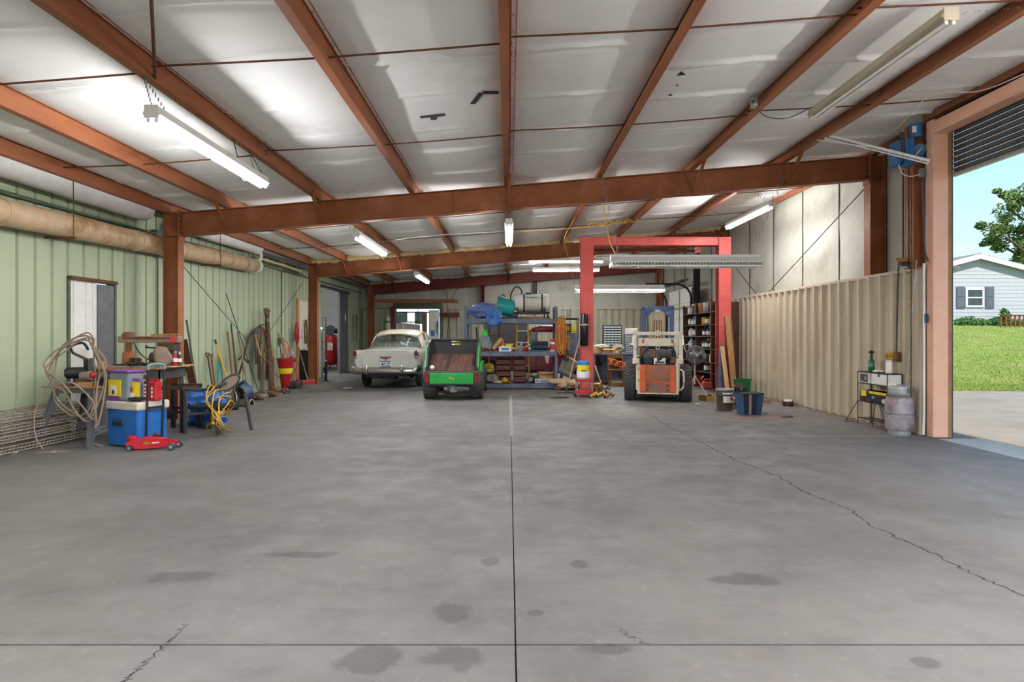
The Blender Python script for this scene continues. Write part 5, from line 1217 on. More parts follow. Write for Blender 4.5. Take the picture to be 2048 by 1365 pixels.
part('head', 'red_gantry', pb_, lambda m: m.ob((0, 0, .10), (.42, .07, .06), (0, -.08, .25))); part('bristles', 'red_jack', pb_, lambda m: m.ob((0, 0, .04), (.42, .06, .08), (0, -.08, .25))); part('handle', 'wood_grey', pb_, lambda m: m.cyl((0, 0, .12), (-.28, .1, 1.05), .013, n=8))
t, d = pole_thing('broom_handle', 'long pale broom handle leaning by the second column', 'pole', W(603, 716, -6.05), Vector((-5.75, 17.95, 0)), .017, 'wood_new')
bc = thing('black_cabinet', 'low black open cabinet filled with jars behind the second column', 'cabinet', (-6.0, 18.75, 0))
part('case', 'black', bc, lambda m: m.box((-.22, -.3, 0), (-.2, .3, .95)).box((-.22, -.3, 0), (.2, -.28, .95)).box((-.22, .28, 0), (.2, .3, .95)).box((-.22, -.3, .93), (.2, .3, .95)))
for z in (.05, .35, .65): part('shelf', 'wood_dark', bc, lambda m: m.box((-.2, -.28, z), (.2, .28, z + .02)))
r_ = random.Random(4)
for z in (.07, .37, .67):
    for k in range(3): can('jar', ['small dark jar', 'pale glass jar', 'grey jar'][k] + f' on the {"bottom" if z < .1 else "middle" if z < .5 else "upper"} shelf of the black cabinet', (-5.98 + .1 * (k % 2), 18.55 + .18 * k, z), .06, .17, ('dark_grey', 'offwhite', 'steel_grey')[k], lid='black')
tp = struct('trim_1', MB().box((XL + .0, 18.35, 0), (XL + .06, 18.5, 2.5)), 'wood_new', label='pale wooden post on the green wall before the second column', cat='trim')
struct('trim_2', MB().box((XL + .0, 18.52, 1.0), (XL + .03, 19.3, 2.45)), 'offwhite', label='cream panel on the green wall beside the wooden post', cat='trim')
cg = thing('rope_hank', 'brown rope and cords hung on the cream panel', 'rope', (-6.18, 18.9, 1.7))
part('hank', 'leather_tan', cg, lambda m: [m.tube([Vector((.03 + .01 * k, .1 * math.cos(t), -.2 + .35 * math.sin(t))) for t in [j * .4 for j in range(16)]], .014, 6, closed=True) for k in range(3)]); part('tail', 'orange_rust', cg, lambda m: m.tube(spline([(.05, .02, .1), (.06, .1, -.3), (.05, .14, -.7)], 5), .02, 7)); part('hook', 'rust', cg, lambda m: m.cyl((-.04, 0, .16), (.1, 0, .17), .012, n=6))
# root and scrap heap at the foot of the log
for k in range(9):
    r_ = random.Random(50 + k); p = base_at(508 + k * 8, 790, -5.6 + .1 * (k % 3)); c_ = ('bark', 'rust', 'wood_grey', 'leather_tan')[k % 4]
    soft('scrap_lump', ['knotty root lump', 'rusty scrap lump', 'grey stone', 'tan rag'][k % 4] + ' ' + ['at the foot of the harness straps', 'below the hammer', 'left of the bark log base', 'touching the bark log', 'before the bark log', 'between log and lath', 'at the foot of the yellow lath', 'near the red drum', 'beside the red drum wheels'][k], 'scrap', p + Vector((0, 0, .06)), (r_.uniform(.06, .13), r_.uniform(.08, .15), r_.uniform(.05, .09)), c_, k, .45, 2.2, .3, floor=-.06)
t = thing('plank', 'flat board lying on the floor at the foot of the tools', 'plank', base_at(560, 792, -5.45)); part('board', 'wood_grey', t, lambda m: m.ob((0, 0, .014), (.12, .5, .025), (0, 0, .3))); part('split_end', 'wood', t, lambda m: m.ob((-.07, .22, .014), (.04, .06, .02), (0, 0, .3)))
t = thing('loose_spade', 'dark curved spade lying on the floor under the blue snow shovel', 'spade', base_at(478, 805, -5.35)); part('blade', 'dark_rust', t, lambda m: m.grid(lambda u, v: (.25 * v, (u - .5) * .3, .02 + .12 * (4 * u * (1 - u))), 8, 4), thick=.005, smooth=True); part('rim', 'cloth_grey', t, lambda m: m.tube([(.25, (u / 8 - .5) * .3, .02 + .12 * 4 * (u / 8) * (1 - u / 8)) for u in range(9)], .012, 6))

# ---------------------------------------------------------------- side room things
ac = thing('air_compressor', 'tall red upright air compressor in the side room', 'compressor', (-7.38, 26.0, 0))
part('tank', 'red', ac, lambda m: m.lathe([(.1, .16), (.2, .2), (.25, .3), (.25, 1.3), (.2, 1.4), (.1, 1.44), (0, 1.45)], (0, 0, 0), 24), smooth=True)
part('pump_head', 'black', ac, lambda m: m.box((-.22, -.12, 1.44), (.0, .12, 1.7)).cyl((.05, 0, 1.58), (.25, 0, 1.58), .1, n=16), bevel=.01)
part('belt_guard', 'dark_grey', ac, lambda m: m.cyl((0, -.2, 1.62), (0, -.16, 1.62), .2, n=22)); part('rating_plate', 'offwhite', ac, lambda m: m.box((-.1, -.262, .78), (.12, -.25, 1.1))); part('gauge', 'paper', ac, lambda m: m.cyl((.08, -.27, 1.0), (.08, -.255, 1.0), .05, n=14))
for a in range(3): part('leg', 'red', ac, lambda m: m.bar((.2 * math.cos(a * 2.1), .2 * math.sin(a * 2.1), .3), (.26 * math.cos(a * 2.1), .26 * math.sin(a * 2.1), 0), .05, .02))
wrk = thing('wire_rack', 'tall black wire storage rack inside the side room', 'rack', (-7.55, 24.3, 0))
for x in (-.5, .35):
    for y in (-.25, .25): part('post', 'dark_grey', wrk, lambda m: m.cyl((x, y, 0), (x, y, 2.1), .016, n=8))
for z in (.2, .7, 1.15, 1.6, 2.08): part('shelf', 'dark_grey', wrk, lambda m: [m.box((-.5, -.25 + .1 * k, z - .006), (.35, -.24 + .1 * k, z + .006)) for k in range(6)] + [m.box((-.5, -.26, z - .02), (.35, -.25, z + .02))])
for k, z in enumerate((.2, .7, 1.15)): carton(['grey tool box on the lowest rack shelf in the side room', 'brown box on the middle rack shelf in the side room', 'dark box on the upper rack shelf in the side room'][k], (-7.6, 24.3, z + .01), (.5, .3, .28), 0, ('steel_grey', 'card', 'dark_grey')[k])
lb = thing('side_lamp', 'short white lamp bar on the rack in the side room', 'lamp', (-7.5, 24.0, 1.66)); part('diffuser', 'tube_glass', lb, lambda m: m.box((-.3, -.03, 0), (.3, .0, .04))); part('housing', 'white_paint', lb, lambda m: m.box((-.31, 0, -.01), (.31, .05, .05)))
jm = thing('bumper_jack', 'black post jack standing beside the second column', 'jack', G(652, 763)); part('post', 'black', jm, lambda m: m.box((-.03, -.03, 0), (.03, .03, .62))); part('sleeve', 'navy', jm, lambda m: m.box((-.06, -.05, .25), (.05, .05, .42))); part('foot', 'black', jm, lambda m: m.box((-.09, -.09, 0), (.09, .09, .015))); part('head', 'alu', jm, lambda m: m.ell((-.02, 0, .62), (.05, .05, .04)))
tb_ = thing('tool_cabinet', 'grey metal cabinet standing in the side-room doorway', 'cabinet', (-6.7, 21.6, 0)); part('case', 'steel_grey', tb_, lambda m: m.box((-.25, -.3, 0), (.2, .3, .95)), bevel=.01); part('drawer', 'galv', tb_, lambda m: m.box((.2, -.28, .6), (.215, .28, .9))); part('drawer', 'galv', tb_, lambda m: m.box((.2, -.28, .3), (.215, .28, .56)))
wp = thing('paper_plate', 'white paper plate lying on the floor behind the sedan bumper', 'plate', G(696, 778)); part('dish', 'paper', wp, lambda m: m.lathe([(0, .004), (.1, .004), (.13, .015), (.135, .018)], (0, 0, 0), 20), smooth=True); part('rim', 'paper', wp, lambda m: m.lathe([(.13, .016), (.14, .02), (.135, .014)], (0, 0, 0), 20))
for k, (x, lab) in enumerate(((705, 'cords and gloves hung beside the sliding door'), (712, 'black cable hung near the far corner'))):
    t = thing('hanging_cable', lab, 'cable', W(x, 640, -6.17)); part('loop', ('rust', 'black')[k], t, lambda m: m.tube(spline([(0, 0, .2), (.03, .06, 0), (.02, .02, -.5), (.03, -.04, -.9), (.02, -.06, 0), (0, 0, .2)], 6), .014, 6)); part('hook', 'galv', t, lambda m: m.cyl((-.06, 0, .2), (.04, 0, .2), .01, n=6))
# ---------------------------------------------------------------- white 1950s sedan, seen from behind
car = thing('sedan_car', 'white vintage two-tone sedan with chrome rear bumper', 'car', (-3.22, 17.45, 0))
HW = .885
def sect(y, w, zb, zt, zs, crown):
    """half outline from the sill up to the deck centre: returns full ring"""
    half = [(w * .80, zb), (w * .95, zb + .03), (w, zb + .16), (w * 1.0, zb + (zs - zb) * .6), (w * .99, zs - .05), (w * .94, zs), (w * .84, zs + .015), (w * .70, zt - .01), (w * .4, zt + crown * .7), (0, zt + crown)]
    return [(x, y, z) for x, z in half] + [(-x, y, z) for x, z in reversed(half[:-1])]
ST = [(-1.10, .80, .55, .93, .90, .0), (-1.06, .855, .50, .985, .985, .01), (-.95, .88, .46, 1.02, 1.01, .015), (-.6, .89, .43, 1.05, 1.0, .02), (-.2, .89, .42, 1.07, 1.0, .02), (.4, .89, .40, 1.06, 1.0, .0), (1.2, .89, .36, 1.04, 1.0, .0), (2.2, .89, .36, 1.05, 1.0, .0), (2.9, .88, .38, 1.08, 1.0, .03), (3.4, .87, .42, 1.06, .98, .03), (3.75, .84, .46, 1.02, .95, .02), (3.82, .78, .5, .98, .92, .0)]
def lower(m):
    rings = [sect(*s) for s in ST]; n_ = len(rings[0]); vs = [p for r in rings for p in r]; fs = []
    for i in range(len(rings) - 1):
        fs += [(i * n_ + j, i * n_ + j + 1, (i + 1) * n_ + j + 1, (i + 1) * n_ + j) for j in range(n_ - 1)]
    fs += [tuple(range(n_)), tuple((len(rings) - 1) * n_ + j for j in range(n_ - 1, -1, -1))]
    for k in range(len(rings) - 1): fs.append((k * n_, (k + 1) * n_, (k + 1) * n_ + n_ - 1, k * n_ + n_ - 1))
    m.add(vs, fs)
body = part('body', 'car_white', car, lower, smooth=50)
RS = [(.46, 1.43, .57, .07), (.56, 1.475, .61, .075), (.8, 1.53, .645, .085), (1.2, 1.57, .66, .09), (1.7, 1.575, .66, .09), (2.15, 1.52, .645, .085), (2.38, 1.46, .62, .07)]
def roof(m):
    n_ = 14; vs = []
    for y, z, w, d in RS:
        for j in range(n_ + 1):
            u = -1 + 2 * j / n_; vs.append((u * w * (1.0 if abs(u) < .9 else 1.0), y + .06 * u * u * (1 if y < 1.2 else -1), z - d * abs(u) ** 3))
    m.add(vs, [(i * (n_ + 1) + j, (i + 1) * (n_ + 1) + j, (i + 1) * (n_ + 1) + j + 1, i * (n_ + 1) + j + 1) for i in range(len(RS) - 1) for j in range(n_)])
part('roof', 'car_roof', car, roof, smooth=True, thick=.03)
def rear_glass(u, v):
    k = 2 * u - 1; yb, yt = .02 + .30 * k * k, .47 + .1 * k * k; w = .73 + (.575 - .73) * v
    return (k * w, yb + (yt - yb) * v, 1.075 + (1.425 - .065 * abs(k) ** 3 - 1.075) * v - .02 * math.sin(math.pi * v) * 0)
part('rear_window', 'glass', car, lambda m: m.grid(rear_glass, 14, 5), smooth=True)
gk = []
for j in range(29): gk.append(rear_glass(j / 28, 1))
part('window_gasket', 'black', car, lambda m: m.tube([rear_glass(0, v / 6) for v in range(7)] + gk + [rear_glass(1, 1 - v / 6) for v in range(7)], .018, 6), smooth=True)
part('window_trim', 'chrome', car, lambda m: m.tube([rear_glass(j / 28, 0) for j in range(29)], .012, 6), smooth=True)
for s in (-1, 1):
    part('rear_pillar', 'car_roof', car, lambda m: m.add([(s * .735, .34, 1.05), (s * .80, .70, 1.05), (s * .66, .88, 1.435), (s * .575, .57, 1.37)], [(0, 1, 2, 3)]), thick=.04)
    part('front_pillar', 'car_roof', car, lambda m: m.bar((s * .74, 2.82, 1.06), (s * .61, 2.38, 1.42), .04, .05))
    part('centre_pillar', 'car_roof', car, lambda m: m.bar((s * .80, 1.62, 1.05), (s * .665, 1.6, 1.48), .03, .05))
    part('side_window', 'glass', car, lambda m: m.add([(s * .80, .74, 1.06), (s * .80, 2.7, 1.06), (s * .645, 2.35, 1.44), (s * .655, .92, 1.45)], [(0, 1, 2, 3)]))
    part('roof_gutter', 'chrome', car, lambda m: m.tube([(s * w, y, z - d - .01) for y, z, w, d in RS], .012, 5))
part('windscreen', 'glass', car, lambda m: m.grid(lambda u, v: ((2 * u - 1) * (.72 - .12 * v), 2.95 - .35 * (2 * u - 1) ** 2 * (1 - v) - .55 * v, 1.08 + .36 * v), 10, 3), smooth=True)
part('dash', 'teal_dull', car, lambda m: m.box((-.7, 2.3, .95), (.7, 2.75, 1.07)), bevel=.02)
part('front_seat', 'teal_dull', car, lambda m: m.box((-.66, 1.3, .5), (.66, 1.5, 1.07)), bevel=.05)
part('rear_seat', 'teal_dull', car, lambda m: m.box((-.66, .4, .5), (.66, .58, 1.04)), bevel=.05)
part('steering_wheel', 'dark_grey', car, lambda m: m.tube([(-.36 + .2 * math.cos(t), 2.1 + .06 * math.sin(t), 1.08 + .17 * math.sin(t)) for t in [k * .3142 for k in range(20)]], .013, 6, closed=True).cyl((-.36, 2.1, 1.08), (-.36, 2.4, 1.0), .02, n=8), smooth=True)
part('mirror', 'black', car, lambda m: m.ob((.02, 2.35, 1.35), (.2, .03, .06)))
tl = [(-.62, -1.112, .60), (-.62, -1.085, .93), (-.56, -1.07, .975), (.56, -1.07, .975), (.62, -1.085, .93), (.62, -1.112, .60), (.55, -1.12, .565), (-.55, -1.12, .565)]
part('trunk_seam', 'cloth_grey', car, lambda m: m.tube(tl, .006, 5, closed=True))
em = part('trunk_emblem', 'chrome', car, lambda m: m.bar((-.145, -1.125, .84), (.0, -1.125, .79), .012, .03).bar((.145, -1.125, .84), (.0, -1.125, .79), .012, .03))
part('crest', 'ink_red', em, lambda m: m.prism([(-.13, .85), (.13, .85), (.10, .82), (.02, .805), (-.02, .805), (-.10, .82)], 'y', -1.13, -1.115))
part('trunk_lock', 'chrome', car, lambda m: m.cyl((0, -1.13, .75), (0, -1.1, .75), .014, n=10))
lp = part('licence_plate', 'paper', car, lambda m: m.box((-.15, -1.142, .575), (.15, -1.125, .725)), bevel=.008)
part('plate_frame', 'chrome', lp, lambda m: [m.box((-.16, -1.146, z), (.16, -1.128, z + .014)) for z in (.565, .72)])
part('plate_characters', 'ink', lp, lambda m: m.prism([(-.115, .615), (-.09, .615), (-.085, .635), (-.075, .635), (-.07, .615), (-.045, .615), (-.068, .69), (-.092, .69)], 'y', -1.147, -1.141).box((-.03, -1.147, .615), (-.012, -1.141, .69)).box((.02, -1.147, .615), (.05, -1.141, .63)).box((.035, -1.147, .63), (.05, -1.141, .69)).box((.07, -1.147, .615), (.115, -1.141, .632)).box((.07, -1.147, .66), (.115, -1.141, .69)))
part('plate_band', 'ink', lp, lambda m: m.box((-.12, -1.146, .703), (.12, -1.141, .714)).box((-.12, -1.146, .588), (.12, -1.141, .6)))
def bump_c(t):                               # plan curve of the bumper
    x = (2 * t - 1) * .925; k = abs(x) / .925
    return Vector((x, -1.27 + .04 * k ** 2 + .34 * max(0, k - .9) / .1 * (max(0, k - .9) / .1), 0))
def bumper(m):
    prof = [(0, .40), (-.045, .43), (-.06, .47), (-.045, .52), (-.01, .545)]; n_ = 40; vs = []
    for i in range(n_ + 1):
        t = i / n_; p = bump_c(t); x = (2 * t - 1)
        up = .16 * max(0, abs(x) - .8) / .2
        nrm = Vector((x * (abs(x) > .93), -1, 0)).normalized()
        for d, z in prof: vs.append((p.x + nrm.x * -d * 0 + (x * -d * (abs(x) > .93)), p.y + d * (1 if abs(x) < .95 else .3), z + (up if z > .5 else 0)))
    k = len(prof); m.add(vs, [(i * k + j, (i + 1) * k + j, (i + 1) * k + j + 1, i * k + j + 1) for i in range(n_) for j in range(k - 1)])
part('rear_bumper', 'chrome', car, bumper, smooth=50, thick=.006)
for x in (-.45, .45): part('bumper_guard', 'chrome', car, lambda m: m.lathe([(.0, 0), (.03, .01), (.04, .06), (.038, .18), (.02, .235), (0, .24)], (x, -1.345, .40), 12), smooth=True)
for s in (-1, 1):
    fn_ = part('fender_cap', 'car_white', car, lambda m: m.ell((s * .80, -1.0, .90), (.085, .16, .12)), smooth=True)
    part('tail_lens', 'lens_red', car, lambda m: m.prism([(s * .80 - .05, .88), (s * .80 + .05, .88), (s * .80 + .045, .95), (s * .80 + .01, 1.02), (s * .80 - .01, 1.02), (s * .80 - .045, .95)], 'y', -1.175, -1.02), bevel=.02)
    part('reverse_lens', 'chrome', car, lambda m: m.ell((s * .80, -1.135, .84), (.05, .05, .045)), smooth=True)
    part('lens_bezel', 'chrome', car, lambda m: m.tube([(s * .80 + .058 * math.cos(t), -1.12, .925 + .1 * math.sin(t)) for t in [k * .5236 for k in range(12)]], .01, 5, closed=True))
    part('exhaust_tip', 'steel_grey', car, lambda m: m.cyl((s * .5, -1.2, .33), (s * .5, -.5, .36), .035, n=14, cap=False).cyl((s * .5, -1.0, .33), (s * .5, -.9, .33), .033, n=12))
    for y in (0, 2.92):
        w = part('wheel', 'rubber', car, lambda m: m.lathe([(.2, -.09), (.3, -.09), (.335, -.06), (.34, 0), (.335, .06), (.3, .09), (.2, .09)], (s * .74, y, .34), 28, ax=(1, 0, 0)), smooth=True)
        part('hubcap', 'chrome', w, lambda m: m.lathe([(.21, .02), (.2, .06), (.1, .09), (0, .1)], (s * .74, y, .34), 20, ax=(s, 0, 0)), smooth=True)
part('underbody', 'black', car, lambda m: m.box((-.6, -1.0, .33), (.6, 3.5, .48)).cyl((-.7, 0, .33), (.7, 0, .33), .05, n=12).ell((0, 0, .33), (.16, .18, .16)).box((-.45, -.95, .26), (.2, -.3, .36)))
for s in (-1, 1): part('leaf_spring', 'black', car, lambda m: m.tube(spline([(s * .5, -.8, .38), (s * .52, 0, .24), (s * .5, .7, .36)], 5), .03, 6))

# ---------------------------------------------------------------- lugged tyres
def tyre(parent, c, r, w, rim, seed, lug='chevron', hub='black'):
    c = Vector(c)
    t = part('wheel', 'rubber', parent, lambda m: m.lathe([(rim, -w * .42), (r * .82, -w / 2), (r * .95, -w * .44), (r * .965, 0), (r * .95, w * .44), (r * .82, w / 2), (rim, w * .42)], c, 28, ax=(1, 0, 0)), smooth=True)
    b = MB(); n = 22 if lug == 'chevron' else 26
    for k in range(n):
        for s in (-1, 1):
            a = 2 * math.pi * (k + (.5 if s > 0 else 0)) / n; da = 2 * math.pi / n * (1.3 if lug == 'chevron' else .5)
            def at(x, an, rr): return c + Vector((x, math.cos(an) * rr, math.sin(an) * rr))
            p, q = at(s * w * .02, a, r * .975), at(s * w * .49, a - da, r * .955)
            nrm = (p - c); nrm.x = 0; b.bar(p, q, r * .09, r * .085, up=nrm)
    b.build('tread_lugs', 'rubber', t)['kind'] = 'stuff'
    part('rim', hub, t, lambda m: m.lathe([(rim, -w * .3), (rim, w * .3), (rim * .5, w * .2), (0, w * .2)], c, 20, ax=(1 if c.x > 0 else -1, 0, 0)), smooth=True)
    return t

# ---------------------------------------------------------------- green utility vehicle with tipped cargo bed
gt = thing('utility_vehicle', 'green and black utility vehicle with a tipped cargo bed', 'utility vehicle', ((908 - VX) * 13.95 / F, 13.95, 0))
for s in (-1, 1): tyre(gt, (s * .51, 0, .30), .30, .29, .15, 1, 'chevron', 'yellow')
for s in (-1, 1): tyre(gt, (s * .55, 1.95, .29), .29, .22, .15, 2, 'chevron', 'yellow')
bd0, bd1 = Vector((0, -.52, .63)), Vector((0, .36, .98))           # bed floor rear and front edges
bdv = (bd1 - bd0); bdn = Vector((0, -bdv.z, bdv.y)).normalized()
part('bed_floor', 'bed_rust', gt, lambda m: m.add([(-.52, *bd0[1:]), (.52, *bd0[1:]), (.52, *bd1[1:]), (-.52, *bd1[1:])], [(0, 1, 2, 3)]), thick=.02)
br = MB()
for k in range(24):
    x = -.5 + k * .0435; br.bar((x, *(bd0 + bdn * .022)[1:]), (x, *(bd1 + bdn * .022)[1:]), .016, .018)
br.build('bed_ribs', 'bed_rust', gt)
part('bed_headboard', 'black', gt, lambda m: m.box((-.54, .34, .94), (.54, .39, 1.32)).box((-.56, .3, 1.29), (.56, .42, 1.33)), bevel=.01)
for s in (-1, 1):
    part('bed_side', 'black', gt, lambda m: m.prism([(-.55, .58), (.38, .98), (.38, 1.32), (-.2, 1.24), (-.56, .74)], 'x', s * .52, s * .555))
    part('side_panel', 'green_gator', gt, lambda m: m.prism([(-.5, .50), (.36, .82), (.40, 1.30), (.30, 1.31), (-.3, 1.16), (-.56, .72)], 'x', s * .556, s * .58))
    part('tail_lamp', 'lens_red', gt, lambda m: m.prism([(s * .48, .40), (s * .565, .40), (s * .59, .64), (s * .50, .62)], 'y', -.63, -.56), bevel=.008)
    part('fender', 'green_gator', gt, lambda m: m.prism([(.3, .55), (1.5, .5), (1.6, .78), (.5, .8)], 'x', s * .5, s * .62), bevel=.01)
part('bed_lip', 'dark_grey', gt, lambda m: m.box((-.56, -.6, .60), (.56, -.5, .64)), bevel=.012)
tg_ = part('tailgate', 'green_gator', gt, lambda m: m.box((-.47, -.63, .365), (.47, -.60, .60)), bevel=.015)
part('gate_frame', 'dark_grey', gt, lambda m: m.box((-.56, -.60, .34), (.56, -.57, .62)), bevel=.01)
part('emblem', 'gold', tg_, lambda m: m.prism([(-.055, .50), (-.03, .475), (.0, .47), (.05, .455), (.06, .47), (.03, .49), (.055, .51), (.02, .515), (-.01, .50), (-.02, .525), (-.04, .525)], 'y', -.638, -.630))
part('headboard_decal', 'paper', gt, lambda m: m.box((-.09, .332, 1.255), (.02, .34, 1.285)).box((-.08, .332, 1.185), (.0, .34, 1.215)))
part('headboard_decal', 'gold', gt, lambda m: m.box((.01, .332, 1.185), (.12, .34, 1.22)).box((.03, .332, 1.255), (.11, .34, 1.28)))
part('axle', 'steel_grey', gt, lambda m: m.cyl((-.4, 0, .30), (.4, 0, .30), .05, n=12).box((-.14, -.12, .2), (.14, .14, .42)))
part('exhaust', 'galv', gt, lambda m: m.cyl((.05, -.2, .26), (.36, -.2, .24), .05, n=14)); part('hitch', 'galv', gt, lambda m: m.box((-.03, -.32, .22), (.03, -.1, .28)).ell((0, -.33, .31), (.03, .03, .035)).box((-.07, -.15, .15), (.07, -.08, .36)))
part('swing_arm', 'green_gator', gt, lambda m: m.bar((.1, -.12, .40), (.42, .1, .40), .04, .05).bar((-.1, -.12, .40), (-.42, .1, .40), .04, .05)); part('chassis', 'green_gator', gt, lambda m: m.box((-.4, .2, .35), (.4, 2.2, .5)).box((-.5, .8, .5), (.5, 2.3, .72)), bevel=.02)
part('shock', 'dark_grey', gt, lambda m: [m.cyl((s * .35, -.05, .3), (s * .3, .1, .62), .035, n=10) for s in (-1, 1)])
part('seat', 'label_yellow', gt, lambda m: m.box((-.5, .9, .72), (.5, 1.3, .84)), bevel=.03); part('hood', 'green_gator', gt, lambda m: m.box((-.5, 1.75, .6), (.5, 2.4, .9)), bevel=.06)
part('lift_strut', 'galv', gt, lambda m: m.cyl((.2, .3, .5), (.2, .1, .85), .018, n=8)); part('bed_litter', 'paper', gt, lambda m: m.blob((-.44, -.4, .71), (.05, .04, .05), 3, .3))

# ---------------------------------------------------------------- old skid-steer loader seen from behind
sk = thing('skid_steer', 'rusty white and orange skid-steer loader with a blue roll bar', 'loader', (3.2, 13.45, 0), -.235)
for s in (-1, 1):
    tyre(sk, (s * .585, .1, .375), .375, .235, .18, 3, 'block', 'offwhite'); tyre(sk, (s * .585, 1.0, .375), .375, .235, .18, 4, 'block', 'offwhite')
dr_ = part('engine_door', 'orange_rust', sk, lambda m: m.box((-.36, -.36, .20), (.37, -.33, .79)), bevel=.012)
for a_ in (-.36, .26): part('door_rib', 'orange', dr_, lambda m: m.box((a_, -.375, .22), (a_ + .11, -.36, .77)))
part('door_step', 'orange_rust', dr_, lambda m: m.box((-.25, -.372, .46), (.26, -.36, .48)).box((-.25, -.37, .5), (.26, -.36, .66)))
for x in (-.2, .2):
    for z in (.26, .36): part('bolt_hole', 'black', dr_, lambda m: m.cyl((x, -.378, z), (x, -.36, z), .018, n=8))
part('door_frame', 'rust_white', sk, lambda m: m.box((-.42, -.37, .17), (.43, -.31, .20)).box((.37, -.37, .17), (.43, -.31, .8)).box((-.42, -.34, .17), (-.36, -.3, .8)), bevel=.01)
part('hinge_bracket', 'rust_white', sk, lambda m: m.tube(spline([(.43, -.34, .70), (.52, -.35, .64), (.52, -.35, .34), (.44, -.34, .26)], 4), .018, 7))
for s in (-1, 1):
    part('upright', 'rust_white', sk, lambda m: m.box((s * .43, -.34, .83), (s * .50, -.24, 1.48)), bevel=.012)
    part('upright_foot', 'rust_white', sk, lambda m: m.box((s * .38, -.37, .80), (s * .52, -.24, .92)), bevel=.015)
    part('lift_arm', 'rust_white', sk, lambda m: m.prism([(-.2, 1.2), (.2, 1.42), (1.3, 1.30), (2.0, .6), (2.05, .2), (1.9, .2), (1.8, .55), (1.2, 1.15), (.2, 1.27)], 'x', s * .46, s * .54))
    part('side_plate', 'rust_white', sk, lambda m: m.box((s * .42, -.3, .25), (s * .45, 1.3, .95)))
part('top_bar', 'rust_white', sk, lambda m: m.box((-.5, -.34, 1.41), (.51, -.25, 1.48)), bevel=.01)
part('cross_panel', 'rust_white', sk, lambda m: m.box((-.41, -.3, 1.19), (.41, -.26, 1.35)).box((-.41, -.32, 1.18), (.41, -.3, 1.21)), bevel=.008)
for x in (-.3, .3): part('rust_patch', 'orange_rust', sk, lambda m: m.box((x - .025, -.305, 1.24), (x + .025, -.30, 1.33)))
part('lifting_eye', 'offwhite', sk, lambda m: m.tube([(.0 + .05 * math.cos(t), -.36, 1.45 + .05 * math.sin(t)) for t in [k * .5236 for k in range(12)]], .013, 6, closed=True))
part('lifting_eye', 'offwhite', sk, lambda m: m.tube([(.0 + .035 * math.cos(t), -.33, 1.15 + .035 * math.sin(t)) for t in [k * .5236 for k in range(12)]], .009, 6, closed=True))
part('engine', 'dark_grey', sk, lambda m: m.box((-.36, -.12, .6), (.36, .5, 1.1)).cyl((-.05, -.28, .98), (.22, -.1, .98), .14, n=18).cyl((-.3, -.2, .95), (-.05, -.2, 1.0), .1, n=16), bevel=.02)
part('fan_hub', 'rust', sk, lambda m: m.cyl((-.08, -.3, 1.02), (-.08, -.18, 1.02), .07, n=16)); part('engine_pulley', 'black', sk, lambda m: m.cyl((-.2, -.29, .88), (-.2, -.2, .88), .09, n=18)); part('battery', 'white_plastic', sk, lambda m: m.box((-.08, -.33, .80), (.16, -.2, .93)), bevel=.01)
part('battery_label', 'dark_grey', sk, lambda m: m.box((-.05, -.335, .82), (.14, -.33, .86)))
part('hose', 'black', sk, lambda m: m.tube(spline([(.3, -.2, .85), (.36, -.26, 1.0), (.3, -.24, 1.14), (.15, -.2, 1.12)], 5), .02, 7)); part('hose', 'black', sk, lambda m: m.tube(spline([(-.34, -.2, .85), (-.3, -.28, 1.0), (-.2, -.2, 1.14)], 5), .018, 7)); part('valve_block', 'rust', sk, lambda m: m.box((.26, -.28, .83), (.38, -.18, .95))); part('valve_block', 'rust', sk, lambda m: m.box((-.37, -.26, 1.0), (-.28, -.18, 1.15)))
part('belly_pan', 'black', sk, lambda m: m.box((-.45, -.25, .12), (.45, 1.3, .32)).box((-.4, -.2, .3), (.4, -.1, .75)))
ro = lambda: None
for s in (-1, 1): part('roll_bar_post', 'rops_blue', sk, lambda m: m.box((s * .26, .75, .9), (s * .36, .85, 2.06)), bevel=.01)
part('roll_bar_top', 'rops_blue', sk, lambda m: m.box((-.36, .75, 1.96), (.36, .85, 2.07)), bevel=.01)
for s in (-1, 1): part('gusset', 'rops_blue', sk, lambda m: m.prism([(s * .26, 1.80), (s * .26, 1.96), (s * .10, 1.96)], 'y', .77, .83))
part('top_plate', 'galv', sk, lambda m: m.box((-.06, .74, 1.94), (.06, .75, 1.99))); part('seat', 'black', sk, lambda m: m.box((-.22, .5, .95), (.22, .62, 1.35)).box((-.22, .5, .95), (.22, .95, 1.02)), bevel=.03)
part('control_lever', 'rust', sk, lambda m: [m.tube([(x, .9, 1.0), (x * .6, .85, 1.75)], .013, 6) for x in (-.12, -.04, .05, .12)])
# ---------------------------------------------------------------- red gantry
GY = 15.0
ga = thing('gantry_frame', 'tall red steel gantry frame standing mid floor', 'gantry', (3.53, GY, 0))
for a, b in ((1.73, 2.03), (5.04, 5.33)):
    c = part('post', 'red_gantry', ga, lambda m: m.box((a, GY - .01, .02), (b, GY + .02, 3.77)).box((a, GY + .26, .02), (b, GY + .29, 3.77)).box(((a + b) / 2 - .02, GY + .02, .02), ((a + b) / 2 + .02, GY + .26, 3.77)), world=True, bevel=.006)
    part('base_plate', 'red_gantry', ga, lambda m: m.box((a - .06, GY - .08, 0), (b + .06, GY + .36, .02)), world=True)
part('cross_beam', 'red_gantry', ga, lambda m: m.box((2.03, GY + .02, 3.57), (5.04, GY + .05, 3.77)).box((2.03, GY - .01, 3.75), (5.04, GY + .29, 3.77)).box((2.03, GY + .0, 3.57), (5.04, GY + .28, 3.59)), world=True, bevel=.004)
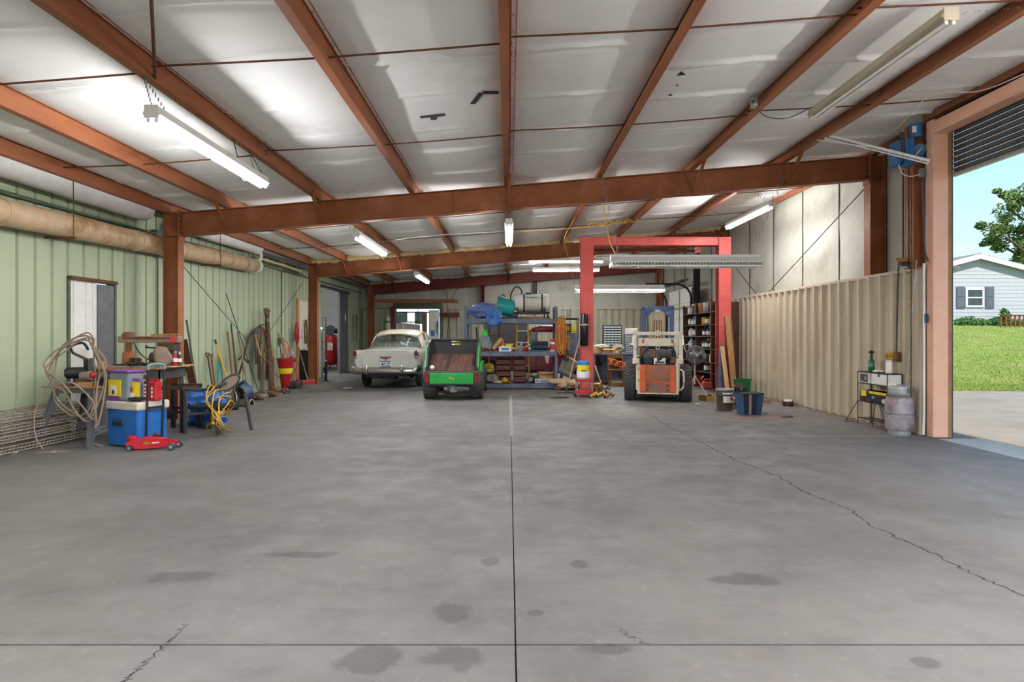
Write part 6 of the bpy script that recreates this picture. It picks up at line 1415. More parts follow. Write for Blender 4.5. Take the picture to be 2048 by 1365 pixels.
part('trolley_rail', 'steel_maroon', ga, lambda m: m.bar((2.03, GY + .5, 3.52), (4.65, GY + .5, 3.50), .04, .06), world=True); part('rail_stop', 'red_gantry', ga, lambda m: m.box((4.6, GY + .25, 3.43), (4.68, GY + .54, 3.58)), world=True)
bt = thing('black_cylinder', 'glossy black cylinder strapped to the left gantry post', 'cylinder', (1.79, GY - .1, 1.16))
part('tube', 'black_gloss', bt, lambda m: m.lathe([(.09, 0), (.095, .01), (.095, .74), (.085, .76), (.0, .76)], (0, 0, 0), 20), smooth=True); part('strap', 'galv', bt, lambda m: m.lathe([(.097, .48), (.1, .485), (.1, .515), (.097, .52)], (0, 0, 0), 20)); part('bracket', 'galv', bt, lambda m: m.box((-.04, .06, .48), (.04, .1, .52)))

# ---------------------------------------------------------------- pallet rack with its load
RY, RD = 16.4, .85
rk = thing('storage_rack', 'slate blue steel storage rack with three loaded levels', 'rack', (.06, RY + .42, 0))
RX = (-1.14, 1.24)
for x in RX:
    for y in (RY, RY + RD): part('post', 'slate_blue', rk, lambda m: m.box((x - .035, y - .03, 0), (x + .035, y + .03, 2.17)), world=True)
    part('side_brace', 'slate_blue', rk, lambda m: m.bar((x, RY, .3), (x, RY + RD, 1.0), .02, .03).bar((x, RY + RD, 1.1), (x, RY, 1.7), .02, .03), world=True)
for z in (.02, .86, 1.72):
    for y in (RY - .03, RY + RD + .03): part('beam', 'slate_blue', rk, lambda m: m.box((RX[0], y - .02, z), (RX[1], y + .02, z + .12)), world=True)
    part('deck', 'wood_red', rk, lambda m: m.box((RX[0] + .04, RY, z + .10), (RX[1] - .04, RY + RD, z + .12)), world=True)
Z0, Z1, Z2 = .14, .98, 1.84
def R_(px, dy=.2): return (px - VX) * (RY + dy) / F
# top level
tb2 = thing('teal_tub', 'teal plastic tub lying on its side on the rack top', 'tub', (-.1, RY + .4, Z2))
part('tub_body', 'teal', tb2, lambda m: m.lathe([(0, .0), (.2, .0), (.215, .01), (.25, .46), (.27, .47), (.27, .5), (.235, .5), (.2, .03), (0, .02)], (.24, 0, .265), 26, ax=(-.97, 0, .2)), smooth=True)
part('rim', 'teal_dull', tb2, lambda m: m.lathe([(.262, .46), (.278, .465), (.278, .5), (.262, .505)], (.24, 0, .265), 26, ax=(-.97, 0, .2)), smooth=True); part('rope_handle', 'black', tb2, lambda m: m.tube(spline([(-.1, -.02, .6), (-.06, -.02, .66), (.0, -.02, .6)], 4), .014, 6))
tp2 = thing('tarp_bundle', 'faded blue tarp bundle stuffed into the teal tub', 'tarp', (-.66, RY + .3, Z2))
part('bundle', 'tarp_grey', tp2, lambda m: m.blob((0, .05, .2), (.42, .3, .24), 5, .3, 1.7, 40, 24, floor=.02, fold=.2), smooth=60); part('drape', 'tarp_blue', tp2, lambda m: m.grid(lambda u, v: (.05 + .42 * u + .05 * noise.noise(Vector((u * 5, v * 3, 1))), -.36 - .03 * math.sin(u * 14) - .02 * math.sin(v * 9), .22 - v * (.30 + .13 * math.sin(u * 3.2))), 20, 10), smooth=True, thick=.004)
tk = thing('spray_tank', 'white plastic sprayer tank with black straps on a skid', 'tank', (.62, RY + .42, Z2))
part('tank_body', 'white_plastic', tk, lambda m: m.lathe([(0, -.48), (.16, -.48), (.22, -.44), (.235, -.36), (.235, .36), (.22, .44), (.16, .48), (0, .48)], (0, 0, .44), 26, ax=(1, 0, 0)), smooth=True)
part('residue', 'offwhite', tk, lambda m: m.lathe([(.2365, -.2), (.237, -.19), (.237, .36), (.2365, .37)], (0, -.002, .435), 26, ax=(1, 0, 0)), smooth=True)
for x in (-.22, .26): part('strap', 'black', tk, lambda m: m.lathe([(.24, -.02), (.246, -.018), (.246, .018), (.24, .02)], (x, 0, .44), 26, ax=(1, 0, 0)))
part('filler_cap', 'black', tk, lambda m: m.cyl((-.1, 0, .66), (-.1, 0, .71), .08, n=18)); part('valve', 'chrome', tk, lambda m: m.cyl((.16, 0, .66), (.16, 0, .76), .035, n=12))
part('lettering', 'teal', tk, lambda m: [m.ob((-.14 + k * .026, -.2, .575), (.019, .006, .03 + .012 * (k % 3 == 0)), (-.5, 0, 0)) for k in range(11)])
part('skid_frame', 'black', tk, lambda m: m.box((-.42, -.24, .14), (.46, -.2, .19)).box((-.42, .2, .14), (.46, .24, .19)).box((-.42, -.24, .0), (-.38, -.2, .3)).box((.3, -.24, .0), (.34, -.2, .3)).box((.42, .2, 0), (.46, .24, .2)).box((-.42, .2, 0), (-.38, .24, .2)))
part('hose', 'black', tk, lambda m: m.tube(spline([(-.5, 0, .3), (-.58, -.05, .6), (-.45, -.08, .86), (-.3, -.05, .8), (-.28, 0, .66)], 6), .018, 8), smooth=True)
part('pump', 'dark_grey', tk, lambda m: m.cyl((-.52, -.1, .1), (-.4, -.1, .1), .09, n=14).box((-.56, -.16, .0), (-.42, -.04, .06)))
for k, (a, b) in enumerate(((.1, 'wood'), (.24, 'card'))): board(['brown timber lying along the rack top behind the tank', 'tan board lying along the rack top behind the tub'][k], (RX[1] - .1, RY + .76 - .0, Z2 + .05 + .0), (RX[0] + .2 + .3 * k, RY + .76 - .1 * k, Z2 + .04), .08, .06, b, up=(0, 0, 1))
# middle level
carton('white carton with blue print on the rack middle level', (R_(1010), RY + .12, Z1), (.32, .2, .13), .05, 'paper', print_='ink_blue')
t = thing('cardboard_tube', 'thick brown cardboard tube leaning on the rack clutter', 'tube', (R_(986), RY + .2, Z1)); part('tube_wall', 'card', t, lambda m: m.cyl((0, 0, .05), (.22, .1, .34), .06, n=18, cap=False).cyl((0, 0, .05), (.22, .1, .34), .05, n=18, cap=False)); part('end_disc', 'dark_rust', t, lambda m: m.cyl((.0, .0, .055), (.004, .002, .06), .05, n=18))
bottle('orange and white bottle lying against the cardboard tube', (R_(1006), RY + .35, Z1), .3, .05, 'orange', 'white_plastic')
carton('small yellow box on the rack middle level', (R_(1019), RY + .3, Z1), (.2, .16, .2), .1, 'yellow')
bg = thing('plastic_bag', 'clear plastic bag of brown bulbs at the rack end', 'bag', (R_(970), RY + .15, Z1)); part('bag_skin', 'clear_plastic', bg, lambda m: m.blob((0, 0, .2), (.2, .15, .24), 4, .3, 2.2, 26, 16, floor=.01, fold=.3), smooth=True); part('contents', 'rust', bg, lambda m: m.blob((0, 0, .09), (.17, .13, .1), 5, .4, 3, floor=.01))
lm = thing('lime_jug', 'bright lime green plastic jug on top of the plastic bag', 'jug', (R_(970), RY + .22, Z1 + .36)); part('jug_body', 'green_lime', lm, lambda m: m.lathe([(.05, 0), (.08, .03), (.09, .1), (.06, .16), (.02, .2), (.02, .23)], (0, 0, 0), 16), smooth=True); part('spout', 'green_lime', lm, lambda m: m.tube([(.03, 0, .15), (.07, 0, .2)], .015, 7))
r_ = random.Random(77)
MID = [(1028, 'black spray can', 'black', 'red'), (1033, 'red spray can', 'red', 'white_plastic'), (1038, 'white spray can', 'white_plastic', 'red'), (1043, 'green spray can', 'green_bin', 'white_plastic'), (1049, 'grey spray can', 'steel_grey', 'black'), (1054, 'yellow spray can', 'yellow', 'black'), (1059, 'teal spray can', 'teal', 'white_plastic')]
for k, (px_, nm, a, b) in enumerate(MID): spray(nm + ' in the row on the rack middle level', (R_(px_), RY + .15 + .12 * (k % 3), Z1), .17 + .05 * r_.random(), a, b)
soft('rag_heap', 'striped grey rag heaped before the spray cans on the rack', 'rag', (R_(1041), RY + .08, Z1 + .06), (.17, .09, .09), 'cloth_grey', 9, .5, 3, .35, floor=-.06)
soft('rag_heap', 'red oily rag between the spray cans and blue trays', 'rag', (R_(1050), RY + .06, Z1 + .05), (.09, .07, .07), 'red', 12, .5, 3, .35, floor=-.05)
def tray(label, loc, size, mt, n=6):
    t = thing('parts_tray', label, 'tray', loc); w, d, h = size
    part('tray_floor', mt, t, lambda m: m.box((-w / 2, -d / 2, 0), (w / 2, d / 2, .015))); part('tray_wall', mt, t, lambda m: m.box((-w / 2, -d / 2, 0), (w / 2, -d / 2 + .01, h * .5)).box((-w / 2, d / 2 - .01, 0), (w / 2, d / 2, h)).box((-w / 2, -d / 2, 0), (-w / 2 + .01, d / 2, h)).box((w / 2 - .01, -d / 2, 0), (w / 2, d / 2, h)))
    part('divider', mt, t, lambda m: [m.box((-w / 2 + w * k / n - .004, -d / 2, 0), (-w / 2 + w * k / n + .004, d / 2, h * .8)) for k in range(1, n)])
    return t
tray('navy divided parts tray on the rack, on the pale blue tray', (R_(1080), RY + .22, Z1 + .065), (.42, .3, .2), 'navy'); tray('pale blue shallow tray under the navy tray', (R_(1078), RY + .22, Z1), (.44, .34, .06), 'blue_plastic', 3)
bk2 = can('white and red printed pail at the rack end', 'white and red printed pail at the end of the rack', (R_(1107), RY + .14, Z1), .1, .24, 'white_plastic', 'ink_red', 'white_plastic'); bk2.name = 'pail'
soft('orange_rag', 'orange rag stuffed in the printed pail', 'rag', (R_(1107), RY + .14, Z1 + .29), (.09, .08, .06), 'orange', 15, .5, 3, .3)
t = thing('paper_note', 'torn grey paper hanging below the rack middle beam', 'paper', (R_(1094, 0), RY - .056, .86)); part('sheet', 'cloth_grey', t, lambda m: m.add([(-.06, 0, 0), (.06, 0, 0), (.03, -.01, -.18), (.0, -.01, -.2), (-.04, -.01, -.14)], [(0, 1, 2, 3, 4)])); part('fold', 'offwhite', t, lambda m: m.add([(-.06, -.001, 0), (.06, -.001, 0), (.05, -.008, -.02), (-.06, -.008, -.02)], [(0, 1, 2, 3)]))
# lower level
for k, px_ in enumerate((1007, 1039)):
    t = thing('drawer_cabinet', ['dark red-brown four-drawer cabinet on the rack floor beside the gold hoses', 'dark red-brown four-drawer cabinet on the rack floor beside the truck door'][k], 'cabinet', (R_(px_, .3), RY + .35, Z0))
    w = .20 if k == 0 else .165
    part('case', 'wood_dark', t, lambda m: m.box((-w, -.2, 0), (-w + .02, .25, .66)).box((w - .02, -.2, 0), (w, .25, .66)).box((-w, -.2, .64), (w, .25, .66)).box((-w, .23, 0), (w, .25, .66)))
    for q in range(4): d_ = part('drawer', 'wood_red', t, lambda m: m.box((-w + .025, -.22, .03 + q * .155), (w - .025, .2, .03 + q * .155 + .125)), bevel=.006); part('pull', 'wood_dark', d_, lambda m: m.box((-.05, -.235, .1 + q * .155), (.05, -.22, .115 + q * .155)))
t = thing('yellow_cup', 'yellow plastic scoop lying at the rack front', 'scoop', (R_(1013, 0), RY + .06, Z0)); part('bowl', 'yellow', t, lambda m: m.lathe([(0, 0), (.05, .0), (.07, .1), (.075, .1)], (0, 0, .06), 14, ax=(-.8, -.4, .4)), smooth=True); part('handle', 'yellow', t, lambda m: m.bar((.02, 0, .05), (.12, .02, .02), .03, .015))
t = thing('hose_reel', 'rolled brown felt on the lower rack level', 'roll', (R_(1050), RY + .25, Z0)); part('roll', 'leather_tan', t, lambda m: m.tube([(-.16, 0, .09), (.05, .0, .12), (.2, .05, .16)], [.07, .1, .08], 14), smooth=True); part('tie', 'offwhite', t, lambda m: m.tube([(-.04, 0, .11), (-.02, 0, .115)], .096, 14))
t = thing('leaf_blower', 'black handheld leaf blower lying on the lower rack level', 'blower', (R_(1068), RY + .15, Z0)); part('housing', 'black', t, lambda m: m.ell((-.05, 0, .1), (.11, .1, .1)), smooth=True); part('nozzle', 'dark_grey', t, lambda m: m.tube([(0, 0, .12), (.2, .05, .24), (.4, .1, .36)], [.06, .045, .04], 10), smooth=True); part('intake', 'grey_metal', t, lambda m: m.cyl((-.1, -.11, .1), (-.1, -.08, .1), .06, n=16))
carton('pale open carton on the lower rack level', (R_(1091), RY + .3, Z0 + .13), (.36, .3, .16), .1, 'card', open_top=True)
t = thing('amplifier_box', 'flat grey metal box at the lower rack end', 'box', (R_(1088, 0), RY + .2, Z0)); part('case', 'galv', t, lambda m: m.box((-.24, -.16, 0), (.24, .16, .125)), bevel=.008); part('knob', 'black', t, lambda m: [m.cyl((x, -.17, .07), (x, -.16, .07), .018, n=10) for x in (-.18, .18)]); part('front_label', 'ink_blue', t, lambda m: m.box((-.08, -.163, .04), (.1, -.16, .07)))
t = thing('hose_coil', 'gold coiled hoses hanging at the rack end', 'hose', (R_(978, 0), RY + .1, .6)); part('coil', 'gold', t, lambda m: [m.tube([Vector((.11 * math.cos(a), -.02 * k, .05 * math.sin(a) - .03 * k)) for a in [j * .5236 for j in range(12)]], .02, 7, closed=True) for k in range(4)]); part('hook', 'galv', t, lambda m: m.cyl((0, 0, .04), (0, 0, .26), .008, n=6))
t = thing('engine_block', 'small black and silver engine on the rack floor', 'engine', (R_(981), RY + .3, Z0)); part('block', 'black', t, lambda m: m.box((-.14, -.12, 0), (.12, .12, .26)), bevel=.015); part('fins', 'galv', t, lambda m: [m.box((-.12, -.14, .28 + k * .03), (.1, .1, .295 + k * .03)) for k in range(6)]); part('flywheel', 'steel_grey', t, lambda m: m.cyl((.0, -.16, .14), (.0, -.12, .14), .1, n=18))
soft('grey_sack', 'limp grey cloth sack slumped at the rack foot', 'sack', (R_(990), RY + .12, Z0 + .1), (.1, .1, .14), 'cloth_grey', 20, .4, 2, .3, floor=-.1)
soft('dust_rag', 'pale rag at the front edge of the lower rack level', 'rag', (R_(997, 0), RY + .05, Z0 + .03), (.12, .05, .035), 'offwhite', 22, .4, 3, .3, floor=-.03)
# ladders
def ladder(label, a, b, w, rungs, mt, rmt, loc):
    t = thing('step_ladder', label, 'ladder', loc); a, b = Vector(a), Vector(b)
    for s in (-1, 1): part('rail', mt, t, lambda m: m.bar(a + Vector((s * w * 1.12, 0, 0)), b + Vector((s * w * .88, 0, 0)), .04, .06))
    for k in range(rungs): p = a.lerp(b, (k + .7) / rungs); part('rung', rmt, t, lambda m: m.bar(p - Vector((w, 0, 0)), p + Vector((w, 0, 0)), .06, .03))
    return t
ladder('brown wooden step ladder leaning behind the rack', (0, -.1, 0), (0, .25, 1.78), .15, 6, 'wood_brown', 'wood_brown', ((988 - VX) * 17.6 / F, 17.55, 0))
ladder('yellow fibreglass ladder with white rungs behind the rack', (0, -.1, 0), (0, .22, 1.95), .17, 6, 'yellow', 'alu', ((1045 - VX) * 17.75 / F, 17.62, 0))
bp2 = thing('display_board', 'large charcoal panel standing upright behind the ladders', 'panel', (-.12, 21.2, 0)); part('panel_face', 'dark_grey', bp2, lambda m: m.box((-.72, -.02, .3), (.72, .02, 1.86))); part('frame', 'grey_metal', bp2, lambda m: m.box((-.75, -.03, 1.86), (.75, .03, 1.9)).box((-.75, -.03, 0), (-.72, .03, 1.9)).box((.72, -.03, 0), (.75, .03, 1.9)))
# ---------------------------------------------------------------- dark red pickup behind the rack
tr_ = thing('pickup_truck', 'dark red vintage pickup parked sideways behind the rack', 'pickup', (.6, 19.2, 0))
TYF = 18.35
def side(m, poly, y0, y1): return m.prism(poly, 'y', y0, y1)
part('cab_body', 'truck_red', tr_, lambda m: side(m, [(.42, .35), (1.55, .35), (1.57, 1.02), (.40, 1.02)], TYF, TYF + 1.6), world=True, bevel=.03)
part('cab_roof', 'truck_red', tr_, lambda m: side(m, [(.58, 1.52), (.72, 1.63), (.95, 1.69), (1.30, 1.69), (1.47, 1.62), (1.54, 1.50)], TYF + .1, TYF + 1.5), world=True, bevel=.05)
for x0, x1, w in ((.42, .66, .07), (1.53, 1.5, .1), (.80, .80, .06)):
    for y in (TYF + .08, TYF + 1.52): part('pillar', 'truck_red', tr_, lambda m: m.bar((x0, y, 1.0), (x1, y, 1.54), w, .06, up=(0, 1, 0)), world=True)
part('door_window', 'glass', tr_, lambda m: m.add([(.84, TYF + .09, 1.05), (1.47, TYF + .09, 1.05), (1.44, TYF + .12, 1.50), (.84, TYF + .12, 1.50)], [(0, 1, 2, 3)]), world=True); part('vent_window', 'glass_dark', tr_, lambda m: m.add([(.50, TYF + .09, 1.05), (.77, TYF + .09, 1.05), (.77, TYF + .11, 1.5), (.68, TYF + .11, 1.5)], [(0, 1, 2, 3)]), world=True)
part('window_trim', 'chrome', tr_, lambda m: m.tube([(.84, TYF + .06, 1.05), (1.47, TYF + .06, 1.05), (1.44, TYF + .08, 1.5), (.84, TYF + .08, 1.5)], .015, 6, closed=True), world=True)
part('hood', 'truck_red', tr_, lambda m: side(m, [(-1.2, .6), (.44, .6), (.44, 1.05), (-.3, 1.04), (-1.0, .98), (-1.2, .88)], TYF + .3, TYF + 1.3), world=True, bevel=.08); part('front_fender', 'truck_red', tr_, lambda m: side(m, [(-1.25, .45), (-1.1, .85), (-.7, .92), (-.2, .85), (.42, .45), (.42, .35), (-.25, .35), (-.4, .62), (-.75, .7), (-1.0, .55)], TYF, TYF + .3), world=True, bevel=.04)
part('cargo_bed', 'truck_red', tr_, lambda m: m.box((1.62, TYF + .1, .55), (2.95, TYF + 1.5, 1.0)).box((1.62, TYF + .08, .97), (2.95, TYF + .14, 1.02)), world=True, bevel=.02); part('rear_fender', 'truck_red', tr_, lambda m: side(m, [(1.9, .5), (2.0, .8), (2.3, .9), (2.6, .8), (2.75, .5)], TYF - .08, TYF + .12), world=True, bevel=.05)
part('running_board', 'black', tr_, lambda m: m.box((.42, TYF - .05, .3), (1.9, TYF + .2, .35)), world=True); part('door_seam', 'steel_maroon', tr_, lambda m: m.tube([(.80, TYF - .002, .42), (1.5, TYF - .002, .42), (1.52, TYF - .002, 1.0), (.80, TYF - .002, 1.0)], .007, 5, closed=True), world=True); part('door_handle', 'chrome', tr_, lambda m: m.bar((1.32, TYF - .03, .92), (1.46, TYF - .03, .92), .02, .03), world=True)
for x in (-.7, 2.32):
    for y in (TYF + .14, TYF + 1.46): w = part('wheel', 'rubber', tr_, lambda m: m.lathe([(.2, -.08), (.33, -.08), (.35, 0), (.33, .08), (.2, .08)], (x, y, .35), 24, ax=(0, 1, 0)), world=True, smooth=True); part('hubcap', 'chrome', w, lambda m: m.lathe([(.2, -.03), (.12, .06), (0, .07)], (x, y, .35), 18, ax=(0, -1, 0)), world=True, smooth=True)
# ---------------------------------------------------------------- between rack and gantry post
cab = thing('parts_cabinet', 'slate blue steel cabinet carrying the yellow generator', 'cabinet', (1.62, 16.9, 0)); part('case', 'slate_blue', cab, lambda m: m.box((-.22, -.2, .9), (.26, .25, 1.44)), bevel=.01)
for x in (-.2, .24):
    for y in (-.18, .23): part('leg', 'slate_blue', cab, lambda m: m.box((x - .02, y - .02, 0), (x + .02, y + .02, .92)))
part('notice', 'cloth_grey', cab, lambda m: m.box((-.18, -.21, 1.0), (.02, -.2, 1.4))); part('notice_print', 'ink_red', cab, lambda m: m.box((-.14, -.213, 1.28), (-.02, -.21, 1.32)))
gn = thing('generator', 'yellow and black portable generator with a grey silencer', 'generator', (1.62, 16.9, 1.44)); part('frame', 'black', gn, lambda m: [m.tube([(-.24, y, .02), (-.24, y, .40), (.24, y, .40), (.24, y, .02)], .016, 7, closed=True) for y in (-.16, .16)] + [m.tube([(x, -.16, z), (x, .16, z)], .014, 6) for x in (-.24, .24) for z in (.02, .4)]); part('engine', 'dark_grey', gn, lambda m: m.box((-.18, -.13, .04), (.06, .13, .28)), bevel=.02); part('tank', 'label_yellow', gn, lambda m: m.box((.04, -.13, .06), (.2, .13, .22)), bevel=.03); part('top_tray', 'black', gn, lambda m: m.box((-.24, -.17, .40), (.24, .17, .43))); part('silencer', 'galv', gn, lambda m: m.cyl((-.02, -.05, .43), (-.02, -.05, .66), .055, n=16), smooth=True); part('pull_cover', 'gold', gn, lambda m: m.cyl((-.06, -.16, .16), (-.06, -.13, .16), .08, n=18))
oc = thing('cable_bundle', 'orange and gold extension cords hung in a bundle on the rack post', 'cords', (1.36, RY - .02, 1.85))
for k in range(6): part('cord_loop', ('orange_cord', 'gold', 'orange', 'yellow_cord')[k % 4], oc, lambda m: m.tube([Vector((.06 * math.cos(a) + .03 * k - .08, -.06 - .012 * k, -.45 + (.42 + .05 * (k % 3)) * math.sin(a))) for a in [j * .3142 for j in range(20)]], .013, 6, closed=True))
part('hook', 'galv', oc, lambda m: m.cyl((-.1, .02, .0), (.06, -.12, .02), .01, n=6))
soft('red_rags', 'heap of dark red rags hanging below the orange cords', 'rag', (1.42, RY + .05, 1.08), (.1, .1, .25), 'truck_red', 25, .5, 3, .4)
st_ = thing('car_seat', 'grey upholstered vehicle seat tipped on its side', 'seat', (1.55, RY + .05, .42)); part('seat_back', 'seat_grey', st_, lambda m: m.ob((0, 0, .16), (.42, .2, .5), (0, .5, 0)), bevel=.07); part('seat_base', 'seat_grey', st_, lambda m: m.ob((.06, .02, -.06), (.5, .4, .16), (0, .55, 0)), bevel=.06); part('piping', 'paper', st_, lambda m: m.tube(spline([(.02, -.12, .4), (.2, -.12, .3), (.3, -.12, .1)], 5), .012, 6)); part('buckle', 'black', st_, lambda m: m.ob((-.06, -.12, .36), (.14, .03, .1), (0, .4, 0)))
for k, (x, z, rz_) in enumerate(((1.28, .22, .3), (1.5, .13, -.1), (1.68, .2, .2))): soft('seat_cushion', ['folded tan cushion leaning on the grey seat', 'tan cushion lowest in the pile before the grey seat', 'pale tan cushion at the gantry side of the pile'][k], 'cushion', (x, RY - .32 - .08 * k, z), (.26, .16, .09), 'cushion', 30 + k, .2, 1.5, .1)
soft('red_canvas', 'crumpled red-orange canvas under the tan cushions', 'cloth', (1.5, RY - .3, .06), (.32, .14, .05), 'orange_rust', 36, .5, 3, .3, floor=-.05); soft('black_sack', 'black rubbish sack on the floor under the cushions', 'sack', (1.62, RY + .05, .1), (.28, .2, .12), 'black', 38, .3, 2, .3, floor=-.1)
# shop stool with pail
so = thing('creeper_stool', 'mechanic rolling stool with two red padded decks', 'stool', (1.72, 14.35, 0))
part('seat_pad', 'red', so, lambda m: m.box((-.19, -.17, .36), (.2, .17, .41)), bevel=.015); part('lower_tray', 'red_jack', so, lambda m: m.box((-.2, -.18, .09), (.2, .18, .15)), bevel=.015)
for x in (-.17, .17):
    for y in (-.14, .14): part('leg', 'galv', so, lambda m: m.cyl((x, y, .14), (x * .95, y, .37), .012, n=8)); part('caster', 'black', so, lambda m: m.cyl((x * 1.2 - .02, y, .04), (x * 1.2 + .02, y, .04), .04, n=14))
pl = can('pail', 'tall white pail with blue lid and yellow label on the red stool', (1.70, 14.35, .41), .14, .40, 'pale_blue', 'label_yellow', 'blue_plastic', cat='pail'); part('blue_band', 'blue_plastic', pl, lambda m: m.lathe([(.1415, .315), (.1435, .32), (.1435, .385), (.1415, .39)], (0, 0, 0), 18)); part('lower_label', 'paper', pl, lambda m: m.lathe([(.1435, .03), (.145, .035), (.145, .17), (.1435, .175)], (0, 0, 0), 18)); part('print', 'navy', pl, lambda m: m.ell((0, -.146, .19), (.07, .004, .012)))
t, d = pole_thing('garden_rake', 'garden rake with a long pale handle leaning on the gantry post', 'rake', Vector((1.70, GY - .03, 1.37)), G(1131, 790) + Vector((0, 0, .02)), .015, 'wood_new'); part('ferrule', 'dark_grey', t, lambda m: m.cyl(d * .0, d * .18, .02, n=8)); part('head_bar', 'dark_rust', t, lambda m: m.bar((-.2, -.06, .03), (.2, .02, .03), .02, .02)); part('tines', 'dark_rust', t, lambda m: [m.cyl((-.19 + k * .042, -.06 + k * .0085, .03), (-.19 + k * .042, -.1 + k * .0085, .0), .006, n=5) for k in range(10)])
soft('oily_leaf_pile', 'flat dark sweepings on the floor beside the rake head', 'sweepings', G(1122, 796) + Vector((0, 0, .012)), (.2, .12, .012), 'dark_rust', 41, .5, 3, .2, floor=-.011)
t, d = pole_thing('spade', 'spade with dark blade leaning on the right of the gantry post', 'spade', Vector((2.06, GY - .03, .68)), G(1216, 797) + Vector((-.05, 0, .03)), .016, 'wood_new'); blade(t, d, 'dark_rust', .28, .18)
for k in range(7):
    r_ = random.Random(60 + k); p = G(1188 + 5 * k, 797 - (k % 3) * 4)
    t = thing('scrap_fitting', ['brass elbow fitting', 'rusty pipe stub', 'tan gearbox scrap', 'brass valve body', 'bent rusty bracket', 'worn bearing housing', 'small rusty flange'][k] + ' in the scrap heap at the gantry foot', 'scrap', p + Vector((0, .1 * (k % 2), .03 + .06 * (k % 3 == 2))))
    part('casting', ('gold', 'rust', 'leather_tan', 'gold', 'rust', 'steel_grey', 'wood')[k], t, lambda m: m.tube(spline([(-.1, 0, 0), (0, .02, .05), (.06, .08, .06), (.12, .06, .02)], 4), .04, 9), smooth=True); part('collar', 'dark_rust', t, lambda m: m.cyl((-.12, 0, 0), (-.08, 0, .01), .05, n=12))
t = thing('gold_crate', 'yellow-brown machine housing on the scrap heap by the gantry', 'housing', G(1195, 790) + Vector((0, .25, .0))); part('shell', 'gold', t, lambda m: m.box((-.15, -.1, .06), (.15, .12, .26)), bevel=.03); part('base', 'dark_rust', t, lambda m: m.box((-.18, -.12, 0), (.18, .14, .06))); part('cap', 'rust', t, lambda m: m.cyl((0, -.12, .17), (0, -.1, .17), .06, n=14))
tag(MB().bar((2.12, GY + .35, .02), (2.02, GY + .32, .85), .05, .09).build('steel_channel', 'slate_blue'), 'blue steel channel leaning against the back of the gantry post', 'channel')
# ---------------------------------------------------------------- blue workbench behind the gantry
WBY = 18.0
wb_ = thing('work_bench', 'blue steel workbench loaded with parts organisers', 'workbench', (3.1, WBY, 0)); part('top', 'slate_blue', wb_, lambda m: m.box((-.72, -.3, .85), (.72, .35, .9)), bevel=.006)
for x in (-.68, .68): part('end_panel', 'slate_blue', wb_, lambda m: m.box((x - .03, -.28, 0), (x + .03, .33, .85)))
part('back_panel', 'slate_blue', wb_, lambda m: m.box((-.68, .3, .1), (.68, .33, .85))); part('drawer_unit', 'slate_blue', wb_, lambda m: m.box((.12, -.27, .25), (.65, .3, .84)), bevel=.008); part('shelf', 'wood_dark', wb_, lambda m: m.box((-.65, -.25, .12), (.12, .3, .14)))
def organiser(label, loc, w, h, cols, rows, mt, dmt):
    t = thing('parts_organiser', label, 'organiser', loc); part('case', mt, t, lambda m: m.box((-w / 2, -.06, 0), (w / 2, .09, h)).box((-w / 2, -.085, 0), (-w / 2 + .012, -.06, h)).box((w / 2 - .012, -.085, 0), (w / 2, -.06, h)))
    d0 = None; cw, rh = (w - .03) / cols, (h - .03) / rows
    for i in range(cols):
        for j in range(rows):
            if d0 is None: d0 = part('drawer', dmt, t, lambda m: m.box((.006, -.085, .006), (cw - .006, -.06, rh * .62)).box((cw * .35, -.1, rh * .1), (cw * .65, -.085, rh * .3))); q = d0
            else: q = inst(d0, parent=t)
            q.location = (-w / 2 + .015 + i * cw, 0, .015 + j * rh)
    return t
organiser('black parts organiser with rows of grey drawers on the workbench', (2.99, WBY + .15, .9), .54, .80, 5, 11, 'black', 'drawer_clear'); organiser('clear-drawer parts organiser on the workbench end', (3.55, WBY + .1, .9), .42, .53, 6, 9, 'slate_blue', 'drawer_clear'); organiser('small white organiser standing on the clear-drawer organiser', (3.54, WBY + .1, 1.43), .34, .18, 6, 4, 'offwhite', 'white_plastic')
carton('tan carton at the gantry end of the workbench', (2.52, WBY - .05, .9), (.24, .24, .16), .1); carton('low brown open carton on the workbench', (2.86, WBY - .12, .9), (.34, .24, .13), -.1, open_top=True)
soft('cream_rag', 'cream rag draped over the cartons on the workbench', 'rag', (2.66, WBY - .1, 1.09), (.22, .12, .06), 'offwhite', 45, .4, 2.5, .3); soft('grey_bag', 'grey and white bag slumped before the black organiser', 'bag', (3.12, WBY - .14, 1.03), (.18, .1, .13), 'cloth_grey', 47, .4, 2.5, .35, floor=-.13)
lathe_thing('glass_jar', 'round glass jar beside the gantry post on the workbench', 'jar', (2.46, WBY + .12, .9), [(.05, 0), (.07, .02), (.075, .12), (.06, .18), (.045, .22)], 'galv', [('lid', 'teal_dull', [(.05, .22), (.05, .26), (0, .26)])]); carton('yellow manual box before the white organiser', (3.02, WBY - .2, .9), (.2, .1, .08), .3, 'yellow')
cr = thing('wooden_chair', 'brown wooden chair draped with orange cords', 'chair', (2.98, 17.25, 0)); 
for x in (-.2, .2):
    part('leg', 'wood_brown', cr, lambda m: m.box((x - .02, -.2, 0), (x + .02, -.16, .44))); part('back_leg', 'wood_brown', cr, lambda m: m.bar((x, .2, 0), (x, .26, .88), .04, .04))
part('seat', 'wood_brown', cr, lambda m: m.box((-.23, -.22, .43), (.23, .22, .47)), bevel=.01); part('back_slat', 'wood_brown', cr, lambda m: m.box((-.2, .24, .76), (.2, .26, .86))); part('back_slat', 'wood_brown', cr, lambda m: m.box((-.2, .23, .56), (.2, .25, .62))); part('stretcher', 'wood_brown', cr, lambda m: m.box((-.2, -.19, .2), (.2, -.17, .23)))
r_ = random.Random(8)
tc_ = []
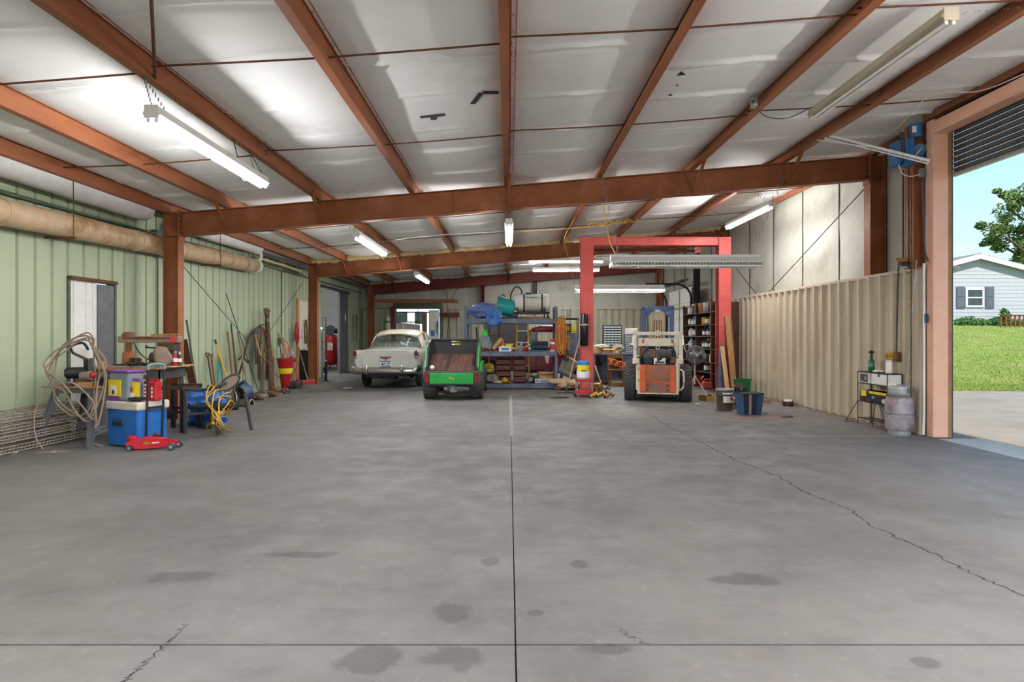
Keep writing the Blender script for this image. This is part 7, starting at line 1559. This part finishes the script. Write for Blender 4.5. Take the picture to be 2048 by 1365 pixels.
for k in range(60):
    a = k * .9; u = k / 60; tc_.append(cr.location + Vector((-.22 + .44 * u + .05 * math.cos(a * 2.3), -.1 + .09 * math.cos(a), .56 + .14 * (1 - u) + .08 * math.sin(a * 1.3))))
tc_ += [cr.location + Vector(v) for v in ((.24, -.2, .5), (.26, -.26, .25), (.22, -.25, .06), (.28, -.2, .02), (.3, -.25, .3), (.27, -.22, .5), (.3, -.24, .2), (.2, -.28, .02))]
rod('extension_cable', spline(tc_, 4), .013, 'orange_cord', 'tangled orange extension cord draped over the wooden chair', 'cord')
rod('bent_pipe', spline([(3.5, 17.2, .0), (3.48, 17.25, .6), (3.46, 17.3, 1.0), (3.42, 17.3, 1.12), (3.33, 17.3, 1.15)], 6), .045, 'galv', 'grey bent pipe standing beside the wooden chair', 'pipe', n=12)
carton('small tan box under the wooden chair', (2.95, 17.3, 0), (.26, .16, .1), .2)
# timber and doorway things at the back
tm = thing('timber_beam', 'long orange-brown timber hung across under the back rafter', 'timber', (-3.8, 24.2, 2.72)); part('beam', 'wood_brown', tm, lambda m: m.box((P(750, 0, 24.2).x, 24.1, 2.66), (P(910, 0, 24.2).x, 24.2, 2.80)), world=True); part('beam', 'wood_brown', tm, lambda m: m.box((P(760, 0, 24.2).x, 24.22, 2.66), (P(915, 0, 24.2).x, 24.32, 2.76)), world=True)
part('hanger', 'rust_plain', tm, lambda m: m.cyl((-4.9, 24.2, 2.7), (-4.9, 24.2, zr(-4.72) + .02), .01, n=6), world=True); part('hanger', 'rust_plain', tm, lambda m: m.cyl((-2.3, 24.2, 2.7), (-1.65, 24.2, zr(-1.65) + .01), .01, n=6), world=True)
bb = MB().box((-2.88, 25.9, 2.16), (-1.95, 26.0, 2.34)).build('girt_beam', 'steel_maroon'); tag(bb, 'short maroon steel girt beside the back doorway', 'beam', kind='structure')
wc_ = thing('white_cabinet', 'tall white cabinet with a blue sticker in the back doorway', 'cabinet', (-3.06, 25.6, 0)); part('case', 'white_paint', wc_, lambda m: m.box((-.2, -.18, 0), (.16, .2, 2.42)), bevel=.03); part('upper_panel', 'white_plastic', wc_, lambda m: m.box((-.14, -.195, 1.9), (.13, -.18, 2.34)), bevel=.01); part('sticker', 'ink_blue', wc_, lambda m: m.box((-.13, -.19, 1.36), (.04, -.18, 1.6))); part('handle', 'black', wc_, lambda m: m.box((.13, -.23, 1.7), (.17, -.18, 1.98)).box((.12, -.21, 1.45), (.15, -.18, 1.7)))
hv = thing('hanging_sheet', 'grey plastic strip hanging in the back doorway', 'sheet', (-3.5, 25.9, 1.2)); part('strip', 'cloth_grey', hv, lambda m: m.grid(lambda u, v: (-.1 + .2 * u, .03 * math.sin(u * 6), .0 + 1.15 * v), 6, 3), thick=.01); part('rail', 'dark_grey', hv, lambda m: m.box((-1.2, -.02, 1.13), (.3, .02, 1.17)))
pc_ = thing('plastic_curtain', 'white plastic curtain hanging across the back doorway', 'curtain', (-4.3, 26.1, .6)); part('sheet', 'white_wrap', pc_, lambda m: m.grid(lambda u, v: (-.42 + 1.0 * u, .03 * math.sin(u * 22), .1 + 1.25 * v - .12 * u * v), 30, 4), smooth=True, thick=.006); part('hem', 'white_paint', pc_, lambda m: m.tube([(-.42, 0, .1), (.58, 0, .1)], .02, 6))
part('cord', 'black', pc_, lambda m: m.tube([(-.2, -.05, 1.3), (-.1, -.05, .4)], .008, 5)); part('track', 'dark_grey', pc_, lambda m: m.box((-.45, -.03, 1.33), (.6, .03, 1.37)).cyl((-.4, 0, 1.35), (-.4, 0, 1.95), .01, n=6).cyl((.5, 0, 1.35), (.5, 0, 1.95), .01, n=6))
ft = thing('pale_column', 'cream wrapped pipe with a dark collar beside the back doorway', 'pipe', (P(775, 0, 25.7).x, 25.8, 0)); part('pipe', 'offwhite', ft, lambda m: m.cyl((0, 0, 0), (0, 0, 2.05), .1, n=16), smooth=True); part('collar', 'dark_grey', ft, lambda m: m.cyl((0, 0, 1.93), (0, 0, 1.98), .115, n=16)); part('cone', 'offwhite', ft, lambda m: m.cyl((0, 0, 2.05), (0, 0, 2.2), .1, .02, 16))
tag(MB().box((P(786, 0, 25.9).x - .08, 25.9, 0), (P(786, 0, 25.9).x + .08, 26.1, 2.6)).build('wall_post', 'steel_maroon'), 'maroon steel post on the left of the back doorway', 'post', kind='structure')
rod('ceiling_cable', spline([P(885, 574, 25), P(895, 592, 24.6), P(893, 605, 24.5), P(897, 640, 25), P(893, 690, 25.6), P(893, 720, 25.8)], 6), .012, 'dark_rust', 'dark cable dropping down the back wall beside the doorway', 'cable')
t = thing('plastic_sheet', 'light blue plastic panel between the sedan and the utility vehicle', 'panel', (P(853, 0, 15.6).x, 15.6, 0)); part('sheet', 'pale_blue', t, lambda m: m.ob((0, 0, .44), (.14, .03, .62), (.06, 0, 0))); part('foot', 'blue_plastic', t, lambda m: m.box((-.08, -.1, 0), (.08, .12, .14)))
t = thing('insulation_board', 'pale grey upright panel beside the rack post', 'panel', (P(924, 0, 17.6).x, 17.6, 0)); part('face', 'cinder', t, lambda m: m.box((-.06, -.02, 0), (.06, .3, 2.1)), bevel=.01); part('edge', 'galv', t, lambda m: m.box((-.07, -.03, 0), (-.06, .3, 2.1)))
tag(MB().tube(spline([P(952, 655, 17.5), P(955, 690, 17.5), P(956, 745, 17.5), P(956, 771.4, 17.5)], 4), .02, 8).build('black_hose', 'black', smooth=True), 'black hose standing behind the rack left post', 'hose')
# ---------------------------------------------------------------- brown shelving along the right wall
SX, SY0, SY1 = 5.35, 15.75, 19.2
su = thing('wood_shelving', 'tall dark brown wooden shelving stocked with cans along the wainscot', 'shelving', (5.58, 17.4, 0))
for y in (SY0, 16.6, 17.9, SY1):
    mt_ = 'wood_brown' if y == 16.6 else 'wood_dark'
    part('upright', mt_, su, lambda m: m.box((SX, y - .03, 0), (SX + .05, y + .03, 2.38 if y == 16.6 else 2.3)), world=True); part('side_board', 'wood_dark', su, lambda m: m.box((SX + .05, y - .012, 0), (5.8, y + .012, 2.25)), world=True)
LV = (.4, .68, 1.04, 1.38, 1.70, 2.04)
for z in LV: part('shelf', 'wood_dark', su, lambda m: m.box((SX + .01, SY0, z - .025), (5.8, SY1, z)), world=True)
part('back_board', 'wood_dark', su, lambda m: m.box((5.79, SY0, .1), (5.805, SY1, 2.25)), world=True)
STK = {2.04: [(19.0, 'b', 'white_plastic', 'black', 'white bottle'), (18.2, 'p', 'rust', None, 'rust brown pail'), (17.75, 'p', 'orange_rust', None, 'copper coloured pail'), (17.35, 'p', 'galv', None, 'tall galvanised pail'), (16.95, 'p', 'dark_grey', None, 'dark grey pail')],
       1.70: [(18.95, 'b', 'steel_grey', 'black', 'grey bottle'), (18.6, 'b', 'teal_dull', 'white_plastic', 'dull teal bottle'), (18.25, 'c', 'dark_grey', 'paper', 'dark can with pale label'), (17.6, 'c', 'gold', None, 'brass coloured can'), (17.3, 'c', 'dark_rust', 'paper', 'rusty can with pale label'), (16.9, 'c', 'paper', 'ink_red', 'white can with red band'), (16.2, 'c', 'orange', 'label_yellow', 'orange can with yellow band')],
       1.38: [(18.9, 'b', 'white_plastic', 'red', 'white jug'), (18.5, 'c', 'steel_grey', 'paper', 'grey can with white band'), (17.55, 'b', 'navy', 'ink_blue', 'navy bottle'), (17.2, 'b', 'navy_light', 'white_plastic', 'mid blue bottle'), (16.9, 'b', 'paper', 'ink_blue', 'white bottle with blue cap'), (16.15, 'j', 'orange', None, 'bright orange jug')],
       1.04: [(18.9, 'b', 'pale_blue', 'white_plastic', 'pale blue bottle'), (18.5, 'c', 'dark_grey', None, 'charcoal can'), (17.6, 'b', 'dark_grey', 'black', 'dark bottle'), (17.3, 'b', 'navy', 'white_plastic', 'dark blue jug'), (16.95, 'b', 'black', 'red', 'black bottle with red cap'), (16.15, 'c', 'offwhite', 'paper', 'cream canister')],
       .68: [(18.8, 'c', 'rust', None, 'rusty can'), (18.3, 'c', 'dark_grey', 'paper', 'dark can with band'), (17.5, 'c', 'steel_grey', None, 'steel can'), (16.95, 'c', 'offwhite', None, 'cream can'), (16.15, 'c', 'offwhite', 'label_yellow', 'cream can with yellow band')],
       .4: [(18.6, 'c', 'dark_rust', None, 'brown can'), (17.4, 'c', 'black', 'paper', 'black can with pale band'), (16.9, 'c', 'dark_grey', None, 'grey can')]}
NM = {2.04: 'on the top shelf', 1.70: 'on the second shelf', 1.38: 'on the third shelf', 1.04: 'on the fourth shelf', .68: 'on the fifth shelf', .4: 'on the bottom shelf'}
for z, items in STK.items():
    for y, kd, a, b, lab in items:
        L_ = f'{lab} {NM[z]} of the brown shelving'; loc = (SX + .17, y, z)
        if kd == 'c': can('can', L_, loc, .09, .2, a, b)
        elif kd == 'p': can('pail', L_, loc, .13, .27, a, b, cat='pail')
        else: bottle(L_, loc, .27, .085, a, b or 'black')
# pedestal fan
fn = thing('pedestal_fan', 'grey round pedestal fan on a white tripod', 'fan', (P(1393, 0, 14.7).x, 14.75, 0))
fz = P(0, 711, 14.7).z
part('cage', 'steel_grey', fn, lambda m: [m.tube([(r * math.cos(a), -.06 + .1 * (r / .22) ** 2 * .6, fz + r * math.sin(a)) for a in [k * .2618 for k in range(24)]], .004, 5, closed=True) for r in (.05, .09, .13, .17, .205)] + [m.tube([(.04 * math.cos(a), -.06, fz + .04 * math.sin(a)), (.205 * math.cos(a), -.0, fz + .205 * math.sin(a))], .003, 4) for a in [k * .19635 for k in range(32)]])
part('rim', 'grey_metal', fn, lambda m: m.tube([(.212 * math.cos(a), .02, fz + .212 * math.sin(a)) for a in [k * .2618 for k in range(24)]], .016, 7, closed=True), smooth=True)
part('hub', 'galv', fn, lambda m: m.cyl((0, -.08, fz), (0, .0, fz), .035, n=14))
for k in range(4):
    a = k * math.pi / 2 + .4; part('blade', 'grey_metal', fn, lambda m: m.add([(.03 * math.cos(a), .0, fz + .03 * math.sin(a)), (.18 * math.cos(a - .35), .03, fz + .18 * math.sin(a - .35)), (.19 * math.cos(a + .1), .01, fz + .19 * math.sin(a + .1)), (.17 * math.cos(a + .45), -.02, fz + .17 * math.sin(a + .45))], [(0, 1, 2, 3)]))
part('motor', 'grey_metal', fn, lambda m: m.cyl((0, .04, fz), (0, .18, fz), .08, n=16), smooth=True); part('column', 'offwhite', fn, lambda m: m.cyl((0, .1, .25), (0, .1, fz), .016, n=10))
for x, y in ((-.22, -.05), (.22, -.1), (.0, .3)): part('leg', 'offwhite', fn, lambda m: m.tube([(0, .1, .45), (x, y, .01)], .012, 7))
part('handle', 'offwhite', fn, lambda m: m.tube(spline([(-.2, .05, fz + .05), (-.26, .05, fz + .2), (-.16, .05, fz + .26), (-.1, .08, fz + .2)], 4), .01, 6))
# cans and scraps near the right gantry post
def jerry(label, loc, mt, s=1.0, cap='yellow'):
    t = thing('gas_can', label, 'gas can', loc); part('can_body', mt, t, lambda m: m.box((-.14 * s, -.1 * s, 0), (.14 * s, .1 * s, .2 * s)), bevel=.04 * s); part('handle', mt, t, lambda m: m.tube(spline([(-.1 * s, 0, .2 * s), (-.06 * s, 0, .26 * s), (.06 * s, 0, .26 * s), (.1 * s, 0, .2 * s)], 4), .016 * s, 7)); part('spout', cap, t, lambda m: m.cyl((.1 * s, 0, .19 * s), (.18 * s, 0, .27 * s), .022 * s, n=10)); return t
jerry('red gas can beside the fan legs', G(1401, 774) + Vector((0, .3, 0)), 'red'); jerry('pinkish red gas can beside the steel channel', G(1417, 779) + Vector((0, .1, 0)), 'red_gantry', .95, 'black')
tag(MB().bar((5.0, GY - .14, .0), (5.1, GY - .06, 1.17), .14, .03, up=(0, 1, 0)).build('steel_channel', 'slate_blue'), 'slate blue steel plate leaning on the right gantry post', 'channel')
board('long weathered timber plank leaning on the right gantry post', (5.22, GY - .05, 1.86), (5.30, GY - .30, 0), .13, .05, 'wood', up=(0, 1, 0)); board('shorter pale plank leaning on the right gantry post', (5.09, GY - .06, 1.14), (5.13, GY - .36, 0), .10, .04, 'wood_new', up=(0, 1, 0))
board('thin dark batten behind the long timber plank', (5.31, GY - .04, 1.8), (5.37, GY - .22, 0), .05, .03, 'wood_brown', up=(0, 1, 0))
pk_ = thing('paint_bucket', 'dented olive paint bucket with a white and red label', 'bucket', G(1454, 822) + Vector((0, .12, 0)))
part('bucket_body', 'leather', pk_, lambda m: m.lathe([(.135, 0), (.145, .01), (.15, .36), (.155, .37), (.155, .395), (.14, .395), (.135, .02), (0, .02)], (0, 0, 0), 22), smooth=True); part('rim', 'galv', pk_, lambda m: m.lathe([(.15, .37), (.162, .375), (.162, .40), (.148, .405)], (0, 0, 0), 22), smooth=True)
part('label', 'paper', pk_, lambda m: m.add([(.152 * math.sin(a), -.152 * math.cos(a), z) for a in (-.5, -.3, -.1, .1, .3, .5, .7, .9) for z in (.15, .27)], [(2 * k, 2 * k + 2, 2 * k + 3, 2 * k + 1) for k in range(7)])); part('label_print', 'ink_red', pk_, lambda m: m.add([(.1535 * math.sin(a), -.1535 * math.cos(a), z) for a in (.35, .6, .85) for z in (.19, .26)], [(2 * k, 2 * k + 2, 2 * k + 3, 2 * k + 1) for k in range(2)]))
part('dark_band', 'dark_grey', pk_, lambda m: m.lathe([(.151, .28), (.1535, .285), (.1535, .36), (.151, .365)], (0, 0, 0), 22)); part('band_print', 'paper', pk_, lambda m: [m.ob((.1545 * math.sin(a), -.1545 * math.cos(a), .322), (.022, .004, .034), (0, 0, a)) for a in (-.5, -.3, -.1, .1, .3, .5, .7)]); part('bail', 'galv', pk_, lambda m: m.tube(spline([(-.155, 0, .36), (-.2, -.06, .3), (-.19, -.08, .18)], 5), .006, 6))
t = thing('dented_tin', 'small blue and white tin behind the navy bin', 'tin', G(1472, 818) + Vector((0, .1, 0))); part('tin_body', 'cloth_grey', t, lambda m: m.box((-.07, -.07, 0), (.07, .07, .2)), bevel=.02); part('print', 'navy', t, lambda m: m.ell((0, -.072, .09), (.03, .003, .03)))
nb = thing('recycling_bin', 'navy blue tapered bin with a brown strap', 'bin', G(1505, 831) + Vector((0, .16, 0)), .16)
def taper(m, a, b, h, z0=0, t=.008):
    def ring(s, z): return [(-s[0], -s[1], z), (s[0], -s[1], z), (s[0], s[1], z), (-s[0], s[1], z)]
    vs = ring(a, z0) + ring(b, h) + ring((b[0] - t, b[1] - t), h) + ring((a[0] - t, a[1] - t), z0 + t)
    m.add(vs, [(3, 2, 1, 0)] + [(k + i, k + (i + 1) % 4, k + 4 + (i + 1) % 4, k + 4 + i) for k in (0, 4, 8) for i in range(4)] + [(12, 13, 14, 15)])
part('bin_body', 'navy_light', nb, lambda m: taper(m, (.165, .12), (.2, .15), .38)); part('rim', 'navy', nb, lambda m: taper(m, (.203, .153), (.206, .156), .385, .36, .012)); part('front_panel', 'navy', nb, lambda m: m.add([(-.16, -.124, .01), (.06, -.124, .01), (.075, -.154, .36), (-.195, -.154, .36)], [(0, 1, 2, 3)])); part('strap', 'taupe', nb, lambda m: m.add([(-.075, -.126, .01), (-.03, -.126, .01), (-.035, -.157, .36), (-.09, -.157, .36)], [(0, 1, 2, 3)]))
gb2 = thing('storage_tote', 'green plastic tote with a dark case leaning in front', 'tote', G(1486, 791) + Vector((0, .2, 0))); part('tote_body', 'green_bin', gb2, lambda m: taper(m, (.17, .14), (.2, .17), .36)); part('rim', 'green_bin', gb2, lambda m: taper(m, (.205, .175), (.21, .18), .37, .33, .014))
cs = thing('tool_case', 'black tool case propped against the green tote', 'case', G(1478, 791) + Vector((0, -.08, 0))); part('case_body', 'black', cs, lambda m: m.box((-.12, -.06, 0), (.12, .06, .2)), bevel=.015); part('lid', 'leather', cs, lambda m: m.ob((0, .02, .25), (.2, .03, .12), (-.3, 0, 0))); part('latch', 'galv', cs, lambda m: m.box((-.02, -.066, .15), (.02, -.06, .19)))
t = thing('wood_tray', 'low wooden crate of yellow parts beside the paint bucket', 'crate', G(1424, 802) + Vector((0, .1, 0)), .35); part('slat', 'wood', t, lambda m: m.box((-.2, -.14, 0), (.2, -.12, .1))); part('slat', 'wood', t, lambda m: m.box((-.2, .12, 0), (.2, .14, .1))); part('end_board', 'wood', t, lambda m: m.box((-.2, -.12, 0), (-.18, .12, .12))); part('end_board', 'wood', t, lambda m: m.box((.18, -.12, 0), (.2, .12, .12))); part('base_board', 'wood', t, lambda m: m.box((-.18, -.12, 0), (.18, .12, .012)))
for k in range(4): soft('crate_part', ['yellow casting', 'black casting', 'brass casting', 'grey casting'][k] + ' lying in the low wooden crate', 'casting', Vector(t.location) + Vector((-.1 + .07 * k, .02 * (k % 2), .07)), (.05, .06, .05), ('yellow', 'black', 'gold', 'steel_grey')[k], 60 + k, .4)
t = thing('wood_block', 'short wooden block on the floor behind the navy bin', 'wood block', G(1534, 807)); part('block', 'wood', t, lambda m: m.box((-.06, -.03, 0), (.06, .06, .08)), bevel=.004); part('end_grain', 'wood_brown', t, lambda m: m.box((.06, -.03, 0), (.063, .06, .08)))
rod('air_hose', spline([G(1446, 831), G(1480, 835), G(1512, 836), G(1535, 834), G(1560, 840), G(1580, 838)], 8), .007, 'red_gantry', 'thin red air hose on the floor around the navy bin', 'hose')
t = thing('tin_snips', 'dark metal snips at the end of the red air hose', 'snips', G(1572, 836)); part('blade', 'dark_grey', t, lambda m: m.bar((-.08, 0, .01), (.04, .02, .01), .03, .012)); part('handle', 'dark_grey', t, lambda m: m.tube([(.02, .01, .012), (.12, .0, .012)], .01, 6)); part('handle', 'dark_grey', t, lambda m: m.tube([(.02, .02, .012), (.12, .05, .012)], .01, 6))
cp = thing('furniture_dolly', 'low dark furniture dolly pushed under the damaged wainscot', 'dolly', G(1578, 812) + Vector((.02, .1, 0)), 1.2); part('frame', 'dark_rust', cp, lambda m: m.box((-.25, -.1, .05), (.25, -.05, .085)).box((-.25, .05, .05), (.25, .1, .085)).box((-.25, -.1, .05), (-.2, .1, .085)).box((.2, -.1, .05), (.25, .1, .085)))
for x in (-.2, .2):
    for y in (-.07, .07): part('caster', 'black', cp, lambda m: m.cyl((x - .015, y, .026), (x + .015, y, .026), .026, n=12))
part('deck_rag', 'offwhite', cp, lambda m: m.blob((0, 0, .09), (.2, .08, .02), 3, .4))
for k, (x, y) in enumerate(((1395, 808), (1532, 828), (1640, 833), (1880, 872))):
    p = G(x, y); o = MB().blob((0, 0, .004), (.05, .04, .005), k, .5, 3, 12, 6, floor=0).build('litter_scrap', ('paper', 'slab_crack', 'wood', 'paper')[k]); o.location = p; tag(o, ['white paper scrap on the floor by the skid-steer tyre', 'dark debris scrap beside the navy bin', 'tan wood chip at the foot of the wainscot', 'pale chip by the salmon door jamb'][k], 'litter')
sp = MB()
r_ = random.Random(90)
for k in range(60):
    y = r_.uniform(9.2, 13.5); sp.ob((5.8 - abs(r_.gauss(0, .08)), y, .004), (.04 * r_.random() + .01, .1 * r_.random() + .01, .006), (0, 0, r_.random() * 3))
tag(sp.build('floor_debris', 'wood'), 'splinters and leaves swept along the wainscot foot', 'debris', kind='stuff')
# ---------------------------------------------------------------- wire stand by the wainscot
ws_ = thing('wire_stand', 'black wire shelf stand beside the propane tank', 'stand', (5.7, 9.6, 0))
x0, x1, y0, y1 = 5.58, 5.80, 9.22, 10.0
for x in (x0, x1):
    for y in (y0, y1): part('leg', 'black', ws_, lambda m: m.cyl((x, y, 0), (x, y, .84), .007, n=7), world=True)
for z in (.10, .37, .655, .83):
    part('shelf_rim', 'black', ws_, lambda m: m.tube([(x0, y0, z), (x1, y0, z), (x1, y1, z), (x0, y1, z)], .007, 6, closed=True), world=True)
    if z < .8: part('shelf_wires', 'black', ws_, lambda m: [m.tube([(x0 + (x1 - x0) * k / 6, y0, z), (x0 + (x1 - x0) * k / 6, y1, z)], .003, 5) for k in range(1, 6)], world=True)
part('splay_leg', 'black', ws_, lambda m: m.tube([(x0, y1, .37), (x0 - .08, y1 + .22, .004), (x0 + .05, y1 + .2, .004)], .006, 6), world=True)
part('splay_leg', 'black', ws_, lambda m: m.tube([(x0, y0 + .2, .37), (x0 - .05, y0 - .1, .004), (x0 + .1, y0 - .1, .004), (x1, y0 + .1, .37)], .006, 6), world=True); part('splay_leg', 'black', ws_, lambda m: m.tube([(x0, y0 + .3, .37), (x0 - .05, y0 + .3, .004)], .006, 6), world=True)
rd = thing('radio', 'grey tabletop radio on the wire stand', 'radio', (5.69, 9.84, .663)); part('case', 'offwhite', rd, lambda m: m.box((-.1, -.16, 0), (.1, .15, .165)), bevel=.01); part('grille', 'dark_grey', rd, lambda m: m.box((-.04, -.165, .02), (.09, -.16, .14)).box((-.105, -.1, .02), (-.1, .1, .14))); part('dial', 'galv', rd, lambda m: m.cyl((-.108, -.05, .08), (-.1, -.05, .08), .03, n=14)); part('lid', 'black', rd, lambda m: m.box((-.105, -.165, .165), (.105, .155, .18)))
wx = thing('white_case', 'white metal case with a dark lid seam on the wire stand', 'case', (5.69, 9.43, .663)); part('case_body', 'white_plastic', wx, lambda m: m.box((-.11, -.2, 0), (.11, .2, .165)), bevel=.008); part('lid', 'dark_rust', wx, lambda m: m.box((-.115, -.205, .165), (.115, .205, .18))); part('clasp', 'black', wx, lambda m: m.box((-.116, -.02, .12), (-.11, .02, .16)))
soft('white_cloth', 'white folded cloth lying on the white case', 'cloth', (5.66, 9.56, .862), (.09, .12, .018), 'paper', 70, .3, 2, .2, floor=-.018)
pt = thing('propane_torch', 'green propane torch bottle with a black burner head', 'torch', (5.66, 9.76, .843)); part('bottle', 'propane_green', pt, lambda m: m.lathe([(.04, 0), (.047, .01), (.047, .15), (.035, .185), (.018, .195)], (0, 0, 0), 18), smooth=True); part('label_band', 'teal_dull', pt, lambda m: m.lathe([(.0475, .08), (.0485, .085), (.0485, .13), (.0475, .135)], (0, 0, 0), 18)); part('burner', 'black', pt, lambda m: m.cyl((0, 0, .19), (0, 0, .3), .017, n=10).box((-.04, -.02, .29), (.035, .02, .32)).cyl((0, 0, .32), (0, 0, .34), .012, n=8))
sb = thing('spray_bottle', 'white bottle with a gold nozzle cluster on the white case', 'bottle', (5.68, 9.34, .843)); part('bottle', 'paper', sb, lambda m: m.lathe([(.04, 0), (.046, .01), (.044, .14), (.036, .17), (.03, .175)], (0, 0, 0), 16), smooth=True); part('collar', 'offwhite', sb, lambda m: m.cyl((0, 0, .172), (0, 0, .2), .04, n=14)); part('nozzle', 'gold', sb, lambda m: m.blob((0, 0, .25), (.05, .04, .06), 5, .6, 4))
tx = thing('tool_box', 'black and yellow plastic tool box on the wire stand', 'tool box', (5.69, 9.6, .378)); part('box_body', 'black', tx, lambda m: m.box((-.1, -.34, 0), (.1, .36, .17)), bevel=.015); part('lid_stripe', 'yellow', tx, lambda m: m.box((-.106, -.34, .13), (.1, .1, .17)), bevel=.006); part('end_label', 'label_yellow', tx, lambda m: m.box((-.104, .18, .08), (-.1, .32, .17))); part('latch', 'galv', tx, lambda m: m.box((-.108, -.04, .06), (-.1, .02, .1)))
dr2 = thing('cordless_drill', 'dark grip tool standing before the tool box', 'drill', (5.62, 9.72, .378)); part('body', 'black', dr2, lambda m: m.ell((0, 0, .15), (.04, .05, .05)).box((-.02, -.025, 0), (.02, .025, .13)), smooth=True); part('battery', 'dark_grey', dr2, lambda m: m.box((-.035, -.045, 0), (.035, .045, .05)), bevel=.008); part('chuck', 'steel_grey', dr2, lambda m: m.cyl((0, 0, .2), (0, 0, .23), .012, n=8))
soft('work_boot', 'dusty cream cloth shoe on the shelf edge by the propane tank', 'shoe', (5.6, 9.2, .42), (.07, .15, .05), 'offwhite', 72, .25, 1.8, .1, floor=-.045)
pg = thing('propane_tank', 'weathered grey forklift propane cylinder on the floor', 'gas cylinder', G(1812, 872) + Vector((0, .15, 0)))
part('cylinder', 'propane_tank', pg, lambda m: m.lathe([(.13, .05), (.165, .07), (.18, .12), (.18, .46), (.165, .52), (.13, .555), (.06, .57)], (0, 0, 0), 28), smooth=True); part('foot_ring', 'galv', pg, lambda m: m.lathe([(.14, 0), (.145, 0), (.145, .07), (.14, .07)], (0, 0, 0), 26))
def collar(m):
    n = 30; vs = []; fs = []
    for k in range(n + 1):
        a = -2.4 + 4.8 * k / n - math.pi / 2 + .6
        for z in (.54, .60, .66, .70): vs.append((.15 * math.cos(a), .15 * math.sin(a), z))
    for k in range(n):
        for j in range(3):
            if j == 1 and k in (12, 13, 14, 15): continue
            fs.append((4 * k + j, 4 * k + 4 + j, 4 * k + 5 + j, 4 * k + 1 + j))
    m.add(vs, fs)
part('collar', 'galv', pg, collar, smooth=True, thick=.006); part('valve', 'galv', pg, lambda m: m.cyl((0, 0, .57), (0, 0, .66), .03, n=12).cyl((.0, 0, .62), (.05, -.05, .62), .022, n=10)); part('valve_cap', 'white_plastic', pg, lambda m: m.ell((-.09, .02, .70), (.06, .05, .025))); part('weld_band', 'steel_grey', pg, lambda m: m.lathe([(.181, .29), (.183, .293), (.183, .303), (.181, .306)], (0, 0, 0), 28))
# ---------------------------------------------------------------- fine repeats too small to pick apart stay joined
FINE = ('slot_holes', 'siding_courses', 'roof_screws', 'cross_wires', 'frame_wire', 'tines', 'grille', 'bed_ribs', 'bristles', 'print', 'plate_characters', 'plate_band', 'plate_frame', 'lettering', 'cage', 'fins', 'shelf_wires', 'relay_cluster', 'band_print', 'headboard_decal', 'door_step', 'knob', 'control_lever', 'notice_print', 'hanging_chain', 'roof_rack', 'shock', 'divider', 'tray_wall', 'hank', 'strap', 'frame_wires')
for ob in bpy.data.objects:
    if ob.parent is not None and ob.type == 'MESH' and ob.name.split('.')[0] in FINE: ob['kind'] = 'stuff'
